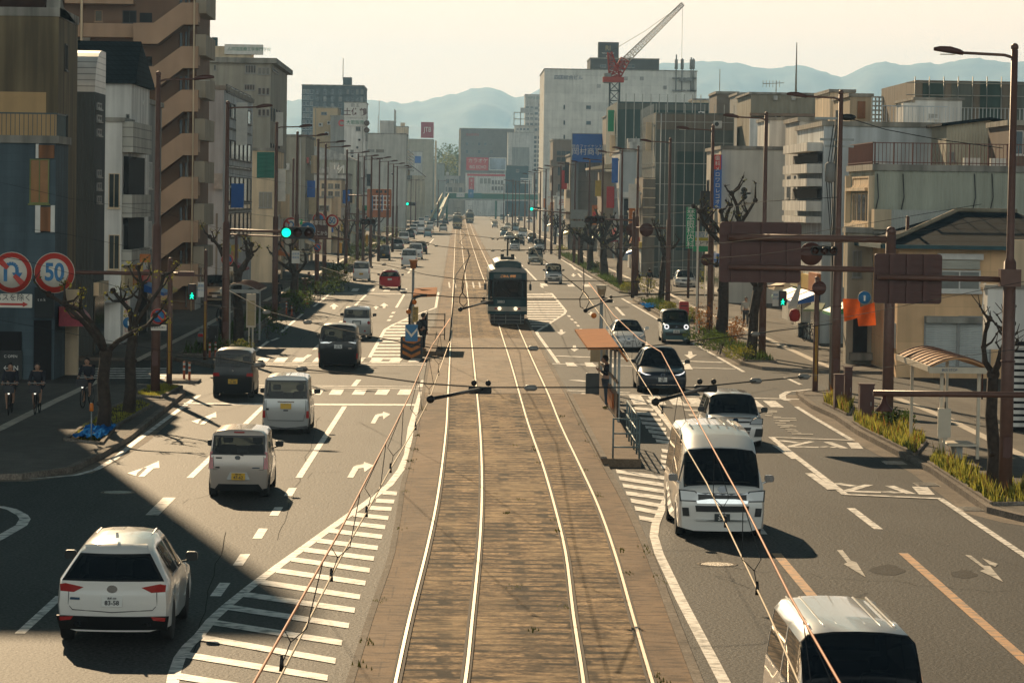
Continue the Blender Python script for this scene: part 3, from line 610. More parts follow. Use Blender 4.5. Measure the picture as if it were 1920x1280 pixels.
b.box('board',MATS['black_sign_board'],0,657,42,720,.06,.12);b.txt('C OPEN',20,668,7,LETW,.15);b.txt('← IN',20,690,13,LETW,.15)
mb=MB();c=S(107,613,b.X1);pr=[]
for k in range(7):a_=math.radians(90*k/6);pr.append((math.sin(a_)*1.0,math.cos(a_)*.95-.15))
pr+=[(0,-.15)]
A=P(107,613,124.3);mb.prism([(A.x+.05+x*.95,A.z+.15+z*.8)for x,z in pr],'y',124.4,127.4);b.fin(mb,'awning',mat('awning_dark_red',(.30,.035,.05),.5,var=.2,scale=8))
mb=MB();mb.box(b.X1+.0,127.4,0,b.X1+.5,127.8,3.4);b.fin(mb,'pillar',CREAM)
b=B('barrel_roof_building','dark corrugated narrow building under a silver barrel roof',100,178,172,140,4.2,CORR_D,flat=False)
mb=MB();pr=[]
for k in range(9):a_=math.radians(90*k/8);pr.append((b.Y+2.6*(1-math.cos(a_))+.0,b.zt+1.9*math.sin(a_)))
pr+=[(b.Y1,b.zt+1.9),(b.Y1,b.zt)]
mb.prism([(y,z)for y,z in pr],'x',b.X0,b.X1);b.fin(mb,'roof',wm('silver_standing_seam_roof',(.62,.60,.55),.1,.35,brick=(50,.27,.03,0,.45)))
for yy in(192,215,241,318,342,367):b.win('s+',181,yy,189,yy+14,frame=FRM,bars=1)
b=B('white_gabled_house','white rendered house with steep dark blue roof above the tile-clad box',137,247,143,156.8,9,WHITEW,flat=False)
mb=MB();x0,x1,z=b.X0-1.5,b.X1+.25,b.zt
for dz in(0,):mb.add([(x0,b.Y-.3,z-.1),(x1,b.Y-.3,z-.1),(x1-.1,b.Y+3,z+1.85),(x0,b.Y+3,z+1.85),(x0,b.Y+9,z-.1),(x1,b.Y+9,z-.1),(x0,b.Y-.3,z-.35),(x1,b.Y-.3,z-.35),(x0,b.Y+9,z-.35),(x1,b.Y+9,z-.35)],[(0,1,2,3),(3,2,5,4),(6,7,1,0),(8,9,5,4),(7,9,5,2,1),(6,8,4,3,0),(6,7,9,8)])
b.fin(mb,'roof',ROOFD);b.win('f',236,214,243,229,bars=0)
b=B('tile_clad_house','white shop house with a grey square-tiled upper box and dark balcony opening',150,229.5,228,151.6,4.6,WHITEW,caph=.2)
b.win('f',204,325,224,390,frame=CREAM,bars=1);b.win('f',204,440,224,505,frame=CREAM,bars=1)
mb=MB();q=[S(231,228,b.X1),S(266,290,b.X1)];mb.box(b.X1,151.7,q[1].z,b.X1+.5,160.8,q[0].z);b.fin(mb,'tiled_box',TILEW)
for ya,yb in((292,365),(410,470)):
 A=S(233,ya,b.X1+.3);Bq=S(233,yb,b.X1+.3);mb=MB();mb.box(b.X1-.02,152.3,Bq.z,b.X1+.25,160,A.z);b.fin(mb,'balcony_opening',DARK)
for ya,yb in((365,409),(471,500)):
 A=S(233,ya,b.X1+.5);Bq=S(233,yb,b.X1+.5);mb=MB();mb.box(b.X1,151.75,Bq.z,b.X1+.48,160.8,A.z);b.fin(mb,'tiled_band',TILEW)
b.box('canopy',STEELG,177,548,222,566,0,1.3)
b=B('signboard_house','narrow grey house with a white projecting slab sign behind the tiled box',231,262,190,163,12,GRY);b.box('slab',SIGNW,231,189,272,197,0,.6)
APT=wm('apartment_pink_brown',(0.44,0.285,0.185),.08);APD=wm('apartment_shaded_brown',(0.20,0.115,0.07),.08)  # second brown is darkened to stand for shade in the stair recess
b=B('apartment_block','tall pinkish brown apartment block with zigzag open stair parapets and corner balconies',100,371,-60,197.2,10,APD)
for i in range(-1,7):
 dy=i*81.6;o_=125+dy;Yp=195.4
 if o_>600:continue
 pl=[(250,125),(288,125),(340,87),(371,87),(371,128),(343,128),(295,164),(250,164)]
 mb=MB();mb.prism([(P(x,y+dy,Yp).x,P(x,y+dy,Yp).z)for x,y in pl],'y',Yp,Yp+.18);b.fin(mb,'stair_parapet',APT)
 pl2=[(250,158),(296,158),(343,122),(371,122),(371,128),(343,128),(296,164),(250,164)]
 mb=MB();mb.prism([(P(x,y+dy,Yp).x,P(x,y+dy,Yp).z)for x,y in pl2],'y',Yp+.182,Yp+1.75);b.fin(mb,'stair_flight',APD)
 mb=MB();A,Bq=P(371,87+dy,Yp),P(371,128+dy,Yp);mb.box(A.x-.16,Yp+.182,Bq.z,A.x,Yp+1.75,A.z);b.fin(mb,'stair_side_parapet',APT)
 b.win('f',337,62+dy,342,88+dy,frame=FRD,pane=GLS,bars=0);b.win('f',347,60+dy,351,88+dy,frame=FRD,pane=GLS,bars=0)
 b.box('tile_panel',wm('brick_red_tile',(.17,.075,.045),.1,brick=(.3,.12,.01,.5,.7)),352,58+dy,367,84+dy,.0,.03)
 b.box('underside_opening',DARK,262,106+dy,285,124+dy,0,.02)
 A=S(373,56+dy,b.X1+.65);Bq=S(373,97+dy,b.X1+.65)
 mb=MB();mb.box(b.X1+.003,196,Bq.z,b.X1+.64,203.5,A.z);b.fin(mb,'balcony',wm('balcony_grey_panel',(.34,.29,.22),.15))
for yy in(-20,42.5):
 mb=MB();A,Bq=P(100,yy,196),P(250,yy+28,196);mb.box(A.x,196,Bq.z,Bq.x,196.2,A.z);mb.box(A.x,196.203,Bq.z,Bq.x,197.2,Bq.z+.2);b.fin(mb,'corridor_parapet',APT)
b.win('f',178,20,192,41,frame=APT,bars=0);b.win('f',230,20,256,44,frame=FRD,bars=1,pane=DARK)
mb=MB();A=P(153,40,195.9);mb.tube([(A.x,195.9,A.z-6),(A.x,195.9,A.z+8)],.08,6);A=P(364,40,195.2);mb.tube([(A.x,195.2,0),(A.x,195.2,A.z+8)],.05,6);b.fin(mb,'drain_pipe',CREAM)
b=B('white_office','white rendered office with dark glazed corner bands next to the apartment block',330,420,168,216,30,BLUEW,caph=.3)
for y0,y1 in((190,235),(260,305),(330,378),(400,440)):b.win('s+',424,y0,470,y1,nx=6,ny=1,gx=.12,frame=FRD,pane=GLS,bars=0)
for y0,y1 in((172,180),(240,251),(309,320),(383,392)):b.win('s+',424,y0,470,y1,nx=1,frame=FRD,pane=GLS,bars=5)
b.box('pipe',CONC,405,400,407,560,0,.1);b.box('vent_duct',UNIT,403,325,418,355,0,.5)
b=B('school_building','grey-beige office with green lettered rooftop board behind the white office',340,508,118,276,26,wm('warm_grey_render',(.34,.31,.25)),capw=.5,caph=.45)
b.win('f',380,122,384,132,bars=0);b.win('f',401,122,405,132,bars=0);b.win('f',460,122,480,138,nx=1,bars=3);b.win('f',458,158,478,170,bars=3);b.win('s+',511,127,521,140,nx=5,ny=1)
for y in(127,165,205):b.win('f',484,y,505,y+13,nx=3,bars=0)
b.box('penthouse',CREAM,384,86,470,118,-4,-.2);b.box('rooftop_board',SIGNW,421,83,493,103,-.5,0);b.txt('△四国医療工学専門学校',467,93,7.4,LETG,.02);b.box('tank',TEALD,395,69,405,85,-2,-1)
b=B('green_clad_house','low cream house with green corrugated upper wall',440,517,283,262,12,CREAM);b.box('green_cladding',wm('green_corrugated',(.02,.14,.10),.2,wave=('Z',.9,.03)),482,285,514,334,0,.05);b.win('f',486,360,510,390,bars=2)
b=B('panel_warehouse','wide grey-beige panel building behind the green-clad house',440,573,256,333,20,wm('grey_beige_panels',(.38,.35,.28),.2,brick=(1.6,30,.03,0,.6)));b.win('s+',576,300,590,312,nx=3,ny=1)
mb=MB();b.sidebox('red_stripe',SIGNR,575,295,578,306,0,.1)
b=B('arched_roof_hall','low grey hall with a shallow arched roof and dark strip window',560,668,300,470,22,wm('pale_olive_panel',(.40,.39,.31)),flat=False)
mb=MB();mb.prism([(b.X0+(b.X1-b.X0)*k/10,b.zt+2.0*math.cos((k/10-.15)*math.pi*.58))for k in range(11)]+[(b.X1,b.zt),(b.X0,b.zt)],'y',b.Y-.2,b.Y1);b.fin(mb,'roof',UNIT);b.win('f',640,325,658,330,bars=3);b.win('f',620,345,650,360,nx=2,bars=1)
b=B('low_grey_office','low grey office with a white lattice frame on its roof',570,652,328,430,15,GREYW,roofeq=3);b.win('f',622,345,648,365,nx=2,frame=FRD,bars=1);b.win('f',624,385,648,400,nx=2,bars=1)
A=P(630,312,430);
mb=MB();x0,x1,z0,z1=P(631,0,430).x,P(648,0,430).x,P(0,312,430).z+.1,P(0,300,430).z
for a_,c_ in(((x0,z0),(x0,z1)),((x1,z0),(x1,z1)),((x0,z1),(x1,z1)),((x0,z0),(x1,z1)),((x0,z0),((x0+x1)/2,z1))):mb.tube([(a_[0],431,a_[1]-1),(c_[0],431,c_[1])],.09,5)
b.fin(mb,'lattice_frame',LETW)
b=B('cream_shop','cream two storey shop with orange lit sign band on the left row',588,622,372,398,10,CREAM);b.win('f',598,385,617,396,bars=1)
b=B('slate_tower_block','dark slate apartment tower with a lighter windowed side on the left skyline',566,682,161,820,30,wm('slate_blue_tile',(.06,.085,.095),.15));b.win('f',568,168,586,255,nx=3,ny=8,frame=BLUEW,bars=0);b.win('f',592,168,640,255,nx=4,ny=7,gx=.6,bars=1);b.win('f',650,168,680,255,nx=4,ny=7,gx=.5,bars=1)
b.box('lift_tower',MATS['slate_blue_tile'],643,145,659,161,-4,-.1)
mb=MB();A=P(643,150,822);mb.tube([(A.x,822,A.z),(A.x,822,A.z+5.5)],.1,5);b.fin(mb,'mast',UNIT)
b=B('cream_box_building','plain cream office block in front of the slate tower',587,633,203,600,16,wm('warm_cream_render',(.55,.41,.24),.12));b.win('f',602,210,613,216,bars=1)
b=B('grey_setback_block','grey wall with a red round emblem beside the white sign tower',620,650,219,590,12,GRY)
p=P(640.5,231,589.9);mb=MB()
for k in range(10):
 a0,a1=math.radians(40+k*28),math.radians(68+k*28);mb.add([(p.x+r*math.cos(a),589.85,p.z+r*math.sin(a))for a in(a0,a1)for r in(.35,.62)],[(0,1,3,2)])
b.fin(mb,'round_emblem',SIGNR)
b=B('sign_tower','white tower building with large black lettered panels on the left skyline',646,686,193,548,12,WHITEW,caph=.15);b.box('sign_panel',SIGNW,645.5,193,687,221,.0,.25);b.box('sign_panel',SIGNW,645.5,222.5,686.5,237,.0,.2)
b.txt('田 王',666,198,7,LETK,.3);b.txt('土佐鶴',666,211,15,mat('letter_brown',(.10,.03,.02),.6),.3,bold=.02);b.txt('大歌販売',666,230,8.5,LETG,.25);b.win('f',667,237.5,676,246,nx=1,bars=1);b.win('f',657,281,663,289,nx=1)
mb=MB();p=P(688,240,548);mb.ball((p.x,547,p.z+.8),.5);mb.ball((p.x,547,p.z-.4),.5);b.fin(mb,'lantern_sign',BRNP)
b=B('white_parapet_block','long white parapet block with roof tanks and aerials left of centre',684,762,252,660,20,wm('off_white_panel',(.50,.49,.44),.2));b.box('tank_house',GREYW,712,226,738,250,-5,-1);b.win('f',686,280,702,285,bars=3);b.win('f',705,280,720,286,bars=3)
mb=MB()
for x,y0 in((709,217),(711,188),(740,205),(742,207)):A=P(x,y0,661);mb.tube([(A.x,661,b.zt),(A.x,661,A.z)],.1 if x>730 else.05,5)
b.fin(mb,'aerial',UNIT)
b=B('teal_sign_office','dark teal office with a white lettered board and striped louvre side',721,757,270,900,36,TEALD);b.box('sign_board',SIGNW,724,289,743,307,0,.15)
for k in range(4):b.txt('四国 高知 総合',733.5,292+k*4,3.2,LETB,.2,sx=.8)
for k in range(6):b.sidebox('louvre',UNIT,759,277+k*7,773,279.5+k*7,0,.6)
b=B('cream_block','small cream block with rooftop box left of the dark sign office',739,765,238,1010,14,CREAM,zt=P(739,238,1010).z);b.box('roof_box',CREAM,751,230,759,238,-3,-1)
b=B('beige_hall','wide beige hall carrying a red square travel sign on its roof',765,812,262,1160,40,wm('beige_hall_render',(.42,.38,.29),.1));b.box('rooftop_sign',mat('sign_crimson',(.36,.04,.06),.5),789.5,229,813,259,-1,0);b.txt('JTB',801.5,243.5,13,LETW,.1,sx=.75)
mb=MB();A=P(817,264,1161);mb.box(A.x-.3,1160,0,A.x+.4,1162,A.z);b.fin(mb,'lit_pier',CREAM)
b=B('grey_store','grey windowless store left of the footbridge',785,833,307,1240,30,wm('store_grey',(.30,.32,.29),.15));b.win('f',797,355,804,375)
b=B('gabled_house','cream gabled house with tan roof among the distant lamp posts on the left',734,796,329,1000,12,wm('house_cream',(.48,.41,.29)),flat=False)
mb=MB();z=b.zt;x0,x1,xm=b.X0-.3,b.X1+.4,P(772,0,1000).x;zr=P(772,309,1000).z
mb.prism([(xm-2.5,z),(xm,zr),(x1,z-.5),(x1,z-.2),(xm,zr+.3),(xm-2.7,z+.2)],'y',999.6,1012);b.fin(mb,'gable_edge',BRNP);mb=MB();mb.add([(x0,999.7,z),(xm,999.7,z),(xm,1006,zr),(x0,1006,zr)],[(0,1,2,3)]);mb.box(x0,1006.01,z-.5,xm,1011,zr-.1);b.fin(mb,'roof',wm('tan_roof',(.42,.28,.15),.1));b.win('f',764,329,772,337,nx=3,ny=1,frame=FRD)
b=B('blue_white_shop','narrow pale blue shop front among the distant left poles',733,752,333,930,10,BLUEW);b.win('f',746,351,749,356)
B('blue_sign_block','far office with blue sign boards beside the beige hall',770,792,285,1120,10,GREYW).box('sign_board',SIGNB,778,293,789,306,0,.3)
b=B('corner_tower_block','tall block off the left edge that shades the near road',-620,-138,-1000,150,4,GRY,zt=46.5)
# ---- right row
b=B('shuttered_shop','beige shop house with dark hipped tile roof and two grey roller shutters',1685,2030,462,134.2,9,wm('warm_beige_panel',(.78,.50,.27),.12,brick=(2.3,1.5,.012,0,.8)),flat=False)
mb=MB();x0,x1,z=b.X0-.75,b.X1+1,b.zt;zr=P(1790,397,140).z;xr_=P(1787,397,140).x
mb.add([(x0,b.Y-.7,z),(x1,b.Y-.7,z),(x1,b.Y+10,z),(x0,b.Y+10,z),(xr_,b.Y+4.6,zr),(x1-3,b.Y+4.6,zr)],[(0,1,5,4),(1,2,5),(2,3,4,5),(3,0,4),(3,2,1,0)]);b.fin(mb,'roof',ROOFD)
mb=MB();mb.box(x0-.05,b.Y-.8,z-.14,x1,b.Y-.66,z+.03);mb.box(x0-.1,b.Y-.66,z-.14,x0+.04,b.Y+10,z+.03);b.fin(mb,'gutter',TEALD)
mb=MB();mb.tube([(x0,b.Y-.7,z+.06),(xr_,b.Y+4.6,zr+.08),(x1-3,b.Y+4.6,zr+.08)],.1,6);b.fin(mb,'ridge',wm('ridge_tile',(.26,.22,.15)))
mb=MB()
for xa,xb in((1733,1795),(1797,1857)):
 b.win('f',xa,592,xb,690,frame=FRM,pane=wm('roller_shutter',(.52,.54,.52),.15,.45,wave=('Z',4.2,.03)),bars=0,name='roller_shutter')
b.box('shutter_box',CONC,1735,593,1855,606,.05,.35);b.win('f',1760,506,1838,545,frame=FRW,bars=1);b.box('window_hood',FRW,1757,475,1842,487,0,.3);b.box('shutter_case',wm('shutter_case',(.45,.44,.38),.1,wave=('Z',5,.02)),1763,487,1836,505,0,.2);b.box('sill',FRW,1760,546,1840,551,0,.25)
b.win('s-',1671,603,1679,650,frame=FRW,pane=GLS2,bars=3,rows=4)
for k in range(2):
 A=P(1745+k*60,590,134);mb=MB();mb.box(A.x,133.6,A.z,A.x+.04,134.1,A.z+.03)
b=B('corrugated_corner_building','green-grey corrugated building with rusty brown roof railing and framed corner window',1640,1985,322,143.6,9.5,CORR_G,caph=.28,capw=.12)
A=b.zt+.25;mb=MB()
for i in range(46):x=b.X0+i*.17;mb.box(x-.012,b.Y+.02,A,x+.012,b.Y+.05,A+1.0)
for zz_ in(A+.1,A+.97):mb.box(b.X0-.1,b.Y,zz_,b.X1,b.Y+.06,zz_+.04)
for i in range(10):x=b.X0+i*.85;mb.box(x-.03,b.Y-.02,A,x+.03,b.Y+.08,A+1.02)
for i in range(40):y=b.Y+i*.23;mb.box(b.X0-.11,y,A,b.X0-.08,y+.03,A+1.0)
mb.box(b.X0-.12,b.Y,A+.97,b.X0-.06,b.Y+9.3,A+1.02);mb.box(b.X0-.12,b.Y,A+.1,b.X0-.06,b.Y+9.3,A+.14)
b.fin(mb,'roof_railing',mat('rusty_red_railing',(.14,.05,.035),.6))
b.sidebox('concrete_frame',CREAM,1640,330,1634,540,0,.25,-1);b.sidebox('concrete_frame',CREAM,1596,330,1590,540,0,.25,-1);b.sidebox('sill_band',CREAM,1634,352,1596,358,.0,.3,-1);b.sidebox('sill_band',CREAM,1634,421,1596,427,.0,.3,-1)
b.win('s-',1600,362,1632,418,frame=CREAM,pane=GLS,bars=3);b.win('s-',1600,332,1632,350,frame=CREAM,pane=CREAM,bars=0);b.win('s-',1600,455,1632,500,frame=CREAM,pane=GLS,bars=2)
mb=MB()
for px in(1653,1701,1835,1868):
 A0=P(px-8,326,b.Y-.06);A1=P(px-18,425,b.Y-.06);mb.tube([A0,P(px-6,370,b.Y-.08),A1],.025,5)
b.fin(mb,'wall_cables',FRD)['kind']='stuff'
b.box('balcony',wm('balcony_slats',(.45,.46,.42),.1,wave=('X',2.4,.03)),1664,393,1785,432,.4,1.4);b.box('balcony_side',CREAM,1632,392,1663,430,.4,1.4);b.box('ledge',CONC,1630,433,1790,440,0,1.45)
mb=MB();A=P(1812,318,b.Y+2);
for px in(1822,1872):
 A=P(px,317,b.Y+2);
 mb.box(A.x-.35,b.Y+2,b.zt,A.x+.4,b.Y+2.4,b.zt+.65);mb.cyl(A.x,b.Y+1.98,b.zt+.2,b.zt+.5,.01)
b.fin(mb,'air_conditioner',FRW)
b=B('shop_row_house','old cream shop house with small gable and shaded shop fronts behind the lamp post',1590,1664,437,142.5,1.0,wm('aged_cream',(.42,.37,.28),.3));b.win('f',1599,470,1615,520,bars=1);b.win('f',1636,478,1654,522,bars=0);b.box('shop_opening',DARK,1600,585,1625,668,0,.05);b.win('f',1634,590,1650,665,frame=FRM,pane=GLS2,bars=1);b.box('step',CONC,1592,660,1632,674,.05,.7);b.box('pillar',CREAM,1652,480,1664,692,0,.3)
b=B('balcony_block','pale blue-grey block with sunlit balcony bands on its road side',1545,1778,238,163,13,BLUEW,roofeq=0)
for y0,y1,dk in((262,279,0),(283,300,1),(304,322,0),(333,348,0),(352,373,1),(377,397,0),(408,420,0)):
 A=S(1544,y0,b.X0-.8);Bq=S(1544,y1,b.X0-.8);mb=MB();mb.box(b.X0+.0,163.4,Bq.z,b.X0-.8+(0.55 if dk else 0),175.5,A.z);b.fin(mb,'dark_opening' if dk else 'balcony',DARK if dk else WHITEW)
mb=MB()
for i in range(46):mb.box(b.X0+3+i*.19,163.3,b.zt+.2,b.X0+3.03+i*.19,163.33,b.zt+1.05)
mb.box(b.X0+3,163.28,b.zt+1.05,b.X1,163.35,b.zt+1.1);b.fin(mb,'roof_railing',BLUEW)
b=B('gabled_corrugated_house','cream corrugated house with shallow dark gable behind the roof railing',1775,1888,237,158,7,wm('cream_corrugated',(.45,.41,.32),.1,wave=('X',2.2,.03)),flat=False)
mb=MB();xm=P(1860,0,158).x;zr=P(1860,226,158).z;mb.prism([(b.X0-.3,b.zt),(xm,zr),(b.X1+.5,b.zt+.1),(b.X1+.5,b.zt+.22),(xm,zr+.15),(b.X0-.3,b.zt+.12)],'y',157.6,165.4);b.fin(mb,'roof',ROOFD)
mb=MB();mb.prism([(b.X0,b.zt),(xm,zr),(b.X1,b.zt)],'y',158,158.2);b.fin(mb,'gable',MATS['cream_corrugated']);b.win('f',1779,285,1790,302,bars=1)
b=B('dark_balcony_building','dark building with white frames cut by the right edge of the photo',1893,1990,236,150,6,BRNP,z0=0);b.win('f',1900,245,1918,290,frame=FRW,bars=0);b.win('f',1900,320,1918,350,frame=FRW,bars=1)
b=B('white_rooftop_house','white stair house on the roof of the pale block with a framed window',1716,1804,188,180,8,WHITEW,caph=.15);b.win('f',1741,213,1760,223,bars=0,frame=FRW,pane=UNIT);b.box('stair_head',WHITEW,1690,194,1715.5,244,0,.8);b.win('f',1697,217,1707,235,frame=CREAM,pane=GLS2,bars=1)
b=B('panel_building','plain pale panel building with the vertical blue and red sign on its corner',1354,1493,281,226,14,wm('pale_panel',(.62,.59,.52),.12,brick=(1.0,20,.012,0,.82)))
b.sidebox('lit_edge',CREAM,1353,283,1345,520,0,.05,-1);mb=MB();A=P(1339,290,225.4);Bq=P(1352,392,225.4);mb.box(A.x,225.3,Bq.z,Bq.x,225.6,A.z);b.fin(mb,'vertical_sign',SIGNB)
mb=MB();A=P(1339,290,225.2);Bq=P(1352,318,225.2);mb.box(A.x,225.2,Bq.z,Bq.x,225.29,A.z);b.fin(mb,'sign_top',SIGNR)
for k,ch in enumerate('歯科メロワロレゴオト'):p=P(1345.5,297+k*10.2,225.1);text(b.o,ch,(p.x-b.ox,p.y-b.oy,p.z),.36,LETW)
b=B('white_upper_block','white windowless block rising behind the pale panel building',1443,1500,226,250,10,WHITEW);b=B('small_white_block','low white roof block beside the balcony building',1499,1548,228,190,8,GREYW)
b=B('scaffolded_block','block wrapped in grey-green scaffold netting with white pipe grid',1230,1376,212,301,22,NET,flat=False)
mb=MB()
for i in range(13):
 z=1+i*1.95
 if z<b.zt:mb.box(b.X0-.15,b.Y-.12,z,b.X1,b.Y-.07,z+.06);mb.box(b.X0-.2,b.Y,z,b.X0-.15,b.Y1,z+.06)
for i in range(9):x=b.X0+(b.X1-b.X0)*i/8;mb.box(x-.03,b.Y-.2,0,x+.03,b.Y-.13,b.zt+.8)
for i in range(14):y=b.Y+i*1.6;mb.box(b.X0-.27,y,0,b.X0-.21,y+.06,b.zt+.8)
b.fin(mb,'scaffold_pipes',mat('scaffold_pipe',(.36,.35,.31),.4,.4));b.box('net_sheet',NETD,1270,284,1322,470,.02,.06);b.box('net_sheet',NETB,1232,214,1374,245,.02,.05)
b=B('scaffold_lower_wing','lower scaffolded wing with sunlit ribbed netting at the front of the netted block',1206,1229,333,300,14,NETB,flat=False)
for k in range(7):b.box('scaffold_ledger',CREAM,1205,334+k*18,1229,336+k*18,.02,.1)
b=B('netted_tower_frame','tall netted construction frame beneath the red crane',1158,1345,192,400,30,NETD,flat=False);b.box('net_band',NET,1158,193,1345,208,.02,.08)
mb=MB()
for i in range(13):x=b.X0+(b.X1-b.X0)*i/12;mb.box(x-.05,b.Y-.2,0,x+.05,b.Y-.1,b.zt+1.0)
b.fin(mb,'scaffold_pole',MATS['scaffold_pipe'])
cr_=empty('tower_crane','red and white tower crane with raised lattice jib above the netted frame','crane',(P(1155,0,430).x,430,0));ox=P(1155,0,430).x
CRR=mat('crane_red',(.40,.05,.03),.5);CRW=mat('crane_white',(.62,.58,.52),.5)
def lattice(mb,a,c,w,n,r=.06,w2=None):
 a,c=Vector(a),Vector(c);d=(c-a).normalized();u=d.cross(Vector((0,1,0))).normalized();v=Vector((0,1,0));w2=w2 or w
 cs=[[],[],[],[]]
 for i in range(n+1):
  t=i/n;p=a.lerp(c,t);ww=w*(1-t)+w2*t
  for k,(s1,s2)in enumerate(((1,1),(1,-1),(-1,-1),(-1,1))):cs[k].append(p+u*s1*ww/2+v*s2*ww/2)
 for k in range(4):
  mb.tube([cs[k][0],cs[k][-1]],r,4)
  for i in range(n):mb.tube([cs[k][i],cs[(k+1)%4][i+1]],r*.6,4);mb.tube([cs[k][i+1],cs[(k+1)%4][i+1]],r*.6,4)
z0=P(1155,205,430).z;z1=P(1155,152,430).z;z2=P(1155,97,430).z
mb=MB();lattice(mb,(0,0,2),(0,0,z1),1.3,16,.09);mb.build('mast',mat('crane_grey',(.10,.12,.12),.5),cr_)
mb=MB();tp=P(1143,98,430);p0=P(1150,145,430);lattice(mb,(tp.x-ox,0,tp.z),(p0.x-ox+.3,0,z1),.5,6,.08,1.6);lattice(mb,(0,0,z1+.3),(P(1172,112,430).x-ox,0,P(1172,112,430).z),1.2,5,.08);mb.box(-1.6,-1,z1-.2,1.2,1,z1+.5);mb.build('slewing_frame',CRR,cr_)
mb=MB();mb.box(P(1135,0,430).x-ox,-.9,z1-.3,P(1148,0,430).x-ox,.9,P(1135,138,430).z);mb.build('counterweight',GRY,cr_)
mb=MB();j0=P(1170,116,430);j1=P(1280,8,430);lattice(mb,(j0.x-ox,0,j0.z),(j1.x-ox,0,j1.z),.95,22,.07,.5);mb.build('jib',CRW,cr_)
mb=MB();mb.tube([(tp.x-ox,0,tp.z),((tp.x+j1.x)/2-ox,0,(tp.z+j1.z)/2-.3),(j1.x-ox,0,j1.z)],.025,4);mb.tube([(j1.x-ox,0,j1.z),(j1.x-ox,0,j1.z-8)],.02,4);mb.build('hoist_cable',FRD,cr_)
b=B('tall_white_building','huge pale windowless-looking building with blue lettering near its top left corner',1021,1307,133,702,40,wm('pale_cladding_large',(.80,.78,.70),.12,brick=(10.5,1.9,.05,0,.86)),caph=.2,zt=P(1021,130,702).z)
b.txt('四国総合ビル',1066,146,9,LETB,.2);b.win('f',1099,198,1108,205,bars=0);b.win('f',1099,227,1108,234,bars=0)
for x,y in((1119,158),(1170,144),(1200,144),(1243,161)):b.box('louvre',UNIT,x,y,x+7,y+7,0,.15)
for x0 in(1056.5,):
 for y0 in(197,226,253):b.win('f',x0,y0,x0+3,y0+8,bars=0)
mb=MB()
for x,yt in((1268,103),(1279,110),(1296,108),(1300,110)):
 A=P(x,yt,702);Bq=P(x,172,702);mb.tube([(A.x,701.5,Bq.z),(A.x,701.5,A.z)],.16,6);mb.tube([(A.x,701.5,P(x,130,702).z),(A.x,701.5,P(x,112,702).z)],.35,8)
 mb.box(A.x-.8,701.3,P(x,148,702).z,A.x+.8,702,P(x,146,702).z);mb.box(A.x-.8,701.3,P(x,171,702).z,A.x+.8,702,P(x,169,702).z)
mb.box(P(1276,0,702).x,701,P(0,128,702).z-.5,P(1300,0,702).x,701.8,P(0,128,702).z+.2);b.fin(mb,'antenna_mast',GRY)
HOT=wm('hotel_dark_brown',(.055,.055,.05),.1)
b=B('dark_hotel_top','dark hotel top storeys with gold script sign rising behind the pale building',1107,1236,111,800,20,HOT);b.box('sign_tower',HOT,1122,79,1160,111,-3,0);b.txt('Rl',1140,91,13,mat('letter_gold',(.35,.26,.10),.5),.1);b.txt('Richmond Hotel',1140,100,3.4,LETW,.1);b.txt('高知',1140,106,4,LETW,.1);b.win('f',1126,121,1136,127,bars=2);b.win('f',1170,121,1190,127,nx=3)
b=B('beige_stair_tower','plain grey-beige tower behind the blue billboard',1137,1187,219,440,12,wm('taupe_render',(.27,.23,.185),.1),caph=.15)
mb=MB();A=P(1155,218,441);mb.ball((A.x,443,b.zt+.2),.55,12,6);b.fin(mb,'roof_dome',WHITEW)
b=B('billboard_building','brownish office supporting the blue finance billboard',1070,1160,292,455,20,wm('umber_panel',(.25,.21,.165),.1,brick=(30,1.4,.05,0,.75)))
b.box('stair_shaft',GRY,1072,290,1083,400,0,1.0);b.win('f',1096,306,1101,314)
bb=empty('blue_billboard','large blue finance billboard with white lettering above the right row of shops','billboard',(P(1105,0,452).x,452,P(0,288,452).z));ox,oz=bb.location.x,bb.location.z
mb=MB();A,Bq=P(1073.5,251,452),P(1138.5,288,452);mb.box(A.x-ox,-.1,0,Bq.x-ox,.3,A.z-oz);mb.build('board',SIGNB,bb);mb=MB();mb.box(A.x-ox-.1,-.15,A.z-oz,Bq.x-ox,.35,A.z-oz+.1);mb.box(A.x-ox-.12,-.15,0,A.x-ox-.001,.35,A.z-oz);
for x in(-2,0,2):mb.tube([(x,.5,-2),(x,.5,2)],.08,5)
mb.build('frame',STEELG,bb);text(bb,'総合ファイナンス',(0,-.14,P(0,258,452).z-oz),.52,LETW,spacing=1.05);text(bb,'岡村商事',(0,-.14,P(0,268.5,452).z-oz),1.08,LETW)
b=B('brown_office','brown office with dark glazed bays at the foot of the tall pale building',1037,1076,263,640,20,wm('brown_grey_render',(.23,.18,.14),.15));b.win('f',1044,283,1069,303,nx=3,ny=2,frame=FRD,pane=GLS,gx=.1);b.win('f',1046,313,1062,329,nx=2,frame=FRD,pane=GLS);b.win('f',1046,345,1062,360,nx=2)
b.box('sign_board',SIGNW,1036,367,1060,393,.0,.3)
b=B('grey_shop','pale grey shop block with projecting white canopy lip',1163,1222,285,380,20,wm('cool_grey_panel',(.42,.44,.43),.1),roofeq=2);b.box('shop_opening',DARK,1170,373,1188,470,0,.05);b.box('canopy',SIGNW,1168,360,1206,371,0,1.2)
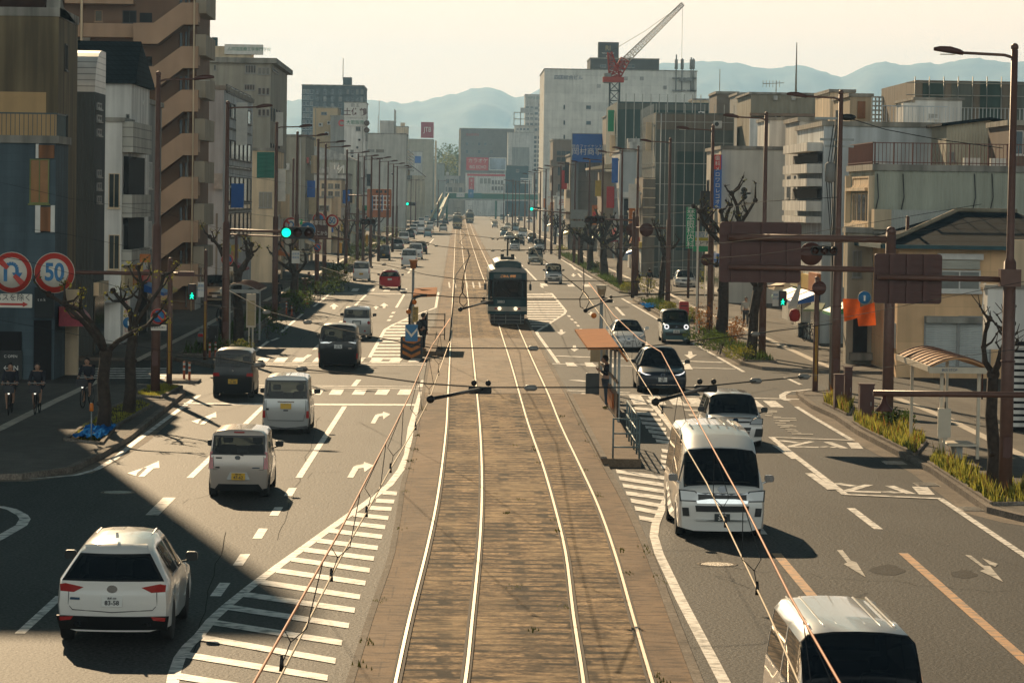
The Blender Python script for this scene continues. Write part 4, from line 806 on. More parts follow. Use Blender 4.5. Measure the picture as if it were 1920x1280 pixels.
b=B('wing_roof_shop','beige shop with a thin sweeping wing roof',1131,1163,322,395,15,wm('tan_panel',(.36,.28,.20),.1),flat=False);mb=MB();A,Bq=P(1106,314,394),P(1163,304,394);mb.add([(A.x,393,A.z),(Bq.x,393,Bq.z),(Bq.x,408,Bq.z),(A.x,408,A.z),(A.x,393,A.z-.25),(Bq.x,393,Bq.z-.7),(Bq.x,408,Bq.z-.7),(A.x,408,A.z-.25)],[(0,1,2,3),(4,5,6,7),(0,1,5,4),(1,2,6,5),(3,0,4,7)]);b.fin(mb,'wing_roof',CREAM)
b=B('dark_slope_shop','black shop with a slanted silver roof edge',1097,1128,345,470,12,DARK,flat=False);mb=MB();mb.prism([(b.X0-.3,b.zt-.3),(b.X1,b.zt+1.7),(b.X1,b.zt+1.9),(b.X0-.5,b.zt)],'y',b.Y-.3,b.Y1);b.fin(mb,'slanted_roof',FRW);b.win('f',1114,372,1118,384,frame=FRW)
for i,(x0,x1,yt,Y,m,lab)in enumerate(((1062,1090,353,560,CREAM,'low cream shop among the far right poles'),(1080,1100,335,520,GRY,'narrow grey shop with a red roof rail among the right poles'),(1128,1165,371,410,BEIGE,'low beige shop front behind bare street trees'),(1040,1064,372,610,GREYW,'low pale shop at the foot of the brown office'),(1190,1215,400,330,WHITEW,'small white shop with a patterned awning by the netted wing'),(1010,1040,385,760,CREAM,'far cream shop by the tall pale building'))):
 b=B('shop_building',lab,x0,x1,yt,Y,12,m,roofeq=1);b.win('f',x0+4,yt+12,x1-4,yt+22,nx=2,bars=1)
for i,(x0,x1,yt,Y,m,lab)in enumerate(((1384,1404,178,330,GRY,'dark grey slab block on the right skyline'),(1344,1384,176,345,wm('brown_slab',(.17,.14,.11),.1),'dark brown slab block beyond the netted block'),(1557,1602,174,240,CREAM,'cream rooftop tower in front of the hills'),(1594,1635,182,225,BEIGE,'cream stair tower with a rust streaked door'),(1300,1344,188,520,CREAM,'cream block edge right of the tall pale building'))):
 b=B('skyline_block',lab,x0,x1,yt,Y,10,m)
 if i==3:b.box('rusty_door',RUST,1608,190,1622,222,0,.1)
b=B('ribbed_plant_building','ribbed beige plant house with duct boxes on the right skyline',1408,1545,178,290,14,wm('ribbed_beige',(.30,.27,.20),.2,wave=('X',.5,.1)),capw=.2,caph=.2);b.box('ledge',BRN,1405,212,1570,220,.0,.8);b.box('lower_wall',WHITEW,1405,221,1500,300,0,.5)
for x in(1450,1484):b.box('duct_box',UNIT,x,180,x+7,188,0,.4)
mb=MB();A=P(1455,178,291);mb.tube([(A.x,291,b.zt),(A.x,291,b.zt+1.3)],.04,5);mb.tube([(A.x-1.2,291,b.zt+1),(A.x+.7,291,b.zt+1.1)],.03,5);[mb.tube([(A.x-1.2+k*.3,291,b.zt+.7),(A.x-1.2+k*.3,291,b.zt+1.3)],.02,4)for k in range(6)];b.fin(mb,'television_aerial',GRY)
mb=MB();A=P(1494,80,300);b0=P(1494,180,300);mb.tube([(0,0,b0.z),(0,0,A.z)],[.12,.04],6);q=mb.build('lightning_mast',GRY);q.location=(A.x,300,0);tag(q,'tall thin grey mast standing clear against the hills on the right','mast')
mb=MB();A=P(1350,130,360);b0=P(1350,180,360);mb.tube([(0,0,b0.z),(0,0,A.z)],.04,5);q=mb.build('roof_aerial',GRY);q.location=(A.x,360,0);tag(q,'short thin aerial above the dark brown slab block','mast')
b=B('netted_rear_block','wide block wrapped in dark green and brown netting at the upper right',1716,2050,153,200,16,NETB,flat=False)
for k in range(4):b.box('net_sheet',NETD if k%2==0 else NET,1730+k*54,154,1768+k*54,232,.02,.07)
mb=MB()
for i in range(9):A=P(1716+i*27,150,199.7);mb.tube([(A.x,199.7,2),(A.x,199.7,A.z+.2)],.035,5)
for y in(155,178,201):A=P(1716,y,199.6);mb.tube([(b.X0-.6,199.6,A.z),(b.X1,199.6,A.z)],.03,5)
b.fin(mb,'scaffold_pipes',MATS['scaffold_pipe'])
bf=empty('rooftop_billboard_frame','bare steel billboard frame seen from behind on the right skyline','billboard',(P(1648,0,215).x,215,0));mb=MB();A,Bq=P(1635,182,215),P(1661,224,215);ox=bf.location.x
for k in range(6):z=Bq.z+(A.z-Bq.z)*k/5;mb.box(A.x-ox,-.05,z-.05,Bq.x-ox,.05,z+.05)
for k in range(5):x=A.x-ox+(Bq.x-A.x)*k/4;mb.box(x-.05,-.1,Bq.z-1,x+.05,0,A.z)
mb.build('lattice',UNIT,bf)
# ---- end of the street
b=B('grey_windowed_office','grey office with two rows of small square windows closing the street',862,966,242,1420,30,wm('mid_grey_tile',(.18,.17,.16),.08));b.win('f',873,267,924,273,nx=5,gx=.55,bars=0);b.win('f',873,281,924,288,nx=5,gx=.55,bars=0);b.txt('高知新聞社',886,253,5,LETR,.3)
b.box('lit_pier',CREAM,860.5,243,863,330,-.2,.2)
b=B('white_slab_office','white slab office with recessed panel right of the karaoke sign',953,1001,249,1350,20,GREYW);b.box('recess',GRY,960,276,992,320,0,.1);b.win('f',1001.5,255,1012,330,nx=2,ny=9,frame=FRM)
b=B('stepped_white_tower','stepped white and dark tower left of the tall pale building',985,1017,178,1400,20,GREYW);b.box('upper_step',GREYW,988,177,1017,192,.0,.4);b.txt('ホテル日航',1002,184,5,LETG,.5);b.win('f',1010,195,1016,245,nx=1,ny=6,pane=GLS);b.win('f',986,200,1008,246,nx=3,ny=5,gy=.5)
b=B('steel_frame_block','open steel frame over a row of dark windows',965,1001,248,1380,10,GREYW,zt=P(965,236,1380).z);b.win('f',968,240,992,245,nx=4,frame=FRW)
mb=MB();A,Bq=P(964,211,1379),P(1000,236,1379)
for k in range(4):x=A.x+(Bq.x-A.x)*k/3;mb.box(x-.2,1379,Bq.z,x+.2,1379.4,A.z)
for k in range(3):z=Bq.z+(A.z-Bq.z)*k/2;mb.box(A.x,1379,z-.2,Bq.x,1379.4,z+.2)
b.fin(mb,'steel_frame',UNIT);b.box('roof_room',UNIT,976,202,1000,212,-2,-1)
b=B('dark_teal_shop_block','dark teal block between the karaoke building and the lamp posts',948,991,311,1300,20,TEALD);b.win('f',968,318,973,323,frame=FRW)
for k in range(3):b.box('sign_strip',SIGNW,976,334+k*4,1003,336.5+k*4,0,.2)
b=B('karaoke_building','white karaoke building with red rooftop sign and picture screen at the street end',873,948,325,1290,20,WHITEW);b.box('red_band',SIGNR,876,326,947,331,0,.15);b.box('vertical_red_sign',SIGNR,879,333,889,357,0,.3);b.win('f',900,334,920,345,nx=3,frame=FRW,pane=GLS2);b.win('f',922,338,943,357,nx=4,ny=2)
b.box('red_sign',SIGNR,874.5,295,915.5,320,-.5,0);b.txt('カラオケ',896,302,9.3,LETW,.1);b.txt('BIG ECHO',896,313.5,8.4,LETW,.1,sx=.82);b.box('screen',mat('screen_picture',(.30,.36,.42),.3,var=.5,scale=.25),918.5,297,948,319,-.5,0)
mb=MB();A,Bq=P(917,295.5,1290),P(949,320,1290);
for q_ in((A.x,Bq.z,Bq.x,Bq.z+.3),(A.x,A.z-.3,Bq.x,A.z),(A.x,Bq.z,A.x+.3,A.z),(Bq.x-.3,Bq.z,Bq.x,A.z)):mb.box(q_[0],1289.8,q_[1],q_[2],1290.3,q_[3])
b.fin(mb,'screen_frame',LETW)
for k,ch in enumerate('BIG'):p=P(884,339+k*7,1289.6);text(b.o,ch,(p.x-b.ox,p.y-b.oy,p.z),1.3,LETW)
for i,(x0,x1,yt,Y,m,lab)in enumerate(((833,862,330,1450,GREYW,'far low white building under the wooded hill'),(838,870,345,1320,GRY,'dark far shop left of the karaoke building'),(1000,1020,330,1260,GRY,'slim grey block right of the white slab office'),(700,735,330,760,CREAM,'tan mid-rise among the left lamp posts'),(676,706,290,720,BEIGE,'brown and cream mid-rise behind the left lamp posts'),(640,676,335,520,GREYW,'pale low block behind the orange parking board'),(600,640,338,400,CREAM,'cream low block behind the left street lamps'))):
 b=B('mid_rise',lab,x0,x1,yt,Y,14,m,roofeq=1);b.win('f',x0+3,yt+6,x1-3,yt+30,nx=3,ny=2,bars=1)
b=B('white_louvred_building','white panelled building with horizontal louvre fence at the right edge',1852,2050,541,104,.8,WHITEW,caph=.1,z0=2.9);b.box('upper_wall',CREAM,1900,450,2050,540,-.5,0)
mb=MB()
for k in range(13):A=P(1896,652+k*12,101);mb.box(A.x,101-.04,A.z-.06,A.x+9,101+.04,A.z+.06)
b.fin(mb,'louvre',WHITEW);mb=MB();A=P(1897,640,101.3);mb.box(A.x,101.3,.1,A.x+9,101.5,A.z);b.fin(mb,'backing_wall',DARK)
# ---- road-side fronts: windows above, shop fronts and projecting signs below
fr=random.Random(3);FAS=[SIGNW,SIGNB,SIGNR,SIGNG,mat('fascia_cream',(.6,.48,.3),.6),mat('fascia_black',(.02,.02,.022),.5),mat('fascia_yellow',(.55,.38,.05),.5),mat('fascia_orange',(.50,.16,.03),.5),SIGNW,CREAM]
for b in BL:
 left=b.X1<0;X=b.X1 if left else b.X0;sg=1 if left else-1
 if b.Y<139 or b.Y>900 or abs(X-(-16 if left else 18.5))>3.2 or b.z0:continue
 nm='s+' if left else 's-';D=min(b.Y1-b.Y,16);fl=int((b.zt-4.6)//3.1);n=max(1,int(D//3.2));has=b.o.name.split('.')[0]in('apartment_block','white_office','balcony_block','concrete_building','barrel_roof_building','scaffolded_block','netted_tower_frame','scaffold_lower_wing','tall_white_building','corrugated_corner_building','shop_row_house')
 if not has and fl>0:
  kinds=[window(b.o,nm,0,0,fr.uniform(1.2,2.0),fr.uniform(1.1,1.5),0,fr.choice((FRM,FRW,FRD)),None,fr.choice((1,2)))];w0=kinds[0];first=True
  for j in range(min(fl,7)):
   for i in range(n):
    o=w0 if first else w0.copy()
    if not first:C.objects.link(o)
    first=False;o.location=(X-b.ox,.6+i*D/n,4.4+j*3.1)
 if b.Y>700:continue
 for i in range(max(1,int(D//4.2))):
  y=i*4.2+.2;wd_=min(3.7,D-y-.2)
  if wd_<1.6:continue
  mb=MB();mb.box(X-b.ox+sg*.01,y,.1,X-b.ox+sg*.07,y+wd_,2.7);mb.build('shop_window',fr.choice((GLS,GLS,GLS2,DARK,MATS['roller_shutter'])),b.o)
  mb=MB();mb.box(X-b.ox,y-.1,2.75,X-b.ox+sg*fr.uniform(.15,.3),y+wd_+.1,2.75+fr.uniform(.5,1.1));mb.build('shop_fascia',fr.choice(FAS),b.o)
  if fr.random()<.45:
   c=fr.choice((MATS['awning_dark_red'],SIGNB,CREAM,FAS[6],FAS[7],SIGNG));mb=MB();mb.prism([(X-b.ox,2.74),(X-b.ox+sg*1.3,2.2),(X-b.ox+sg*1.3,2.05),(X-b.ox,2.3)],'y',y,y+wd_);mb.build('awning',c,b.o)
  if fr.random()<.6 and b.zt>6.5 and b.Y>205:
   h_=fr.uniform(1.4,3.2);z=fr.uniform(3.9,max(4,b.zt-h_-.4));w_=fr.uniform(.6,.95);m=fr.choice(FAS);mb=MB();yy=y+wd_*.5;mb.box(X-b.ox+sg*.12,yy-.09,z,X-b.ox+sg*(.12+w_),yy+.09,z+h_);q=mb.build('projecting_sign',m,b.o)
   mb=MB();mb.box(X-b.ox+sg*.09,yy-.04,z+.15,X-b.ox+sg*.12,yy+.04,z+.3);mb.box(X-b.ox,yy-.04,z+h_-.3,X-b.ox+sg*.12,yy+.04,z+h_-.15);mb.build('sign_bracket',STEELG,q)
for b in BL:
 if b.Y<160 or b.Y>720 or b.X1-b.X0<3.5 or b.z0:continue
 mb=MB();x=fr.choice((b.X0+.5,b.X1-.5));mb.tube([(x-b.ox,-.08,.3),(x-b.ox,-.08,b.zt-.1)],.05,5);mb.build('drain_pipe',fr.choice((UNIT,GRY,WHITEW)),b.o)
 for k in range(fr.choice((0,1,2,3))):
  mb=MB();x=fr.uniform(b.X0+.8,b.X1-.8)-b.ox;z=b.zt*fr.uniform(.55,.92);mb.rbox(x-.4,-.36,z,x+.4,-.05,z+.6,.04);mb.box(x-.38,-.3,z-.1,x+.38,0,z-.02);u=mb.build('air_conditioner',FRW,b.o);mb=MB();mb.lathe([(.2,-.375),(.2,-.362)],(x-.1,0,z+.3),14,0,'y');mb.build('fan_grille',FRD,u)
# ---------------------------------------------------------------- vehicles
CARGLASS=glassmat('car_glass',(0.012,0.018,0.022),0.42,0.02);CARGLASS_D=glassmat('car_glass_dark',(0.008,0.012,0.016),0.10,0.02)
TRIM=mat('black_trim',(0.012,0.013,0.014),0.35,var=0);TYRE=mat('tyre_rubber',(0.018,0.018,0.018),0.85,var=.1);RIMM=mat('alloy_rim',(0.45,0.45,0.45),0.3,0.8,var=0)
CHROME=mat('chrome',(0.80,0.82,0.84),0.10,1.0,var=0);LAMPR=mat('tail_lamp_red',(0.35,0.01,0.01),0.15,var=0,coat=1);LAMPC=mat('head_lamp_clear',(0.62,0.64,0.64),0.12,0.25,var=0,coat=1)
PLY=mat('plate_yellow',(0.62,0.36,0.02),0.5,var=0);PLW=mat('plate_white',(0.7,0.7,0.66),0.5,var=0);PLG=mat('plate_green',(.02,.12,.06),.5,var=0);INTR=mat('car_interior',(0.02,0.02,0.022),0.8,var=0)
def carpaint(name,col,metal=0.0,rough=.32):return mat('paint_'+name,col,rough,metal,var=0.0,coat=1.0 if sum(col)>.3 else.35,spec=.5 if sum(col)>.3 else.3)
PAINT={'white':carpaint('white',(.80,.79,.76)),'pearl':carpaint('pearl',(.78,.76,.71)),'silver':carpaint('silver',(.50,.50,.48),.35),'beige':carpaint('beige_silver',(.50,.43,.37),.35),'black':carpaint('black',(.010,.011,.013)),'navy':carpaint('navy',(.015,.025,.04)),'red':carpaint('red',(.55,.010,.02)),'teal':carpaint('blue_grey',(.07,.15,.17),.2),'grey':carpaint('grey',(.12,.12,.12),.3),'blue':carpaint('blue',(.02,.12,.28)),'lightblue':carpaint('light_blue',(.20,.30,.34),.2),'dark':carpaint('charcoal',(.03,.033,.036),.3),'gold':carpaint('champagne',(.42,.38,.28),.4)}
class Car:
 def __init__(s,name,L,W,H,belt,hood,f0,f1,offr,roofw,rw=.30,wb=None,zb=.20,plate=PLW,glass=None,tail=None,front=None,rear_overhang=.72,bulge=.07,roofdrop=.0,nose_drop=.10,beltw=None,rwin=(0,1),sidewin=None,offz=None,rtop=None):
  s.name,s.L,s.W,s.H,s.belt,s.hood=name,L,W,H,belt,hood;s.offr,s.zb,s.bulge,s.rw=offr,zb,bulge,rw
  s.wb=wb or L*.6;s.yr=-L/2+rear_overhang;s.yf=s.yr+s.wb;s.f0,s.f1=L/2-f0,L/2-f1;s.roofw=roofw;s.nd=nose_drop;s.rtop=rtop if rtop is not None else.06
  s.plate=plate;s.glass=glass or CARGLASS;s.root=None;s.roofdrop=roofdrop;s.sidewin=sidewin
 def roof(s,y):
  t=(y+s.L/2)/s.L;return s.H-.03-s.roofdrop*max(0,1-t*2.2)**2-.04*max(0,t-.55)
 def top(s,y):
  if y>=s.f0:u=(s.L/2-y)/max(.01,s.L/2-s.f0);return s.hood-s.nd*(1-u)**1.5,'hood',1
  if y>=s.f1:u=(s.f0-y)/(s.f0-s.f1);return s.hood+(s.roof(s.f1)-s.hood)*(math.sin(u*math.pi/2)*.25+u*.75),'ws',u
  return s.roof(y),'roof',1
 def yr_off(s,z):
  o=0
  if z>s.belt:o=s.offr*((z-s.belt)/(s.H-s.belt))**1.15
  elif z<.55:o=.0+(.10 if z<.35 else.0)
  if.30<z<s.belt*.72:o-=.03
  return o
 def yf_off(s,z):
  h=s.hood-s.nd;o=0
  if z>h*.72:o=-.10*((z-h*.72)/(h*.28+.01))**1.5
  if z<.32:o-=.06
  return o
 def rear_y(s,x,z):w=s.W/2*.93 if z<s.belt else s.roofw*.95;return-s.L/2+s.yr_off(z)+(s.bulge*(x/w)**2)
 def front_y(s,x,z):w=s.W/2*.93;return s.L/2+s.yf_off(z)-(s.bulge*1.6*(x/w)**2)
 def ring(s,y):
  wf=1;e=min(y+s.L/2,s.L/2-y)
  if e<.35:wf=.93+.07*math.sin(min(1,e/.35)*math.pi/2)
  w=s.W/2*wf;ra=s.rw+.07;arch=0
  for yw in(s.yr,s.yf):
   if abs(y-yw)<ra:arch=max(arch,math.sqrt(max(0,ra*ra-(y-yw)**2))+s.rw-.01)
  zt,k,u=s.top(y);zb=s.zb
  b=s.belt if y<s.f0 else s.hood-.05-(s.belt-s.hood)*0
  bl=s.belt-(.06 if y>s.f1 else 0)
  if k=='roof':p4=(w-.035,bl);rwd=s.roofw*(wf if e<.35 else 1);p5=(rwd+.02,zt-.11);p6=(rwd-.07,zt-.015);zc=zt+.03
  elif k=='ws':
   p4=(w-.035,bl if u>.15 else bl);x5=(w-.10)*(1-u)+(s.roofw+.02)*u;p5=(x5,max(bl+.012,zt-.05-.06*u));p6=(x5-.09,max(bl+.018,zt-.015));zc=zt+.03
  else:h=zt;p4=(w-.03,h-.10);p5=(w-.10,h-.045);p6=(w-.20,h-.015);zc=h+.02
  zm=zb+(p4[1]-zb)*.52
  z2=max(zb+.06,arch);zm=max(zm,z2+.03);z1=max(zb,arch-.01)
  return[(0,zb),(p6[0]*.5,zb),(w-.27,z1 if arch else zb),(w-.02,z2),(w,zm),(w+.0-.012,(zm+p4[1])/2),p4,p5,p6,(p6[0]*.5,zc-.008),(0,zc)]
 def build(s,paint):
  L2=s.L/2;ra=s.rw+.07;ys={-L2,-L2+.06,-L2+.16,-L2+.35,L2,L2-.06,L2-.16,L2-.35,s.f0,s.f1}
  for yw in(s.yr,s.yf):
   for t in(-1,-.93,-.75,-.4,0,.4,.75,.93,1):ys.add(yw+ra*t)
  for t in(.33,.66):ys.add(s.f0+(s.f1-s.f0)*t)
  sw=s.sidewin or[(-L2+max(.35,s.offr*.8+.25),s.yr+s.wb*.36),(s.yr+s.wb*.36+.08,s.f1+(s.f0-s.f1)*.30)]
  for a,b in sw:ys.add(a);ys.add(b)
  ys=sorted(y for y in ys if-L2<=y<=L2);yy=[ys[0]]
  for y in ys[1:]:
   if y-yy[-1]>.012:yy.append(y)
  yy[-1]=L2
  bm=bmesh.new();rows=[];NR=11
  for y in yy:
   r=s.ring(y);full=[(x,z)for x,z in r]+[(-x,z)for x,z in reversed(r[1:-1])];row=[]
   for x,z in full:
    dr=y+L2;df=L2-y;y2=y;D=.5+s.offr*1.1
    if dr<D:y2+=(s.yr_off(z)+s.bulge*(x/(s.W/2))**2)*(1-dr/D)
    if df<.5:y2+=(s.yf_off(z)-s.bulge*1.6*(x/(s.W/2))**2)*(1-df/.5)
    row.append(bm.verts.new((x,y2,z)))
   rows.append(row)
  n=len(rows[0]);lay={}
  for i in range(len(rows)-1):
   ya,yb=yy[i],yy[i+1]
   for k in range(n):
    f=bm.faces.new((rows[i][k],rows[i][(k+1)%n],rows[i+1][(k+1)%n],rows[i+1][k]));kk=k if k<NR-1 else n-1-k;f.smooth=True;f.material_index=0
    ym=(ya+yb)/2
    if s.f1-.001<ym<s.f0 and kk in(7,8,9):f.material_index=3
    if kk==6 and any(a-.001<ym<b+.001 for a,b in sw):f.material_index=2
    if kk in(0,1):f.material_index=1
  def cap(row,sgn,rear):
   R_=row;g=[]
   for k in range(1,9):
    a,b=R_[k],R_[n-k]if k else R_[0];line_=[b]
    for u in(-.5,0,.5):
     if k==8:line_.append(R_[n-9]if u<0 else(R_[10]if u==0 else R_[9]));continue
     if k==1:continue
     x=a.co.x*u*1.0;z=a.co.z;y=(s.rear_y(x,z)-.0 if rear else s.front_y(x,z));ye=(s.rear_y(a.co.x,z)if rear else s.front_y(a.co.x,z));line_.append(bm.verts.new((x,a.co.y+(y-ye),z)))
    if k==1:line_=[b,b,R_[0],a,a]
    else:line_.append(a)
    g.append(line_)
   for j in range(len(g)-1):
    for c in range(4):
     q=[g[j][c],g[j][c+1],g[j+1][c+1],g[j+1][c]];u_=[]
     for v in q:
      if v not in u_:u_.append(v)
     if len(u_)<3:continue
     try:f=bm.faces.new(u_ if rear else u_[::-1])
     except ValueError:continue
     f.smooth=True;f.material_index=0
     if j==5 and rear:f.material_index=4
     if j==0:f.material_index=1
  cap(rows[0],-1,True);cap(rows[-1],1,False)
  bmesh.ops.remove_doubles(bm,verts=bm.verts,dist=1e-5);bmesh.ops.recalc_face_normals(bm,faces=bm.faces)
  for mi,th in((2,.022),(3,.035),(4,.05)):
   fs=[f for f in bm.faces if f.material_index==mi]
   if fs:
    r=bmesh.ops.inset_region(bm,faces=fs,thickness=th,depth=-.006,use_even_offset=True)
    for f in r['faces']:f.material_index=1
  me=bpy.data.meshes.new('body');bm.to_mesh(me)
  s.root=r=bpy.data.objects.new(s.name,None);C.objects.link(r);r.empty_display_size=.3
  parts={0:('body',[paint,TRIM]),2:('side_window',s.glass),3:('windscreen',s.glass if s.glass is CARGLASS else s.glass),4:('rear_window',s.glass)}
  for mi,(nm,mm)in parts.items():
   b2=bm.copy();dl=[f for f in b2.faces if(f.material_index not in(0,1)if mi==0 else f.material_index!=mi)]
   bmesh.ops.delete(b2,geom=dl,context='FACES')
   if mi:
    for f in b2.faces:f.material_index=0
   if mi==2:
    left=set(b2.faces);n_p=0
    while left:
     st=[left.pop()];grp=set(st)
     while st:
      f_=st.pop()
      for e_ in f_.edges:
       for g2 in e_.link_faces:
        if g2 in left:left.discard(g2);grp.add(g2);st.append(g2)
     ids={v:i_ for i_,v in enumerate({v for f_ in grp for v in f_.verts})}
     me=bpy.data.meshes.new(nm);me.from_pydata([tuple(v.co)for v in ids],[],[[ids[v]for v in f_.verts]for f_ in grp]);me.materials.append(mm)
     for q_ in me.polygons:q_.use_smooth=True
     o=bpy.data.objects.new(nm,me);C.objects.link(o);o.parent=r
    b2.free();continue
   me=bpy.data.meshes.new(nm);b2.to_mesh(me);b2.free()
   for x in(mm if isinstance(mm,list)else[mm]):me.materials.append(x)
   if mi==0:me.set_sharp_from_angle(angle=math.radians(42))
   o=bpy.data.objects.new(nm,me);C.objects.link(o);o.parent=r
   if mi==0:o.material_slots[0].link='OBJECT';o.material_slots[0].material=paint
  bm.free()
  mb=MB();bz=s.belt-.28;mb.box(-s.W/2+.12,-L2+.25+s.offr*.1,s.zb+.05,s.W/2-.12,s.f0-.05,bz)
  for x in(-.36,.36):mb.rbox(x-.22,s.f1-.75,bz-.05,x+.22,s.f1-.63,bz+.42,.06);mb.rbox(x-.12,s.f1-.74,bz+.46,x+.12,s.f1-.66,bz+.62,.04)
  mb.rbox(-.55,-L2+s.offr*.6+.55,bz-.05,.55,-L2+s.offr*.6+.68,bz+.24,.06);mb.build('seats',INTR,r)
  dm=MB();dm.ball((.36,s.f1-.5,bz+.52),.11,10,7,0,(1,1,1.2));dm.ball((.36,s.f1-.5,bz+.18),.24,10,6,0,(1,.6,1.1));dm.build('driver',INTR,r)
  for sx_ in(-1,1):
   for yw in(s.yr,s.yf):
    x0=sx_*(s.W/2-.115);mb=MB();rr=s.rw
    mb.lathe([(rr*.62,-.1),(rr*.94,-.10),(rr,-.07),(rr,.07),(rr*.94,.10),(rr*.62,.095)],(0,0,0),22,0,'x');w=mb.build('wheel',TYRE,r);w.location=(x0,yw,rr)
    mb=MB();mb.lathe([(rr*.63,-.06),(rr*.63,.06),(rr*.55,.03),(rr*.2,.05),(.02,.055)]if sx_>0 else[(.02,-.055),(rr*.2,-.05),(rr*.55,-.03),(rr*.63,-.06),(rr*.63,.06)],(0,0,0),18,0,'x')
    for k in range(5):a=k*math.tau/5;mb.tube([(sx_*.055,0,0),(sx_*.06,rr*.55*math.cos(a),rr*.55*math.sin(a))],[.04,.025],4)
    mb.build('rim',RIMM,w)
   mb=MB();xm=sx_*(s.W/2+.10);ym=s.f1+(s.f0-s.f1)*.55;zm=s.belt+.09
   mb.rbox(xm-.10,ym-.05,zm-.07,xm+.10,ym+.05,zm+.08,.045);mb.tube([(xm,ym,zm-.05),(sx_*(s.W/2-.06),ym+.05,zm-.10)],.02,5);mb.build('wing_mirror',s.mirror if hasattr(s,'mirror')else TRIM,r)
  return r
 def patch(s,name,m,pts,end='r',off=.012,par=None,th=.03):
  """closed outline in (x, z) laid on the front or rear surface"""
  n=len(pts);mb=MB();sg=-1 if end=='r' else 1
  f=s.rear_y if end=='r' else s.front_y
  P2=[]
  for i in range(n):
   a,b=pts[i],pts[(i+1)%n];k=max(1,int(abs(b[0]-a[0])/.16))
   for j in range(k):t=j/k;P2.append((a[0]+(b[0]-a[0])*t,a[1]+(b[1]-a[1])*t))
  n=len(P2);o_=[(x,f(x,z)+sg*off,z)for x,z in P2];i_=[(x,f(x,z)-sg*th,z)for x,z in P2]
  bm=bmesh.new();vo=[bm.verts.new(p)for p in o_];vi=[bm.verts.new(p)for p in i_]
  es=[bm.edges.new((vo[i],vo[(i+1)%n]))for i in range(n)];bmesh.ops.triangle_fill(bm,use_beauty=True,edges=es)
  for i in range(n):bm.faces.new((vo[i],vo[(i+1)%n],vi[(i+1)%n],vi[i]))
  bmesh.ops.recalc_face_normals(bm,faces=bm.faces);me=bpy.data.meshes.new(name);bm.to_mesh(me);bm.free();me.materials.append(m)
  o=bpy.data.objects.new(name,me);C.objects.link(o);o.parent=par or s.root;return o
 def both(s,name,m,pts,end='r',**k):
  if name=='headlamp':cx=sum(p[0]for p in pts)/len(pts);cz=sum(p[1]for p in pts)/len(pts);s.both('lamp_bezel',TRIM,[(cx+(x-cx)*1.16,cz+(z-cz)*1.25)for x,z in pts],end,off=.02)
  s.patch(name,m,pts,end,**k);return s.patch(name,m,[(-x,z)for x,z in pts][::-1],end,**k)
 def rect(s,name,m,x,z,w,h,end='r',**k):return s.patch(name,m,[(x-w/2,z-h/2),(x+w/2,z-h/2),(x+w/2,z+h/2),(x-w/2,z+h/2)],end,**k)
 def oval(s,name,m,x,z,rx,rz,end='r',n=14,**k):return s.patch(name,m,[(x+rx*math.cos(i*math.tau/n),z+rz*math.sin(i*math.tau/n))for i in range(n)],end,**k)
 def numplate(s,z,txt='',end='r',m=None,x=0,ink=None,top='高知 580'):
  o=s.rect('number_plate',m or s.plate,x,z,.33,.165,end,off=.03)
  if txt:
   y=(s.rear_y(x,z)-.034)if end=='r' else(s.front_y(x,z)+.034);rot=(math.pi/2,0,0)if end=='r' else(math.pi/2,0,math.pi)
   t=text(s.root,txt,(x,y,z-.025),.10,ink or LETK,rot,'plate_number',bold=.002);t.parent=o
   t=text(s.root,top,(x,y,z+.05),.038,ink or LETK,rot,'plate_number',bold=.001);t.parent=o
  return o
 def seam(s,pts,end='r',w=.012):
  f=s.rear_y if end=='r' else s.front_y;sg=-1 if end=='r' else 1;mb=MB();mb.tube([(x,f(x,z)+sg*.004,z)for x,z in pts],w/2,4);return mb.build('seam',TRIM,s.root)
 def done(s,label,cat='car',loc=(0,0),rz=0,group=None):
  r=s.root;tag(r,label,cat,group);r.location=(loc[0],loc[1],0.006);r.rotation_euler=(0,0,rz);return r
 def at(s,px,py,away=True,yaw=0.0):
  g_=G(px,py)
  if away:return(g_.x+math.sin(-yaw)*(-s.yr),g_.y-s.yr*math.cos(yaw)),yaw
  return(g_.x,g_.y+s.yf),math.pi+yaw
def badge(c,x,z,r,end,m=CHROME):o=c.oval('badge',m,x,z,r,r*.75,end,off=.02);return o
# ---- 1 white SUV, seen from behind
c=Car('sport_utility_car',4.54,1.84,1.68,1.06,1.02,1.25,2.0,.62,.58,rw=.35,wb=2.7,zb=.24,rear_overhang=.92,glass=CARGLASS_D,roofdrop=.07,bulge=.13);c.build(PAINT['pearl'])
c.patch('bumper',TRIM,[(-.86,.27),(.86,.27),(.90,.50),(-.90,.50)],off=.03);c.both('tail_lamp',LAMPR,[(.46,.965),(.62,.88),(.84,.89),(.85,1.0),(.76,1.02)],off=.02);c.both('reflector',LAMPR,[(.66,.44),(.84,.42),(.85,.48),(.62,.50)],off=.045)
c.seam([(-.70,.98),(-.71,.68),(-.64,.60),(0,.57),(.64,.60),(.71,.68),(.70,.98)]);c.patch('plate_recess',mat('recess_shade_pearl',(.48,.46,.42),.4,var=0),[(-.52,.66),(.52,.66),(.36,.86),(-.36,.86)],off=.006);c.numplate(.745,'83-58',top='高知 330');c.seam([(-.76,1.035),(0,1.0),(.76,1.035)],w=.008)  # plate recess is a flush patch; its shade is put into the darker pearl
badge(c,0,.94,.085,'r');c.rect('badge',CHROME,-.60,.78,.16,.035,off=.02);c.rect('badge',CHROME,.60,.78,.15,.02,off=.02);c.both('exhaust_pipe',CHROME,[(.50,.33),(.62,.33),(.62,.41),(.50,.41)],off=.04)
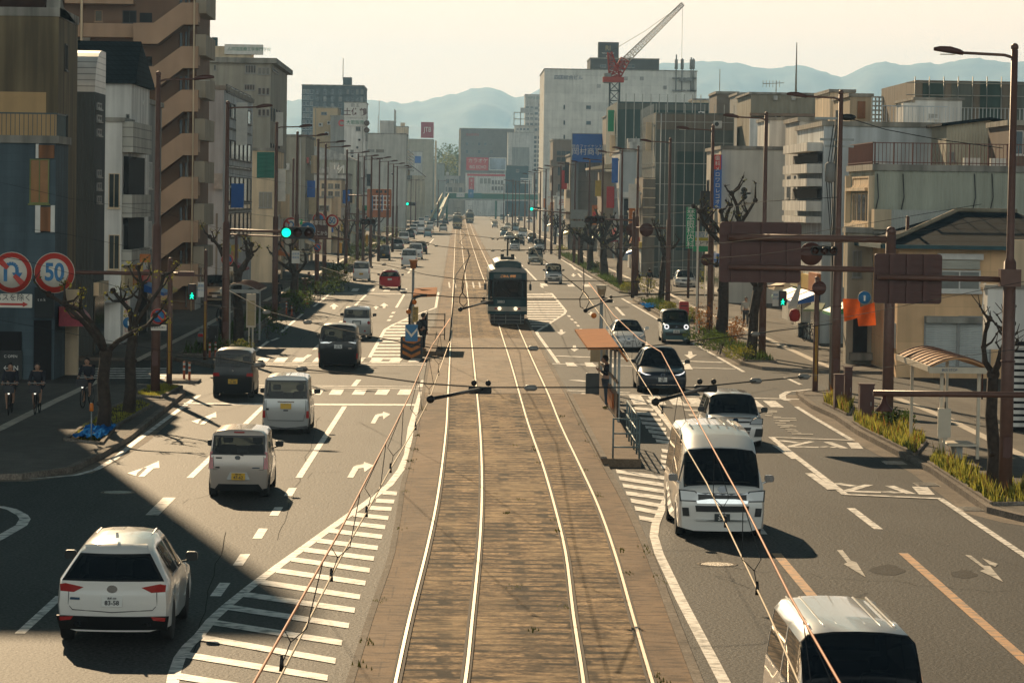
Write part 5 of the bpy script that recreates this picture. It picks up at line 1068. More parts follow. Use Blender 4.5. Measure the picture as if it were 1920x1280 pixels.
mb=MB();mb.rbox(-.50,-c.L/2+.52,1.555,.50,-c.L/2+.74,1.595,.015);mb.build('roof_spoiler',PAINT['pearl'],c.root)
mb=MB();mb.prism([(-1.45,1.69),(-1.60,1.69),(-1.62,1.78)],'x',-.02,.02);mb.build('shark_fin_aerial',PAINT['pearl'],c.root)
mb=MB();mb.tube([(.46,-.8,1.615),(.46,.3,1.645)],.02,5);mb.build('roof_rail',TRIM,c.root);mb=MB();mb.tube([(-.46,-.8,1.615),(-.46,.3,1.645)],.02,5);mb.build('roof_rail',TRIM,c.root)
xy,rz=c.at(221,1199,True,.0);c.done('white sport utility car seen from behind in the dark shade at the lower left','car',xy,rz)
# ---- kei wagons seen from behind
def kei(name,H,belt,paint,tail=0,plate=PLY,glass=None,number='',W=1.475,L=3.395,offr=.16,chrome=False,wb=2.5):
 c=Car(name,L,W,H,belt,belt-.02,.62,1.15,offr,W/2-.10,rw=.275,wb=wb,zb=.17,rear_overhang=.5,plate=plate,glass=glass,bulge=.05,nose_drop=.12);c.mirror=TRIM;c.build(paint)
 w=W/2-.02
 if tail==0:c.both('tail_lamp',LAMPR,[(w-.10,.50),(w-.005,.50),(w-.02,.72),(w-.09,.72)],off=.02);c.both('lamp_column',mat('smoke_lens',(.16,.17,.17),.15,var=0,coat=1),[(w-.09,.722),(w-.02,.722),(w-.04,1.02),(w-.09,1.02)],off=.02)
 elif tail==1:c.both('tail_lamp',LAMPR,[(w-.12,.70),(w-.0,.70),(w-.03,1.10),(w-.09,1.12)],off=.02)
 elif tail==2:c.both('tail_lamp',LAMPR,[(w-.24,.78),(w-.0,.78),(w-.01,.90),(w-.22,.90)],off=.02)
 else:
  for sg in(-1,1):c.oval('tail_lamp',LAMPR,sg*(w-.11),.84,.075,.085,off=.02)
 return c
c=kei('kei_box_car',1.78,1.08,PAINT['silver'],0);c.numplate(.86,'45-69',top='高知 580');c.rect('chrome_garnish',CHROME,0,.99,.50,.04,off=.03);c.seam([(-.60,1.05),(-.60,.66),(-.54,.42),(.54,.42),(.60,.66),(.60,1.05)]);c.seam([(-.72,.66),(.72,.66)]);c.rect('badge',TRIM,-.56,.76,.09,.06,off=.015);c.rect('latch',TRIM,0,.73,.14,.04,off=.02);c.patch('lower_bumper',TRIM,[(-.66,.16),(.66,.16),(.66,.26),(-.66,.26)],off=.02)
mb=MB();mb.tube([(.55,-1.4,1.79),(.56,-1.48,1.90)],.006,4);mb.build('aerial',TRIM,c.root)
c.both('sticker',PLW,[(.52,1.10),(.60,1.10),(.60,1.15),(.52,1.15)],off=.002);xy,rz=c.at(537,812,True,0);c.done('silver tall boxy kei car with yellow plate just behind the stop line','car',xy,rz)
c=kei('kei_hatchback',1.63,1.03,PAINT['beige'],1,offr=.24);c.numplate(.52,'47-62');c.patch('plate_surround',PAINT['silver'],[(-.28,.44),(.28,.44),(.20,.62),(-.20,.62)],off=.008);badge(c,-.02,.97,.07,'r');c.seam([(-.60,1.0),(-.60,.68),(.60,.68),(.60,1.0)]);c.rect('handle',TRIM,-.47,.96,.15,.035,off=.02);c.patch('lower_bumper',TRIM,[(-.60,.17),(.60,.17),(.48,.33),(-.48,.33)],off=.02);c.rect('brake_lamp',LAMPR,0,1.565,.25,.03,off=.03);c.rect('badge',CHROME,.42,.73,.18,.025,off=.015);c.rect('badge',TRIM,-.50,.73,.10,.03,off=.015)
mb=MB();mb.tube([(0,-c.L/2-.02+.02,1.05),(.12,-c.L/2-.005,1.02),(-.22,-c.L/2+.01,1.08)],.012,4);mb.build('rear_wiper',TRIM,c.root);mb=MB();mb.tube([(0,-.9,1.62),(0,-.98,1.72)],.006,4);mb.build('aerial',TRIM,c.root)
xy,rz=c.at(449,930,True,0);c.done('champagne silver small hatchback with yellow plate in the second lane','car',xy,rz)
c=kei('kei_box_car',1.74,1.07,PAINT['black'],2);c.numplate(.60,'31-80');c.rect('badge',CHROME,0,.98,.07,.06,off=.015);c.rect('exhaust_glint',CHROME,-.35,.20,.02,.02,off=.01);xy,rz=c.at(438,745,True,0);c.done('black boxy kei car with yellow plate crossing the junction on the left','car',xy,rz)
# ---- black minivan
c=Car('minivan',4.69,1.72,1.84,1.12,1.06,.95,1.75,.24,.72,rw=.32,wb=2.85,zb=.18,rear_overhang=.9,glass=None,bulge=.07);c.build(PAINT['black']);c.rect('chrome_strip',CHROME,0,1.09,1.5,.07,off=.03);c.numplate(.93,'26-78',m=PLW,top='高知 300');badge(c,0,1.09,.08,'r');c.both('tail_lamp',LAMPR,[(.76,.42),(.83,.42),(.83,.66),(.78,.66)],off=.02);c.both('upper_lamp',mat('smoke_lens',(.16,.17,.17)),[(.66,1.14),(.82,1.14),(.80,1.24),(.70,1.22)],off=.02);c.rect('badge',CHROME,.50,.86,.14,.03,off=.02)
xy,rz=c.at(635,689,True,0);c.done('black minivan with chrome tailgate strip and white plate','car',xy,rz)
c=kei('kei_hatchback',1.64,1.06,PAINT['silver'],3,plate=PLW);c.numplate(.80,'87-4',m=PLW);c.rect('plate_surround',TRIM,0,.84,.45,.20,off=.008);c.oval('reflector',LAMPR,.42,.42,.05,.05,off=.02);c.patch('lower_bumper',TRIM,[(-.60,.17),(.60,.17),(.60,.27),(-.60,.27)],off=.02);c.seam([(-.6,1.0),(-.6,.6),(.6,.6),(.6,1.0)])
xy,rz=c.at(669,635,True,0);c.done('silver kei car with round tail lamps ahead of the black minivan','car',xy,rz)
# ---- high-roof white van, from the front
def van(name,L,W,H,roofw,paint,glass=CARGLASS_D):
 c=Car(name,L,W,H,1.22,1.16,.16,1.02,.16,roofw,rw=.33,wb=3.1,zb=.20,rear_overhang=1.1,glass=glass,bulge=.07,nose_drop=.05,roofdrop=0);return c
c=van('high_roof_van',5.38,1.88,2.28,.76,PAINT['pearl']);c.mirror=CHROME;c.f1=c.L/2-.80;
_t=c.top
def top2(y,c=c):
 if y>=c.f0:return c.hood-c.nd*(1-(c.L/2-y)/(c.L/2-c.f0))**1.5,'hood',1
 if y>=c.f1:u=(c.f0-y)/(c.f0-c.f1);return c.hood+(1.90-c.hood)*u,'ws',u
 d=min(1,(c.f1-y)/1.5);return 1.90+(c.H-.03-1.90)*math.sin(d*math.pi/2),'roof',1
c.top=top2;c.build(PAINT['pearl'])
c.both('headlamp',LAMPC,[(.52,.86),(.88,.86),(.90,1.06),(.60,1.04),(.52,.98)],'f',off=.03);c.patch('grille',TRIM,[(-.52,.80),(.52,.80),(.55,1.02),(-.55,1.02)],'f',off=.02)
c.patch('grille_chrome',CHROME,[(-.55,.99),(.55,.99),(.55,1.035),(.30,1.0),(-.30,1.0),(-.55,1.035)],'f',off=.04);c.patch('grille_chrome',CHROME,[(-.54,.80),(.54,.80),(.56,.86),(.28,.90),(-.28,.90),(-.56,.86)],'f',off=.045);c.patch('lower_grille',TRIM,[(-.56,.62),(.56,.62),(.58,.75),(-.58,.75)],'f',off=.025)
c.both('fog_recess',TRIM,[(.70,.52),(.84,.52),(.86,.70),(.72,.70)],'f',off=.02);badge(c,0,1.10,.10,'f');c.patch('bumper_lip',PAINT['silver'],[(-.55,.42),(.55,.42),(.57,.46),(-.57,.46)],'f',off=.03);c.numplate(.50,'2-15','f',m=mat('plate_dark',(.02,.03,.03),.4,var=0),ink=LETW,top='香川 200')
c.seam([(-.80,1.17),(0,1.20),(.80,1.17)],'f',.014)
mb=MB();mb.tube([(-.3,c.f0-.05,1.24),(.55,c.f0-.09,1.25)],.012,4);mb.tube([(.2,c.f0-.05,1.24),(-.6,c.f0-.09,1.25)],.012,4);mb.build('windscreen_wipers',TRIM,c.root)
for k in range(6):mb=MB();x=-.5+k*.2;mb.tube([(x,.2,2.262),(x,-2.3,2.262)],.02,5);mb.build('roof_rib',PAINT['pearl'],c.root)
xy,rz=c.at(1345,1003,False,0);c.done('pearl white high-roof van with chrome grille driving towards the camera','van',xy,rz)
# ---- low-roof white van, cut by the bottom edge
c=van('low_roof_van',4.69,1.70,1.98,.70,PAINT['white']);c.build(PAINT['white'])
c.both('headlamp',LAMPC,[(.48,.84),(.80,.84),(.82,1.02),(.54,1.02)],'f',off=.03);c.patch('grille',TRIM,[(-.46,.82),(.46,.82),(.48,.98),(-.48,.98)],'f',off=.02);c.patch('bumper',TRIM,[(-.80,.3),(.80,.3),(.80,.45),(-.80,.45)],'f',off=.02)
for k in range(7):mb=MB();x=-.54+k*.18;mb.tube([(x,.95,1.950),(x,.6,1.960),(x,-2.15,1.962)],[.008,.016,.016],5);mb.build('roof_rib',PAINT['white'],c.root)
pz=P(1560,1205,44.0);c.done('white van cut by the bottom edge with ribbed roof and black mirrors','van',(pz.x-.22,41.9-1.1),math.pi)
LOWVAN=c.root
# ---- white estate van from the front
c=Car('estate_van',4.245,1.69,1.53,.98,.96,.85,1.55,.18,.66,rw=.30,wb=2.55,zb=.18,rear_overhang=.8,glass=CARGLASS_D,bulge=.07,nose_drop=.12);c.build(PAINT['white'])
c.both('headlamp',LAMPC,[(.44,.72),(.78,.72),(.80,.86),(.62,.88),(.46,.80)],'f',off=.03);c.patch('grille',TRIM,[(-.42,.75),(.42,.75),(.42,.80),(-.42,.80)],'f',off=.02);c.patch('lower_grille',TRIM,[(-.40,.40),(.40,.40),(.46,.62),(-.46,.62)],'f',off=.02);c.rect('grille_bar',PAINT['white'],0,.51,.84,.025,'f',off=.04);badge(c,0,.83,.08,'f',CHROME)
c.both('corner_trim',TRIM,[(.55,.34),(.80,.34),(.82,.58),(.60,.58)],'f',off=.02);c.seam([(-.70,.88),(-.4,.90),(.4,.90),(.70,.88)],'f');c.rect('bonnet_line',TRIM,0,.885,.9,.008,'f',off=.02)
xy,rz=c.at(1374,836,False,0);c.done('white estate van behind the high-roof van near the crossing','car',xy,rz)
# ---- dark crossover, white hatchback, blue-grey kei
c=Car('crossover_car',4.74,1.855,1.66,1.05,.98,1.25,2.05,.6,.60,rw=.36,wb=2.69,zb=.22,rear_overhang=1.0,bulge=.12,glass=CARGLASS_D,roofdrop=.06,nose_drop=.18);c.build(PAINT['navy'])
HL=mat('headlamp_lit',(.9,.9,.9),.2,var=0,emit=(1,.97,.95,.7));HLW=mat('headlamp_warm',(.9,.85,.7),.2,var=0,emit=(1,.80,.52,1.0))
c.both('headlamp',HL,[(.44,.70),(.64,.69),(.80,.76),(.86,.84),(.83,.84),(.76,.78),(.60,.73)],'f',off=.03);c.patch('grille',TRIM,[(-.78,.36),(.78,.36),(.82,.60),(.50,.72),(0,.66),(-.50,.72),(-.82,.60)],'f',off=.015);c.rect('chrome_lip',CHROME,0,.335,1.15,.015,'f',off=.03);badge(c,0,.70,.08,'f');c.numplate(.53,'·6 71','f',m=PLW,top='高知 330');c.seam([(-.55,.76),(0,.70),(.55,.76)],'f')
xy,rz=c.at(1239,735,False,0.0);c.done('dark navy crossover with slim lit headlamps entering the crossing','car',xy,rz)
c=Car('hatchback',4.0,1.695,1.455,.98,.93,1.0,1.9,.45,.56,rw=.30,wb=2.55,zb=.17,rear_overhang=.65,bulge=.11,roofdrop=.05,nose_drop=.2);c.mirror=PAINT['white'];c.build(PAINT['white'])
c.both('headlamp',LAMPC,[(.42,.64),(.64,.60),(.80,.68),(.74,.78)],'f',off=.03);c.patch('grille',TRIM,[(-.38,.26),(.38,.26),(.55,.38),(.46,.52),(-.46,.52),(-.55,.38)],'f',off=.02);c.numplate(.40,'23-81','f',m=PLW);badge(c,0,.60,.06,'f',PAINT['blue']);c.oval('fog_lamp',TRIM,-.70,.32,.07,.08,'f',off=.03);c.oval('fog_lamp',TRIM,.70,.32,.07,.08,'f',off=.03);c.patch('lip',TRIM,[(-.75,.17),(.75,.17),(.75,.20),(-.75,.20)],'f',off=.03)
xy,rz=c.at(1177,657,False,0.0);c.done('white hatchback with hexagonal black grille beside the tram stop roof','car',xy,rz)
c=kei('kei_box_car',1.675,1.05,PAINT['teal'],0,plate=PLW);c.rect('grille',TRIM,0,.84,.78,.20,'f',off=.02)
for sg in(-1,1):
 c.oval('headlamp',HL,sg*.50,.84,.125,.125,'f',n=18,off=.05);c.oval('lamp_core',TRIM,sg*.50,.84,.065,.065,'f',n=14,off=.06)
c.patch('lower_grille',TRIM,[(-.55,.40),(.55,.40),(.57,.54),(-.57,.54)],'f',off=.02);c.numplate(.60,'32-06','f',m=PLW);badge(c,0,.84,.05,'f')
xy,rz=c.at(1267,643,False,0.0);c.done('blue-grey boxy kei car with round ring headlamps near the kerb','car',xy,rz)
# ---- prototypes for the cars farther off
def proto(kind):
 if kind=='kei':c=kei('kei_car',1.72,1.07,PAINT['white'],1)
 elif kind=='van':c=Car('van',4.4,1.68,1.88,1.16,1.10,.35,1.1,.14,.71,rw=.31,wb=2.6,rear_overhang=.9,bulge=.05);c.build(PAINT['white'])
 elif kind=='hatch':c=Car('car',4.1,1.70,1.50,1.0,.94,1.0,1.8,.42,.58,rw=.31,wb=2.55,rear_overhang=.75,bulge=.10,nose_drop=.15);c.build(PAINT['white'])
 else:c=Car('car',4.5,1.78,1.66,1.06,1.0,1.1,1.85,.35,.62,rw=.34,wb=2.65,rear_overhang=.85,bulge=.10,nose_drop=.12);c.build(PAINT['white'])
 w=c.W/2-.03
 if kind!='kei':c.both('tail_lamp',LAMPR,[(w-.16,.72),(w,.72),(w-.01,.95),(w-.14,.97)],off=.02)
 c.numplate(.80 if kind!='kei' else.62,'',m=PLY if kind=='kei' else PLW)
 c.both('headlamp',LAMPC,[(w-.26,.70),(w-.01,.70),(w-.02,.84),(w-.20,.84)],'f',off=.03);c.rect('grille',TRIM,0,.68,.75,.12,'f',off=.02);c.rect('lower_grille',TRIM,0,.42,1.0,.14,'f',off=.02);c.rect('number_plate',PLW,0,.50,.33,.16,'f',off=.04)
 return c
PR={};FAM={}
def far_car(kind,col,px,py,away,label,group,yaw=0.0,lod=0):
 if kind not in PR:
  c=proto(kind);PR[kind]=c;r=c.root;FAM[kind]=[(ch,[(g_,[])for g_ in bpy.data.objects if g_.parent==ch])for ch in bpy.data.objects if ch.parent==r];r['used']=0
 c=PR[kind];r=c.root
 if not r.get('used'):o=r;r['used']=1;fam_=[ch for ch,_ in FAM[kind]]
 else:
  o=r.copy();C.objects.link(o);fam_=[]
  for ch,sub in FAM[kind]:
   nm=ch.name.split('.')[0]
   if nm in(('headlamp','grille','lower_grille')if away else('tail_lamp','rear_window')):continue
   if lod and nm in('driver','seats','side_window','seam','number_plate','wing_mirror'):continue
   k=ch.copy();C.objects.link(k);k.parent=o;fam_.append(k)
   if not lod:
    for g_,_ in sub:q=g_.copy();C.objects.link(q);q.parent=k
 for ch in fam_:
  if ch.name.startswith('body'):ch.material_slots[0].material=PAINT[col]
 (x,y),rz=c.at(px,py,away,yaw);o.location=(x,y,.006);o.rotation_euler=(0,0,rz);o['label']=label;o['category']='car';o['group']=group
 return o
GL_,GR_='cars driving away up the left carriageway','cars coming down the right carriageway'
far_car('kei','white',677.5,527,True,'white kei van next to the planting, left of the red car',GL_)
far_car('hatch','red',731,542,True,'dark red hatchback in the middle lane of the far junction',GL_)
far_car('kei','dark',719.5,488,True,'dark tall kei car next to the kerb behind the dark red car',GL_)
far_car('suv','grey',745,471,True,'grey off-roader waiting by the kerb shrubs',GL_)
far_car('van','white',767,500,True,'white van ahead of the dark red car, nearest of the centre queue',GL_)
far_car('van','white',779,486,True,'white minivan second in the centre queue behind the lamp box',GL_)
far_car('suv','dark',788,476,True,'dark car third in the centre queue',GL_)
for i,(k,col,x,y,lab)in enumerate((('van','silver',757,457,'silver van beside the kerb hedge, ahead of the grey off-roader'),('suv','dark',768,448,'dark car beside the kerb queue with silver van behind'),('hatch','white',774,441,'white car in the kerb queue beyond the dark one'),('van','white',789,436,'white van mid queue near the far signal'),('kei','lightblue',802,445,'pale blue kei truck alone in the inner lane'),('van','silver',806,431,'silver minivan beyond the pale blue kei truck'),('hatch','white',775,434,'small white hatchback at the kerb far down the left side'),('van','white',790,421,'white bodied van far down by the green stair'),('hatch','white',820,425,'white saloon far off next to the silver truck'),('suv','silver',831,434,'silver pickup next to the tram on the left'),('suv','white',780,428,'white car in the far kerb queue behind the tall van'),('hatch','dark',812,419,'dark car near the blue truck'),('kei','white',800,415,'tiny white car beyond the far queue'),('suv','dark',835,421,'dark car under the far bridge lights'))):
 far_car(k,col,x,y,True,lab,GL_,lod=1)
far_car('kei','silver',1038,532,False,'silver kei van coming through the far crossing on the right',GR_)
far_car('van','gold',1004,496,False,'champagne van with yellowish plate behind the silver kei van',GR_)
far_car('kei','white',1011,472,False,'white kei box van right behind the champagne van',GR_);far_car('kei','white',965,470,False,'white kei car nearest in the inner oncoming lane',GR_)
for i,(k,col,x,y,lab)in enumerate((('hatch','silver',955,452,'silver saloon in the middle of the oncoming cluster'),('kei','lightblue',945,443,'pale blue kei car left in the oncoming cluster'),('van','white',980,446,'white van on the kerb side of the oncoming cluster'),('kei','dark',998,457,'dark kei car beside the kerb trees on the right'),('suv','dark',973,460,'dark car hidden behind the white kei in the oncoming lane'),('van','lightblue',966,434,'pale blue van at the back of the oncoming cluster'),('hatch','white',952,430,'white saloon at the back of the oncoming cluster'),('kei','silver',928,427,'silver kei car alone near the tram tracks ahead'),('van','gold',942,413,'champagne van far down the right carriageway'),('suv','dark',957,408,'dark car far down beside the poles'),('hatch','white',938,402,'tiny white car at the far end of the street'),('suv','white',993,418,'white car waiting at the far right kerb'),('suv','dark',975,415,'dark parked car between far right poles'))):
 far_car(k,col,x,y,False,lab,GR_,lod=1)
for i,(k,col,x,y,lab)in enumerate((('van','gold',404,568,'champagne van parked in the side lot left of the bus stop'),('hatch','silver',404,540,'silver car parked beyond the champagne van on the left'))):o=far_car(k,col,x,y,False,lab,'cars parked beside the left pavement');
o=far_car('hatch','silver',1285,541,False,'silver car parked between the shrubs and the white clinic wall','cars parked beside the right pavement')
# ---- blue truck and bus far off
def truck(name,label,px,py,W,H,L,col,cat,white=False):
 g_=G(px,py);r=empty(name,label,cat,(g_.x,g_.y,0));mb=MB();mb.rbox(-W/2,0,.5,W/2,L,H,.08);mb.build('cargo_box',PAINT[col],r);mb=MB();mb.box(-W/2+.05,-.15,.35,W/2-.05,.0,1.0);mb.build('bumper',TRIM,r)
 mb=MB();mb.box(-W/2+.12,-.03,H*.55,W/2-.12,0,H*.82);mb.build('rear_window',CARGLASS_D,r);mb=MB();mb.box(-W/2-.02,.1,H,W/2+.02,L,H+.12);mb.build('roof',PAINT['white']if white else PAINT[col],r)
 for sx_ in(-1,1):
  for y in(1.2,L-1.2):mb=MB();mb.lathe([(.25,-.13),(.48,-.13),(.48,.13),(.25,.13)],(sx_*(W/2-.2),y,.48),16,0,'x');mb.build('wheel',TYRE,r)
 return r
truck('cargo_truck','blue box truck at the foot of the green bridge stair',814,413,2.2,3.1,6,'blue','truck');truck('city_bus','blue city bus with white roof at the far end of the street',850,401,2.5,3.1,10,'blue','bus',True)
# ---- trams
def tram(label,px,py,k,mats,number,detail=True,W=2.25,Hh=3.45,L=11.5):
 g_=G(px,py);i=min(range(len(RLd[k])-1),key=lambda q:abs(RLd[k][q].y-g_.y));j=min(i+6,len(RLd[k])-1);d=RLd[k][j]-RLd[k][max(0,i-1)];yaw=math.atan2(-d.x,d.y)
 r=empty('tram',label,'tram',(g_.x,g_.y,.05),yaw,'trams on the street tracks');body,band,roof=mats;w=W/2
 def sec(f,y):return[(-w*f,y)]
 mb=MB();pr=[(-w,0),(-w+.05,-.10),(-w*.62,-.22),(0,-.26),(w*.62,-.22),(w-.05,-.10),(w,0),(w,L),(-w,L)]
 def tier(z0,z1,m,s0=1,s1=1):
  n=len(pr);vs=[(x*s0,y,z0)for x,y in pr]+[(x*s1,y,z1)for x,y in pr];mb.add(vs,[(a,(a+1)%n,(a+1)%n+n,a+n)for a in range(n)]+[tuple(range(n-1,-1,-1)),tuple(range(n,2*n))],m)
 tier(.62,.80,0);tier(.801,1.06,1,1.005,1.005);tier(1.061,3.02,0,1,.965);o=mb.build('body',[body,band],r)
 mb=MB();n_=9;vs=[]
 for y,s_ in((-.20,.93),(.0,1.0),(L,1.0)):
  for q in range(n_):a=math.pi*q/(n_-1);vs.append((-math.cos(a)*w*.97*s_,y-.05*(s_<1)*0,3.0+.30*math.sin(a)**.7*s_))
 mb.add(vs,[(a+b*n_,a+1+b*n_,a+1+(b+1)*n_,a+(b+1)*n_)for b in(0,1)for a in range(n_-1)]+[tuple(range(n_)),tuple(range(2*n_,3*n_))],0,False);mb.build('roof',roof,r)
 mb=MB();mb.prism([(-.78,3.22),(.78,3.22),(.76,3.55),(.5,3.66),(0,3.70),(-.5,3.66),(-.76,3.55)],'y',.1,L-.3);o=mb.build('roof_dome',roof,r)
 mb=MB();mb.prism([(-.74,3.25),(.74,3.25),(.72,3.52),(.47,3.62),(0,3.66),(-.47,3.62),(-.72,3.52)],'y',.04,.1);mb.build('roof_vent_front',body if detail else TRIM,r)
 mb=MB();mb.box(-w*.72,-.275,1.62,w*.70,-.225,2.58);sc_=mb.build('windscreen',CARGLASS_D if detail else GLS,r)
 mb=MB()
 for z in(1.58,2.59):mb.box(-w*.74,-.285,z,w*.72,-.22,z+.04)
 for x in(-w*.74,w*.70):mb.box(x,-.285,1.62,x+.04,-.22,2.59)
 mb.build('windscreen_frame',TRIM,r)
 mb=MB();mb.box(-w*.72,-.27,2.66,w*.70,-.21,2.90);mb.build('destination_panel',mat('destination_board',(.05,.08,.08),.3,var=0),r)
 if detail:text(r,'ごめん 伊野',(0,-.28,2.78),.17,mat('amber_letters',(.5,.2,.05),.5,emit=(1,.4,.1,.4)))
 for sg in(-1,1):
  mb=MB();mb.box(sg*w*.78,-.19,1.6,sg*w*.93,-.12,2.6);mb.build('corner_window',CARGLASS_D,r)
  mb=MB();mb.cyl(0,0,0,.01,.10);mb=MB();mb.lathe([(.02,-.33),(.105,-.33),(.11,-.22)],(sg*.46,0,.95),14,0,'y');mb.build('headlight',HLW if detail else LAMPC,r)
  mb=MB();mb.box(sg*.60,-.27,.91,sg*.74,-.2,.99);mb.build('marker_lamp',LAMPR,r)
  mb=MB();mb.tube([(sg*(w-.02),.1,2.5),(sg*(w+.16),-.02,2.5),(sg*(w+.16),-.02,2.15)],.02,5);mb.rbox(sg*(w+.16)-.07,-.06,2.0,sg*(w+.16)+.07,0,2.35,.03);mb.build('mirror',TRIM,r)
  for y in range(1,9):mb=MB();mb.box(sg*(w-.04),.3+y*1.2,1.6,sg*(w+.004),1.2+y*1.2,2.5);mb.build('side_window',CARGLASS_D,r)
 mb=MB();mb.box(-w+.15,.15,.1,w-.15,L-.3,.6);mb.build('undercarriage',TRIM,r)
 mb=MB()
 for x in(-.75,-.1,.75):mb.tube([(x,-.42,.08),(x,-.42,.56),(x,-.15,.62)],.025,5)
 for z in(.1,.32,.52):mb.tube([(-.95,-.42,z),(.95,-.42,z)],.022,5)
 mb.build('life_guard',GRY,r)
 mb=MB();mb.box(-.12,-.36,.60,.12,-.2,.74);mb.build('coupler',TRIM,r)
 mb=MB();mb.box(-.40,2.2,3.7,.40,3.4,3.86);mb.cyl(-.3,2.8,3.86,4.0,.1);mb.cyl(.3,2.8,3.86,4.0,.1);mb.tube([(0,2.8,3.9),(.02,3.4,4.9)],.05,6)
 mb.tube([(-.62,3.35,4.80),(-.5,3.4,4.9),(.45,3.4,4.92),(.60,3.35,4.86)],.03,5);mb.build('current_collector',TRIM,r)
 if detail:
  text(r,number,(-.38,-.262,1.33),.20,LETW,spacing=1.1);mb=MB();mb.rbox(-.5,.3,1.6,.1,.5,2.1,.1);mb.build('driver_desk',INTR,r)
  mb=MB();mb.ball((-.25,.5,2.25),.12,10,7,0,(1,1,1.2));mb.ball((-.25,.5,1.9),.26,10,7,0,(1,.6,1));mb.lathe([(.12,2.33),(.14,2.36),(.13,2.42)],(-.25,.5,0),10);mb.build('driver',mat('uniform_navy',(.05,.06,.08),.8),r)
  mb=MB();mb.tube([(.1,-.29,1.64),(-.35,-.30,2.1)],.012,4);mb.build('wiper',TRIM,r)
 return r
tram('dark green tram 2003 with grey band and lit headlights coming down the right track',951,611,2,(carpaint('tram_green',(.012,.055,.065)),mat('tram_band_grey',(.34,.33,.28),.4,var=.05),mat('tram_roof_grey',(.26,.27,.26),.6)),'2003')
TB=(carpaint('tram_cream',(.42,.33,.17)),carpaint('tram_maroon',(.05,.02,.02)),mat('tram_roof_pale',(.5,.5,.46),.6));tram('old cream tram running away on the left track, nearer of the two far trams',857.5,430,0,TB,'',False);tram('old cream and maroon tram farthest away on the right track',881,419,2,TB,'',False)
# ---------------------------------------------------------------- street furniture
POLE=mat('brown_painted_steel',(0.135,0.068,0.050),0.5,0.1,var=.12,scale=6);POLED=mat('dark_brown_steel',(0.085,0.03,0.022),0.5,var=.1,scale=5);BLK=mat('black_plastic',(.012,.012,.013),.5,var=0);YEL=mat('warning_yellow',(.50,.27,.02),.5,var=.1)
GRN_LIT=mat('signal_green_lit',(.02,.5,.35),.3,var=0,emit=(.0,.80,.42,1.7));REDP=mat('sign_rim_red',(.50,.045,.03),.5,var=.08);BLUP=mat('sign_disc_blue',(.03,.17,.36),.5,var=.08);CREAMP=mat('sign_face_cream',(.74,.68,.58),.5,var=.04);LENS=mat('lamp_lens',(.5,.48,.42),.3,var=0)
WIREM=mat('grey_cable',(.035,.045,.05),.9,var=0,spec=.1);ORG=mat('orange_lamp',(.60,.16,.01),.35,var=0);GALV=mat('galvanised',(.30,.32,.31),.45,.4,var=.1);BARK=mat('tree_bark',(.045,.032,.024),.95,var=.4,scale=8,bump=1,bscale=14)
LEAF=leafmat('leaf_yellow_green',(.20,.20,.035),.45);LEAFD=leafmat('leaf_dark_green',(.065,.10,.022),.45);LEAFR=leafmat('leaf_rust',(.24,.11,.035));GRASS=leafmat('grass_yellow_green',(.36,.34,.06),.35,2)
def lamp(px,py,side,label,base=None,lowtop=.52,Ht=11.3,arm=1.7,detail=True):
 """street lamp: pixel of its top, side -1 arm towards -x"""
 if base:g_=G(*base);x,y=g_.x,g_.y;Ht=P(px,py,y).z
 else:
  yh=VY+(px-VX)*ROLL;y=(Ht-H)*6000/(yh-py);x=P(px,py,y).x
 r=empty('street_lamp',label,'street lamp',(x,y,.1),0,'brown street lamps along both kerbs');mb=MB()
 n=12 if detail else 7;mb.tube([(0,0,0),(0,0,Ht*lowtop)],[.17,.155],n);mb.tube([(0,0,Ht*lowtop),(0,0,Ht*lowtop+.1),(0,0,Ht-.15)],[.155,.10,.085],n);mb.ball((0,0,Ht-.08),.10,8,5);mb.build('pole',POLE,r)
 mb=MB();mb.tube([(0,0,Ht-.35),(side*.25,-.02,Ht-.28),(side*arm*.8,-.05,Ht-.24)],.04,6);mb.build('arm',POLE,r)
 mb=MB();a=arm*.75;zc=Ht-.24
 vs=[]
 for t,w_,h_ in((0,.05,.04),(.12,.10,.07),(.45,.16,.10),(.8,.14,.07),(1,.04,.02)):
  x_=side*(a+t*.72);z_=zc+t*.10
  vs+=[(x_,-.05-w_,z_-.02),(x_,-.05-w_*.7,z_+h_),(x_,-.05+w_*.7,z_+h_),(x_,-.05+w_,z_-.02),(x_,-.05+w_*.6,z_-.06),(x_,-.05-w_*.6,z_-.06)]
 fs=[(i*6+k,i*6+(k+1)%6,(i+1)*6+(k+1)%6,(i+1)*6+k)for i in range(4)for k in range(6)]+[tuple(range(5,-1,-1)),tuple(range(24,30))]
 mb.add(vs,fs,0,True);h=mb.build('lamp_head',POLED,r)
 mb=MB();mb.box(side*(a+.2),-.15,zc-.055,side*(a+.55),.05,zc-.04);mb.build('lens',LENS,h)
 if detail:
  mb=MB();mb.tube([(0,0,Ht*.30),(0,0,Ht*.30+.04)],.185,12);mb.build('band',POLED,r);mb=MB();mb.box(-.1,-.20,1.0,.1,-.14,1.5);mb.build('hatch',POLED,r)
 return r
lamp(1896,90,-1,'tallest brown street lamp at the right edge beside the bare black tree',base=(1884,940))
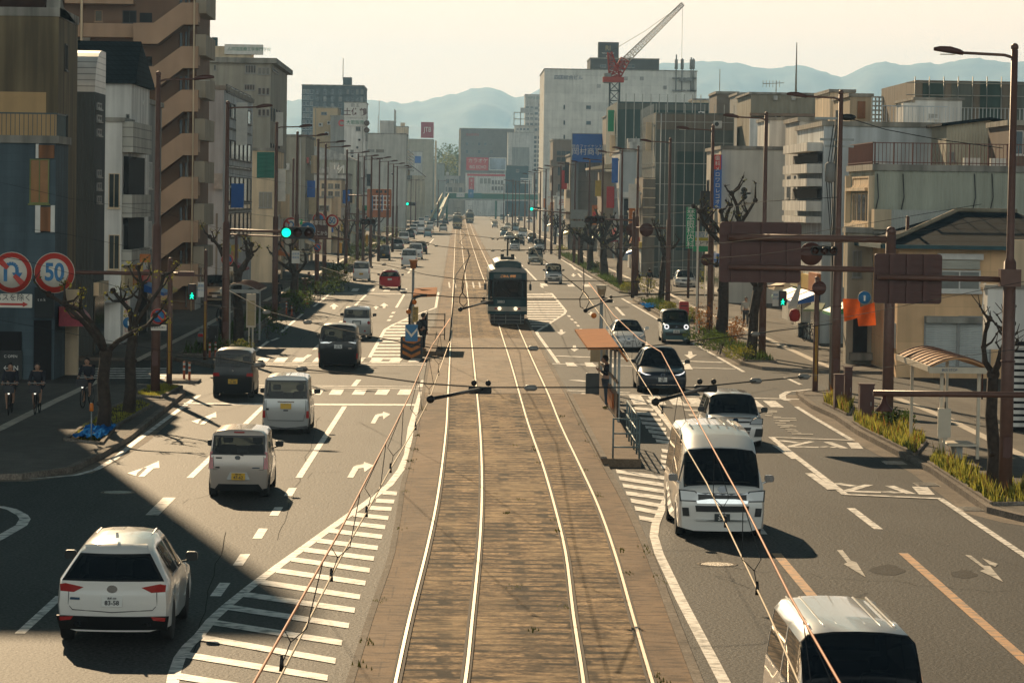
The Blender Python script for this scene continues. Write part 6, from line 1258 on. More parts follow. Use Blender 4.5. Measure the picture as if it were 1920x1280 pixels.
for i,(x,y,s_,l)in enumerate(((1577,175,-1,'brown street lamp rising in front of the balcony building behind the electric cabinet'),(1437,215,-1,'brown street lamp behind the large brown sign back'),(1337,238,-1,'brown street lamp in front of the vertical blue clinic sign'),(1257,262,-1,'brown street lamp in front of the netted block'),(1197,276,-1,'brown street lamp by the white canopy shop, fifth from the near right'),(1167,283,-1,'brown street lamp next to the round sign backs, sixth from the near right'),(1131,297,-1,'brown street lamp before the wing-roof shop, seventh from the near right'),(1106,302,-1,'brown street lamp below the blue billboard'),(1079,306,-1,'brown street lamp at the corner of the billboard building'),(1052,310,-1,'brown street lamp in front of the brown office'),(1036,315,-1,'far street lamp left of the brown office'))):lamp(x,y,s_,l,detail=i<5)
lamp(302,140,1,'nearest left street lamp, in front of the apartment stair',base=(291,742))
for i,(x,y,l)in enumerate(((427,195,'left street lamp in front of the white office with a no parking sign'),(519,233,'left street lamp before the green-clad house'),(558,250,'left street lamp in front of the panel warehouse'),(597,263,'left street lamp beside the arched roof hall, fifth in the row'),(611,272,'left street lamp sixth in the row, close behind the fifth'),(651,283,'left street lamp before the low grey office, seventh in the row'),(672,290,'left street lamp eighth in the row under the white sign tower'),(683,296,'left street lamp ninth in the row'),(697,293.5,'left street lamp tenth in the row, slightly taller'),(712,300,'left street lamp right of the orange parking board'))):lamp(x,y,1,l,detail=i<4)
fl_=0
for x,y,s_ in((1024,319,-1),(1014,322,-1),(1003,325,-1),(728,305,1),(738,310,1),(745,313,1),(757,338,1),(771,336,1),(780,337,1),(822,338,1),(993,339,-1),(985,340,-1),(974,344,-1),(967,339,-1),(962,337,-1),(750,340,1),(952,346,-1),(945,345,-1)):
 r=lamp(x,y,s_,'slim street lamp far down the '+('left' if s_>0 else 'right')+' kerb among a tight row of identical lamps',detail=False);r['group']='far street lamps on the '+('left' if s_>0 else 'right')
def pole(px,py,ytop_px,label,rad=.09,stripes=False,m=POLE,name='utility_pole',cat='pole',kink=None):
 g_=G(px,py);h=P(px,ytop_px,g_.y).z;r=empty(name,label,cat,(g_.x,g_.y,.05));mb=MB();mb.tube([(0,0,0),(0,0,h)],[rad,rad*.85],10);mb.ball((0,0,h),rad*.9,8,4);mb.build('shaft',m,r)
 if stripes:
  mb=MB()
  for k in range(2):mb.box(-.035+k*.05,-rad-.012,.5,-.01+k*.05,-rad+.01,2.6)
  mb.build('warning_stripe',YEL,r)
 r['h']=h;return r
POLES={}
for k,a in{'a':(317,728,490,'plain brown pole carrying the long arm with the two big round signs',.11,True),'b':(384,680,473,'thin brown pole with yellow stripe by the green walking signal',.09,True),'c':(441,640,445,'dark slim pole behind the left bus shelter',.09,True),'d':(606,510,430,'pole with yellow stripe beside the kerb hedge',.12,True),'e':(634,500,425,'pole left of the shrubs by the far left crossing',.12,False),'f':(548,500,300,'dark tall pole behind the left signal head',.13,False),'g':(653,478,380,'pole carrying the orange parking map board',.16,True),'h':(1663,812,437,'thick brown sign pole on the right grass strip',.19,False),'i':(1696,703,410,'thin tall brown pole with yellow stripe in front of the shuttered shop',.09,True),'j':(1528,741,525,'striped pole with round sign backs at the right crossing corner',.11,True),'k':(1186,560,400,'pole carrying the far right signal arm',.14,False),'l':(1085,500,400,'pole with grey direction boards on the right',.14,False),'m':(1307,590,389,'dark red pole beside the green clinic sign',.10,False),'n':(1290,562,395,'brown pole left of the red post box',.10,False)}.items():POLES[k]=pole(a[0],a[1],a[2],a[3],a[4],a[5])
def arm(parent,p,q,r=.06,m=POLE,name='arm'):
 o=parent.location;mb=MB();mb.tube([(a[0]-o.x,a[1]-o.y,a[2]-o.z)for a in(p,q)],r,8);return mb.build(name,m,parent)
def disc(name,label,cat,px,py,rad,Y,kind,group=None,txt=None):
 p=P(px,py,Y);r=empty(name,label,cat,(p.x,Y,p.z),0,group)
 def dd(nm,m,R,y0,y1,par=r,n=28):mb=MB();mb.lathe([(R,y0),(R,y1)],(0,0,0),n,0,'y');return mb.build(nm,m,par)
 if kind=='back':dd('disc',POLED,rad,0,.03);mb=MB();mb.box(-rad*.9,-.04,-.05,rad*.9,0,.05);mb.box(-rad*.9,-.04,rad*.4,rad*.9,0,rad*.5);mb.build('bracket',POLED,r);return r
 dd('backing',CREAMP,rad,0,.03);dd('rim',BLUP if kind in('blue','bike')else REDP,rad*.97,-.012,0)
 if kind=='50':dd('face',CREAMP,rad*.70,-.02,-.012);text(r,'50',(0,-.03,0),rad*1.18,BLUP,bold=rad*.035,sx=.82)
 elif kind=='nopark':
  dd('face',BLUP,rad*.74,-.02,-.012);mb=MB();a=rad*.74*.707;w_=rad*.09;mb.prism([(-a-w_,a-w_),(-a+w_,a+w_),(a+w_,-a+w_),(a-w_,-a-w_)],'y',-.03,-.02);mb.build('slash',REDP,r)
 elif kind=='uturn':
  dd('face',CREAMP,rad*.74,-.02,-.012);mb=MB();w_=rad*.09;pts=[]
  path=[(-.30,-.42)]+[(-.30,.10)]+[(-.02+.28*math.cos(a),.16+.28*math.sin(a))for a in[math.pi-k*math.pi/8 for k in range(9)]]+[(.26,-.02)]
  for i in range(len(path)-1):
   (x0,z0),(x1,z1)=path[i],path[i+1];d_=math.hypot(x1-x0,z1-z0)or 1;nx,nz=-(z1-z0)/d_*.085,(x1-x0)/d_*.085
   mb.prism([((x0+nx)*rad,(z0+nz)*rad),((x1+nx)*rad,(z1+nz)*rad),((x1-nx)*rad,(z1-nz)*rad),((x0-nx)*rad,(z0-nz)*rad)],'y',-.03-.0005*i,-.02)
  mb.prism([(.02*rad,.0),(.52*rad,.0),(.27*rad,-.42*rad)],'y',-.036,-.02);mb.build('turn_arrow',BLUP,r)
  mb=MB();a=rad*.74*.707;w_=rad*.10;mb.prism([(-a-w_,a-w_),(-a+w_,a+w_),(-.12*rad,.28*rad),(-.26*rad,.14*rad)],'y',-.045,-.037);mb.prism([(.2*rad,-.06*rad),(.06*rad,-.2*rad),(a-w_,-a-w_),(a+w_,-a+w_)],'y',-.05,-.037);mb.build('slash',REDP,r)
 elif kind=='blue':
  mb=MB();mb.prism([(-.10*rad,-.55*rad),(.10*rad,-.55*rad),(.10*rad,.05*rad),(.42*rad,.05*rad),(0,.62*rad),(-.42*rad,.05*rad),(-.10*rad,.05*rad)],'y',-.03,-.012);mb.build('arrow',CREAMP,r)
 elif kind=='bike':mb=MB();mb.ball((0,-.01,.2*rad),rad*.18);mb.box(-.12*rad,-.03,-.5*rad,.12*rad,-.012,.1*rad);mb.build('pictogram',LETW,r)
 return r
def board(name,label,cat,x0,y0,x1,y1,Y,m,txts=(),th=.05,group=None,back=False):
 A,Bq=P(x0,y0,Y),P(x1,y1,Y);cx,cz=(A.x+Bq.x)/2,(A.z+Bq.z)/2;r=empty(name,label,cat,(cx,Y,cz),0,group);w_,h_=(Bq.x-A.x)/2,(A.z-Bq.z)/2
 mb=MB();mb.rbox(-w_,0,-h_,w_,th,h_,min(w_,h_)*.12);mb.build('panel',m,r)
 for t in txts:
  s_,fx,fz,size,mm=t[:5];text(r,s_,(fx*w_,-.012,fz*h_),size,mm,sx=t[5]if len(t)>5 else 1)
 r['w'],r['hh']=w_,h_;return r
o=POLES['a'];p0=P(317,513.5,o.location.y);arm(o,p0,P(-160,505,o.location.y),.075);arm(o,p0,P(352,514.5,o.location.y),.07)
mb=MB();q=P(352,514,o.location.y);mb.rbox(q.x-o.location.x-.35,-.12,q.z-o.location.z-.08,q.x-o.location.x+.25,.12,q.z-o.location.z+.10,.04);mb.build('signal_bracket',POLED,o)
Ys=o.location.y-.2;disc('no_u_turn_sign','large round no U-turn sign at the far left edge on the long arm','road sign',22,511,.77,Ys,'uturn');disc('speed_limit_sign','large round 50 speed limit sign with red rim on the long arm','road sign',102,511.5,.76,Ys,'50')
b_=board('sign_plate','cream plate with Japanese lettering and red double arrow under the no U-turn sign','road sign',-40,550,60,577,Ys,CREAMP,[('路線バスを除く',0,.42,.28,LETK)])
mb=MB();mb.prism([(-.85,-.13),(-.65,-.03),(-.65,-.09),(.65,-.09),(.65,-.03),(.85,-.13),(.65,-.23),(.65,-.17),(-.65,-.17),(-.65,-.23)],'y',-.015,-.002);mb.build('double_arrow',REDP,b_)
lo=G(291,742).y-.25
disc('no_parking_sign','no parking sign low on the nearest left street lamp','road sign',297,593,.285,lo,'nopark');board('sign_plate','small white plate under the no parking sign of the nearest left lamp','road sign',283,609,312,619.5,lo,CREAMP,[('軽車両を除く',0,0,.09,LETK)])
disc('no_parking_sign','no parking sign on the second left street lamp by the bus shelter','road sign',426,487,.28,148,'nopark');board('sign_plate','small plate under the no parking sign of the second left lamp','road sign',414,500,437,508,148,CREAMP,[('軽車両を除く',0,0,.09,LETK)])
disc('no_parking_sign','small no parking sign farther down the left kerb','road sign',595,464,.28,228,'nopark');disc('cycle_path_sign','blue round sign half hidden behind the left tree trunks','road sign',241,605,.22,122,'bike');disc('cycle_path_sign','blue round cycle sign hanging under the orange shop banners','road sign',1621,558,.23,112,'bike')
def signal(label,px,py,Y,w=.62,lit=0,n=3,d=.26,away=False):
 p=P(px,py,Y);r=empty('traffic_signal',label,'traffic signal',(p.x,Y,p.z));L_=n*d*1.25;mb=MB();mb.rbox(-L_/2,-.06,-d*.68,L_/2,.08,d*.68,d*.5);mb.build('housing',BLK,r)
 for i in range(n):
  x=-L_/2+L_*(i+.5)/n;mb=MB();mb.lathe([(d*.5,-.09),(d*.5,-.05)],(x,0,0),16,0,'y');mb.build('lens',GRN_LIT if(lit and i==0)else mat('lens_dark',(.05,.02,.015),.2,var=0),r)
  mb=MB();vs=[]
  for a in range(9):t=math.pi*a/8;vs+=[(x+d*.55*math.cos(t),-.26,d*.55*math.sin(t)),(x+d*.55*math.cos(t),-.05,d*.55*math.sin(t))]
  mb.add(vs,[(2*a,2*a+1,2*a+3,2*a+2)for a in range(8)]);mb.build('visor',BLK,r)
 return r
c_=[q for q in bpy.data.objects if q.name.startswith('street_lamp')]
l2=next(q for q in c_ if q.get('label','').startswith('left street lamp in front of the white'));y2=l2.location.y
arm(l2,P(427,431,y2),P(582,436.5,y2),.06);arm(l2,P(427,439.5,y2),P(655,449,y2),.035);signal('left overhead signal with the green lamp lit',558,436.5,y2-.25,lit=1,d=.40)
l3=next(q for q in c_ if q.get('label','').startswith('left street lamp beside the arched'));y3=l3.location.y
disc('no_u_turn_sign','smaller round no U-turn sign above the lit left signal','road sign',546,423,.62,y3-.3,'uturn');disc('ahead_only_sign','round blue sign with white arrow behind the lit left signal','road sign',577,431.5,.58,y3-.4,'blue');disc('speed_limit_sign','smaller round 50 sign beside the dark parking guidance board','road sign',623,414,.48,y3-.3,'50');disc('no_u_turn_sign','far round sign peeping over the dark guidance board','road sign',598,411,.48,y3+.4,'nopark')
arm(l3,P(597,418,y3),P(546,417,y3),.06);arm(l3,P(597,418,y3),P(626,419,y3),.06);board('guidance_board','dark brown parking guidance board with white lettering on the left','road sign',586,411,615,449,y3-.15,POLED,[('駐車場案内',0,.6,.40,LETW,.75),('ここから',0,-.4,.34,LETW,.8)])
board('parking_sign','small green parking sign with white P','road sign',558,411,567,421,y3-.1,SIGNG,[('P',0,0,.34,LETW)])
g_=POLES['g'];yg=g_.location.y;pb=board('parking_map_board','orange-brown parking map board with a white and blue street plan','road sign',688.5,354,733.5,408,yg-.3,mat('board_orange_brown',(.36,.11,.035),.5,var=.15,scale=2));w_,h_=pb['w'],pb['hh'];mb=MB()
for fx in(-.25,.05,.35,.62):mb.box(fx*w_-.04,-.02,-.45*h_,fx*w_+.04,-.005,.55*h_)
for k_,fz in enumerate((-.45,-.1,.2,.5)):mb.box(-.55*w_,-.024,fz*h_-.04,.85*w_,-.021,fz*h_+.04)
mb.build('street_plan',LETW,pb);mb=MB();mb.box(-.62*w_,-.03,-.6*h_,-.52*w_,-.006,.5*h_);mb.box(.2*w_,-.035,-.6*h_,.28*w_,-.031,.6*h_);mb.build('river_lines',BLUP,pb);mb=MB()
for fx in(-.2,.15,.5):mb.box(fx*w_-.13,-.02,.72*h_,fx*w_+.13,-.005,.9*h_)
for fx in(-.4,-.05,.2):
 for fz in(-.3,.05,.36):mb.box(fx*w_-.10,-.015,fz*h_-.12,fx*w_+.10,-.005,fz*h_+.1)
mb.build('dark_blocks',BLK,pb);text(pb,'P',(-.7*w_,-.02,.8*h_),.5,LETG);mb=MB();mb.box(-w_,.0,h_-.03,w_,.055,h_+.05);mb.build('top_rim',CREAMP,pb)
arm(g_,P(653,366,yg),P(700,367,yg),.08);arm(g_,P(653,401,yg),P(700,402,yg),.08)
signal('dark signal turned away near the parking map board',690,415.5,300,d=.38,lit=0);signal('far left signal with green lamp lit beside the pale shop',770,382.5,620,d=.5,lit=1);arm(POLES['e'],P(634,413,POLES['e'].location.y),P(682,414,POLES['e'].location.y),.06)
def signback(label,x0,y0,x1,y1,Y,ribs):
 r=board('overhead_sign',label,'road sign',x0,y0,x1,y1,Y,POLED,th=.06);w_,h_=r['w'],r['hh'];mb=MB()
 for fx in ribs:mb.box(fx*w_-.05,-.08,-h_,fx*w_+.05,-.002,h_)
 mb.build('upright_rib',POLED,r);mb=MB();n=7
 for k in range(n):z=-h_+2*h_*(k+.5)/n;mb.box(-w_*.98,-.035,z-.03,w_*.98,-.002,z+.03)
 mb.build('stiffener',POLED,r);return r
h_o=POLES['h'];yh_=h_o.location.y
signback('large dark brown back of an overhead sign left of the thick pole',1350,415,1501,531,yh_+.20,(-.68,.05,.68));signback('smaller dark brown back of an overhead sign under the right lamp arm',1640,475,1765,570,G(1884,940).y+.17,(-.5,.0,.5))
arm(h_o,P(1663,449,yh_),P(1366,444,yh_),.11);arm(h_o,P(1663,506,yh_),P(1366,500,yh_),.09);l1=next(q for q in c_ if q.get('label','').startswith('tallest'));y1=l1.location.y;arm(l1,P(1884,524,y1),P(1645,519,y1),.07);mb=MB();mb.box(-.25,-.2,P(1884,545,y1).z,.25,.2,P(1884,512,y1).z);mb.build('arm_clamp',POLE,l1)
mb=MB();p,q=P(1637,737,50),P(2000,741,50);mb.tube([p,q],.048,8);o=mb.build('overhead_bar',POLE);tag(o,'horizontal brown arm reaching in from the right edge in front of the bus shelter','sign arm');p=P(1658,741,50)
mb=MB();mb.lathe([(.03,0),(.05,-.12),(.14,-.22),(.14,-.25)],(p.x,50,p.z),12);o2=mb.build('camera_hood',POLED,None);tag(o2,'small dark hooded device hanging from the near brown arm','lamp')
signback('brown sign back behind the street lamp at the right signals',1498,455,1545,497,118,(0,))if False else None
disc('round_sign_back','large round sign back right of the big brown sign','road sign',1521,476,.42,116,'back');disc('round_sign_back','smaller round sign back on the striped corner pole','road sign',1536,540,.26,116.5,'back');disc('round_sign_back','round sign back on the street lamp by the clinic board','road sign',1325,487,.32,168,'back');disc('round_sign_back','left one of the twin round sign backs beneath the far signal arm','road sign',1186,430,.50,246,'back');disc('round_sign_back','right one of the twin round sign backs beneath the far signal arm','road sign',1212,431,.50,232,'back')
signal('dark side-on signal attached behind the second right lamp',1545,470,116,d=.26,n=3);k_o=POLES['k'];yk=k_o.location.y;arm(k_o,P(1186,413,yk),P(1100,410,yk),.07);signal('dark double-length signal hanging over the right carriageway',1115,412,yk-.3,d=.40);arm(k_o,P(1186,427,yk),P(1256,428,yk),.06)
signal('far right signal with green lamp lit over the oncoming cars',1004,392,520,d=.5,lit=1);l_o=POLES['l'];yl=l_o.location.y;board('direction_board','pale grey direction board over the right kerb, upper one of two','road sign',1070,393,1105,411,yl-.3,mat('board_grey',(.22,.24,.23),.5,var=.1));board('direction_board','pale grey direction board over the right kerb, lower one of two','road sign',1070,414,1105,427,yl-.3,MATS['board_grey']);arm(l_o,P(1085,402,yl),P(1000,393,yl),.07)
def pedsig(label,px,py,Y,boardpx=None):
 p=P(px,py,Y);r=empty('pedestrian_signal',label,'traffic signal',(p.x,Y,p.z));mb=MB();mb.rbox(-.17,0,-.33,.17,.22,.33,.05);mb.build('housing',BLK,r);mb=MB();mb.box(-.13,-.01,.03,.13,0,.28);mb.build('red_lens',mat('lens_dark',(.05,.02,.015),.2),r)
 mb=MB();mb.ball((.0,-.015,-.06),.026,8,5);mb.prism([(-.03,-.10),(.03,-.10),(.08,-.17),(.06,-.19),(.03,-.16),(.03,-.20),(.07,-.29),(.03,-.29),(-.005,-.22),(-.06,-.29),(-.09,-.28),(-.03,-.18),(-.04,-.14),(-.08,-.18),(-.09,-.16)],'y',-.02,-.005);mb.build('walking_figure',GRN_LIT,r);return r
pedsig('green walking signal on the left pavement beside the blue-white plate',360,547,133);board('notice_plate','white and blue plate next to the left walking signal','road sign',371,529,382,557,132,SIGNW,[('夜間',0,.5,.12,BLUP),('押ボタン',0,-.1,.09,BLUP)]);arm(POLES['b'],P(384,517,POLES['b'].location.y),P(348,516,POLES['b'].location.y),.04)
pedsig('green walking signal on the right lamp beside the white wall',1468,559,143);l1437=next(q for q in c_ if q.get('label','').startswith('brown street lamp behind the large'));arm(l1437,P(1434,537,l1437.location.y),P(1470,536,l1437.location.y),.04);board('notice_plate','white and blue plate left of the right walking signal','road sign',1449,546,1460,574,144,SIGNW,[('横断',0,.5,.12,BLUP),('歩行者',0,0,.1,BLUP)])
board('notice_plate','white notice plate on the third left lamp with blue lines','road sign',547,470,562,494,190,SIGNW,[('自転車',0,.5,.14,BLUP),('横断帯',0,-.1,.14,BLUP)])
b_=board('clinic_sign','tall green eye clinic sign with white Japanese lettering','shop sign',1287,388,1303,466,172,SIGNG,[(c,0,.82-.33*i,.44,LETW)for i,c in enumerate('森本眼科内科')]);mb=MB();mb.box(b_['w']+.1,0,-6.5,b_['w']+.2,.1,b_['hh']+.1);mb.build('post',CREAMP,b_)
board('shop_banner_sign','white and red vertical shop banner behind the left pruned trees','banner',231,556,243,632,139,SIGNW,[(c,0,.7-.45*i,.22,LETR)for i,c in enumerate('大売出し')])
board('shop_banner_sign','orange square shop plate above the left pavement trees','shop sign',262,476,282,492,141,mat('plate_orange',(.5,.17,.04),.5));board('shop_banner_sign','yellow vertical plate under the orange square shop plate','shop sign',257,493,268,512,141,mat('plate_yellow_dull',(.5,.36,.08),.5))
b_=board('purchase_sign','white shop sign with blue and black lettering beside the green clinic sign','shop sign',1300,434,1331,472,176,SIGNW,[('買取り',0,.62,.36,BLUP),('ゆとり',0,-.28,.38,LETK)]);mb=MB();mb.box(-b_['w'],-.03,.05,b_['w'],0,.22);mb.build('yellow_band',mat('band_yellow',(.45,.38,.05)),b_);mb=MB();mb.box(-b_['w'],-.03,-b_['hh'],b_['w'],0,-b_['hh']+.3);mb.build('green_band',SIGNG,b_)
b_=board('shop_sign','low blue and white sign with wavy lettering behind the round sign back','shop sign',1337,486,1352,500,178,SIGNB,[('おの',0,0,.3,LETW)])
rr=random.Random(5)
for i,(x0,y0,x1,y1,Y,m,t,lab)in enumerate(((636,455,641,475,360,YEL,'','thin yellow banner sign at the left hedge'),(648,460,652,482,330,YEL,'','yellow banner sign before the left row of shrubs'),(686,440,690,462,420,YEL,'','slim yellow street banner farther left of the cars'),(672,420,676,440,500,REDP,'','small red banner sign on the left pavement'),(726,395,730,410,560,YEL,'','tiny yellow banner near the dark kerb car'),(1027,358,1032,382,640,SIGNW,'居酒','narrow white sign with red letters beneath the brown office'),(1019,372,1022,390,700,ORG,'','orange banner on the far right pavement'),(1063,402,1066,430,480,BLUP,'','narrow blue banner by the far right trees'),(1045,368,1062,392,600,SIGNW,'店','white poster sign with dark figures by the brown office'),(1155,422,1160,450,300,SIGNW,'','white banner by the right street trees'),(1010,362,1014,384,720,CREAMP,'','cream banner on the far right pavement'),(878,355,888,371,1090,BLUP,'＋','blue direction sign on the green footbridge'),(856,361,871,370,1090,SIGNW,'はりまや','white board left of the blue direction sign'),(889,362,903,371,1090,mat('board_teal',(.05,.20,.18)),'','teal board right of the blue direction sign'))):
 w_=(x1-x0)*Y/6000;board('street_banner' if Y<1000 else 'bridge_sign',lab,'sign',x0,y0,x1,y1,Y,m,[(t,0,0,w_*.75 if len(t)==1 else w_/len(t)*.95,LETR if m is SIGNW and Y<1000 else(LETW if m is BLUP else LETB))]if t else[])
fb=empty('footbridge','green footbridge crossing the far end of the street with a long side stair','footbridge',(0,1100,0));GB=mat('bridge_green',(.02,.14,.085),.5,var=.1);A=P(836,363,1100);Bq=P(1014,377,1100);mb=MB();mb.box(A.x,0,P(900,373,1100).z,Bq.x,2.5,P(900,363,1100).z);mb.build('parapet',GB,fb)
mb=MB();mb.box(A.x,-.3,P(900,376,1100).z,Bq.x,2.8,P(900,373.2,1100).z);mb.build('deck',UNIT,fb);mb=MB();mb.box(A.x,-.32,P(900,363,1100).z+.002,Bq.x,2.6,P(900,361.5,1100).z);mb.build('handrail',CREAMP,fb)
mb=MB()
for x in(838,930,1008):p=P(x,376,1100);mb=MB();mb.tube([(p.x,1,0),(p.x,1,p.z)],.35,8);mb.build('support_column',GB,fb)
mb=MB();p,q=P(830,362,1100),P(808,406,900)
for off,m_ in((0,0),(2.2,0)):
 mb.add([(p.x+off-.25,0,p.z-1.2),(p.x+off,0,p.z-1.2),(p.x+off,0,p.z),(p.x+off-.25,0,p.z),(q.x+off-.25,q.y-1100,q.z-1.0),(q.x+off,q.y-1100,q.z-1.0),(q.x+off,q.y-1100,q.z),(q.x+off-.25,q.y-1100,q.z)],[(0,1,2,3),(4,5,6,7),(0,1,5,4),(1,2,6,5),(2,3,7,6),(3,0,4,7)],0)
mb.build('stair_rail',mat('rail_cream',(.6,.5,.3),.5),fb);mb=MB();mb.add([(p.x-.1,0,p.z-1.4),(p.x+2.1,0,p.z-1.4),(q.x+2.1,q.y-1100,q.z-1.2),(q.x-.1,q.y-1100,q.z-1.2)],[(0,1,2,3)]);mb.add([(p.x+2.25,0,p.z-.1),(p.x+2.25,0,p.z-3),(q.x+2.25,q.y-1100,q.z-1.2),(q.x+2.25,q.y-1100,q.z-.1)],[(0,1,2,3)]);mb.build('stair_flight',GB,fb)
# ---- right tram stop
PLAT=gmat('platform_concrete',(.19,.135,.09),.8,(1.2,.2,20,.3));A,Bq=G(1130,876),G(1198,872);st=empty('tram_stop_platform','long narrow raised tram platform with railings right of the tracks','tram platform',(A.x,A.y,0));ox,oy=A.x,A.y
mb=MB();q=[(0,0),(1.05,.05),(1.35,29),(.1,29)];mb.prism(q,'z',0,.24);mb.build('slab',PLAT,st);mb=MB();mb.prism([(-.06,-.03),(.10,-.03),(.14,29),(-.02,29)],'z',.242,.30);mb.build('edge_stone',EDGE,st)
mb=MB();
for k in range(6):y=.2+k*1.55;mb.tube([(1.0+.008*y,y,.24),(1.0+.008*y,y,1.34)],.028,6)
for z in(.55,.92,1.32):mb.tube([(1.0,.2,z),(1.06,8,z)],.025,6);mb.tube([(.28,.15,z),(1.0,.2,z)],.025,6)
mb.tube([(.28,.15,.24),(.28,.15,1.34)],.028,6);mb.build('railing',mat('railing_blue_grey',(.12,.17,.18),.5,.2),st)
sh=empty('tram_stop_shelter','tram stop shelter with orange-brown sloping roof and glazed side on the right platform','shelter',(ox,oy,.24));mb=MB();y0,y1=101-oy,114.8-oy
mb.add([(.12,y0,2.36),(1.1,y0,2.40),(1.42,y0,1.95),(1.6,y1,1.95),(1.3,y1,2.42),(.2,y1,2.38)]+[(.12,y0,2.29),(1.08,y0,2.33),(1.36,y0,1.92),(1.54,y1,1.92),(1.28,y1,2.35),(.2,y1,2.31)],[(0,1,4,5),(1,2,3,4),(6,7,10,11),(7,8,9,10),(0,1,7,6),(1,2,8,7),(5,4,10,11),(4,3,9,10),(0,5,11,6),(2,3,9,8)])
mb.build('roof',mat('roof_orange_brown',(.40,.15,.045),.9,var=.12,scale=2,spec=.1),sh);mb=MB()
for y in(y0+.4,y0+3,y0+6,y0+9,y1-.8):mb=MB();mb.box(1.10,y,0,1.18,y+.08,2.3);mb.build('post',GALV,sh)
mb=MB();mb.box(1.08,y0+.4,.1,1.14,y1-.8,.9);mb.box(1.08,y0+.4,1.2,1.14,y1-.8,1.28);mb.build('side_panel',mat('shelter_panel_brown',(.16,.10,.06),.6),sh)
mb=MB()
for k in range(4):mb.rbox(1.0,y0+2+k*.8,.3,1.07,y0+2.6+k*.8,.8,.03)
mb.build('orange_seat',mat('seat_orange',(.42,.12,.02),.5),sh);cb=G(1116,748)
r=empty('equipment_cabinet','dark grey cabinet with a notice board on the tram platform end','cabinet',(cb.x+.1,cb.y,0));mb=MB();mb.rbox(-.45,0,0,.45,.35,.95,.05);mb.build('body',mat('cabinet_grey',(.05,.055,.055),.6),r);mb=MB();mb.box(-.30,.05,1.35,.35,.1,1.95);mb.box(.0,.05,.95,.05,.09,1.35);mb.build('notice_board',mat('notice_tan',(.35,.26,.15),.6),r)
def boxlamp(label,px,py,ptop,m,cat='lamp post'):
 g_=G(px,py);z=P(px,ptop,g_.y).z;r=empty('platform_lamp',label,cat,(g_.x,g_.y,0));mb=MB();mb.tube([(0,0,0),(0,0,z-.35)],[.09,.06],10);mb.build('post',GALV,r);mb=MB();mb.lathe([(.12,z-.38),(.17,z-.1),(.18,z-.1),(.18,z)],(0,0,0),8);mb.box(-.22,-.22,z,.22,.22,z+.06);mb.build('lamp_box',m,r);return r,z
r,z=boxlamp('platform lamp post with pale square lamp on the right platform',1125,735,537,mat('lamp_box_cream',(.5,.42,.30),.5));mb=MB();mb.ball((-.28,0,2.9),.11);mb.build('warning_lamp',ORG,r)
r,z=boxlamp('platform lamp post with orange-brown square lamp at the left stop',773,648,489,mat('lamp_box_orange',(.40,.17,.05),.5))
# ---- left tram stop
A=G(760,672);r=empty('chevron_barrier','black and orange chevron barrier block with blue arrow sign at the left stop','barrier',(G(771,673).x,A.y,0));mb=MB();mb.rbox(-.50,0,0,.50,.6,1.0,.05);mb.build('block',BLK,r);mb=MB()
for k in range(3):z=.10+k*.3;mb.prism([(-.40,z+.12),(0,z-.08),(.40,z+.12),(.40,z+.27),(0,z+.07),(-.40,z+.27)],'y',-.012,0)
mb.build('chevrons',mat('chevron_orange',(.45,.14,.01),.5,var=.2,scale=9),r)
r=board('keep_left_sign','square blue sign with white chevron arrow above the barrier block','road sign',760,608,783,640,A.y-.02,BLUP);mb=MB();mb.prism([(-.26,.12),(0,-.20),(.26,.12),(.26,.24),(0,-.06),(-.26,.24)],'y',-.02,-.001);mb.build('arrow',CREAMP,r)
r=board('stop_name_sign','vertical yellow stop name sign at the left tram stop','stop sign',774,575,784,604,A.y+4,mat('sign_yellow',(.55,.36,.10)),[(c,0,.65-.6*i,.22,LETK)for i,c in enumerate('枡形町')])
A2=G(790,668);B2=G(838,664);r=empty('tram_stop_platform','short tram platform with rail fence left of the tracks','tram platform',(A2.x,A2.y,0));W_=B2.x-A2.x;mb=MB();mb.prism([(0,0),(W_,0),(W_+.12,28),(.2,28)],'z',0,.24);mb.build('slab',PLAT,r);mb=MB();yf_=12
for z in(.5,.85,1.2,1.5):mb.tube([(.0,yf_,z),(1.0,yf_,z)],.025,6)
for x in(0,1.0):mb.tube([(x,yf_,.2),(x,yf_,1.55)],.03,6)
for y in range(5):mb.tube([(W_*0+.02,yf_+y*3,.2),(.02,yf_+y*3,1.3)],.03,6)
mb.tube([(.02,yf_,1.3),(.05,yf_+12,1.3)],.025,6);mb.build('fence',BLK,r)
g_=G(773,668);r=empty('tram_stop_shelter','small cantilever shelter with orange roof and curved post at the left stop','shelter',(g_.x,g_.y+4,0));p=lambda x,y:P(x,y,g_.y+4);mb=MB();o=r.location;pts=[p(768,640),p(768,590),p(769,575),p(773,563),p(780,557),p(790,554),p(800,553)];mb.tube([(q.x-o.x,0,q.z)for q in pts],.07,6);mb.build('curved_post',BLK,r)
mb=MB();a,b2=p(774,553),p(818,551);mb.add([(a.x-o.x,0,a.z),(b2.x-o.x,0,b2.z),(b2.x-o.x,6,b2.z+.15),(a.x-o.x,6,a.z+.15),(a.x-o.x,0,a.z-.12),(b2.x-o.x,0,b2.z-.12),(b2.x-o.x,6,b2.z+.03),(a.x-o.x,6,a.z+.03)],[(0,1,2,3),(4,5,6,7),(0,1,5,4),(1,2,6,5),(2,3,7,6),(3,0,4,7)]);mb.build('roof',MATS['roof_orange_brown'],r)
for zz_ in((777,566),(766,584)):q=p(*zz_);mb=MB();mb.ball((q.x-o.x,-.15,q.z),.12,8,6);mb.build('warning_lamp',ORG,r)
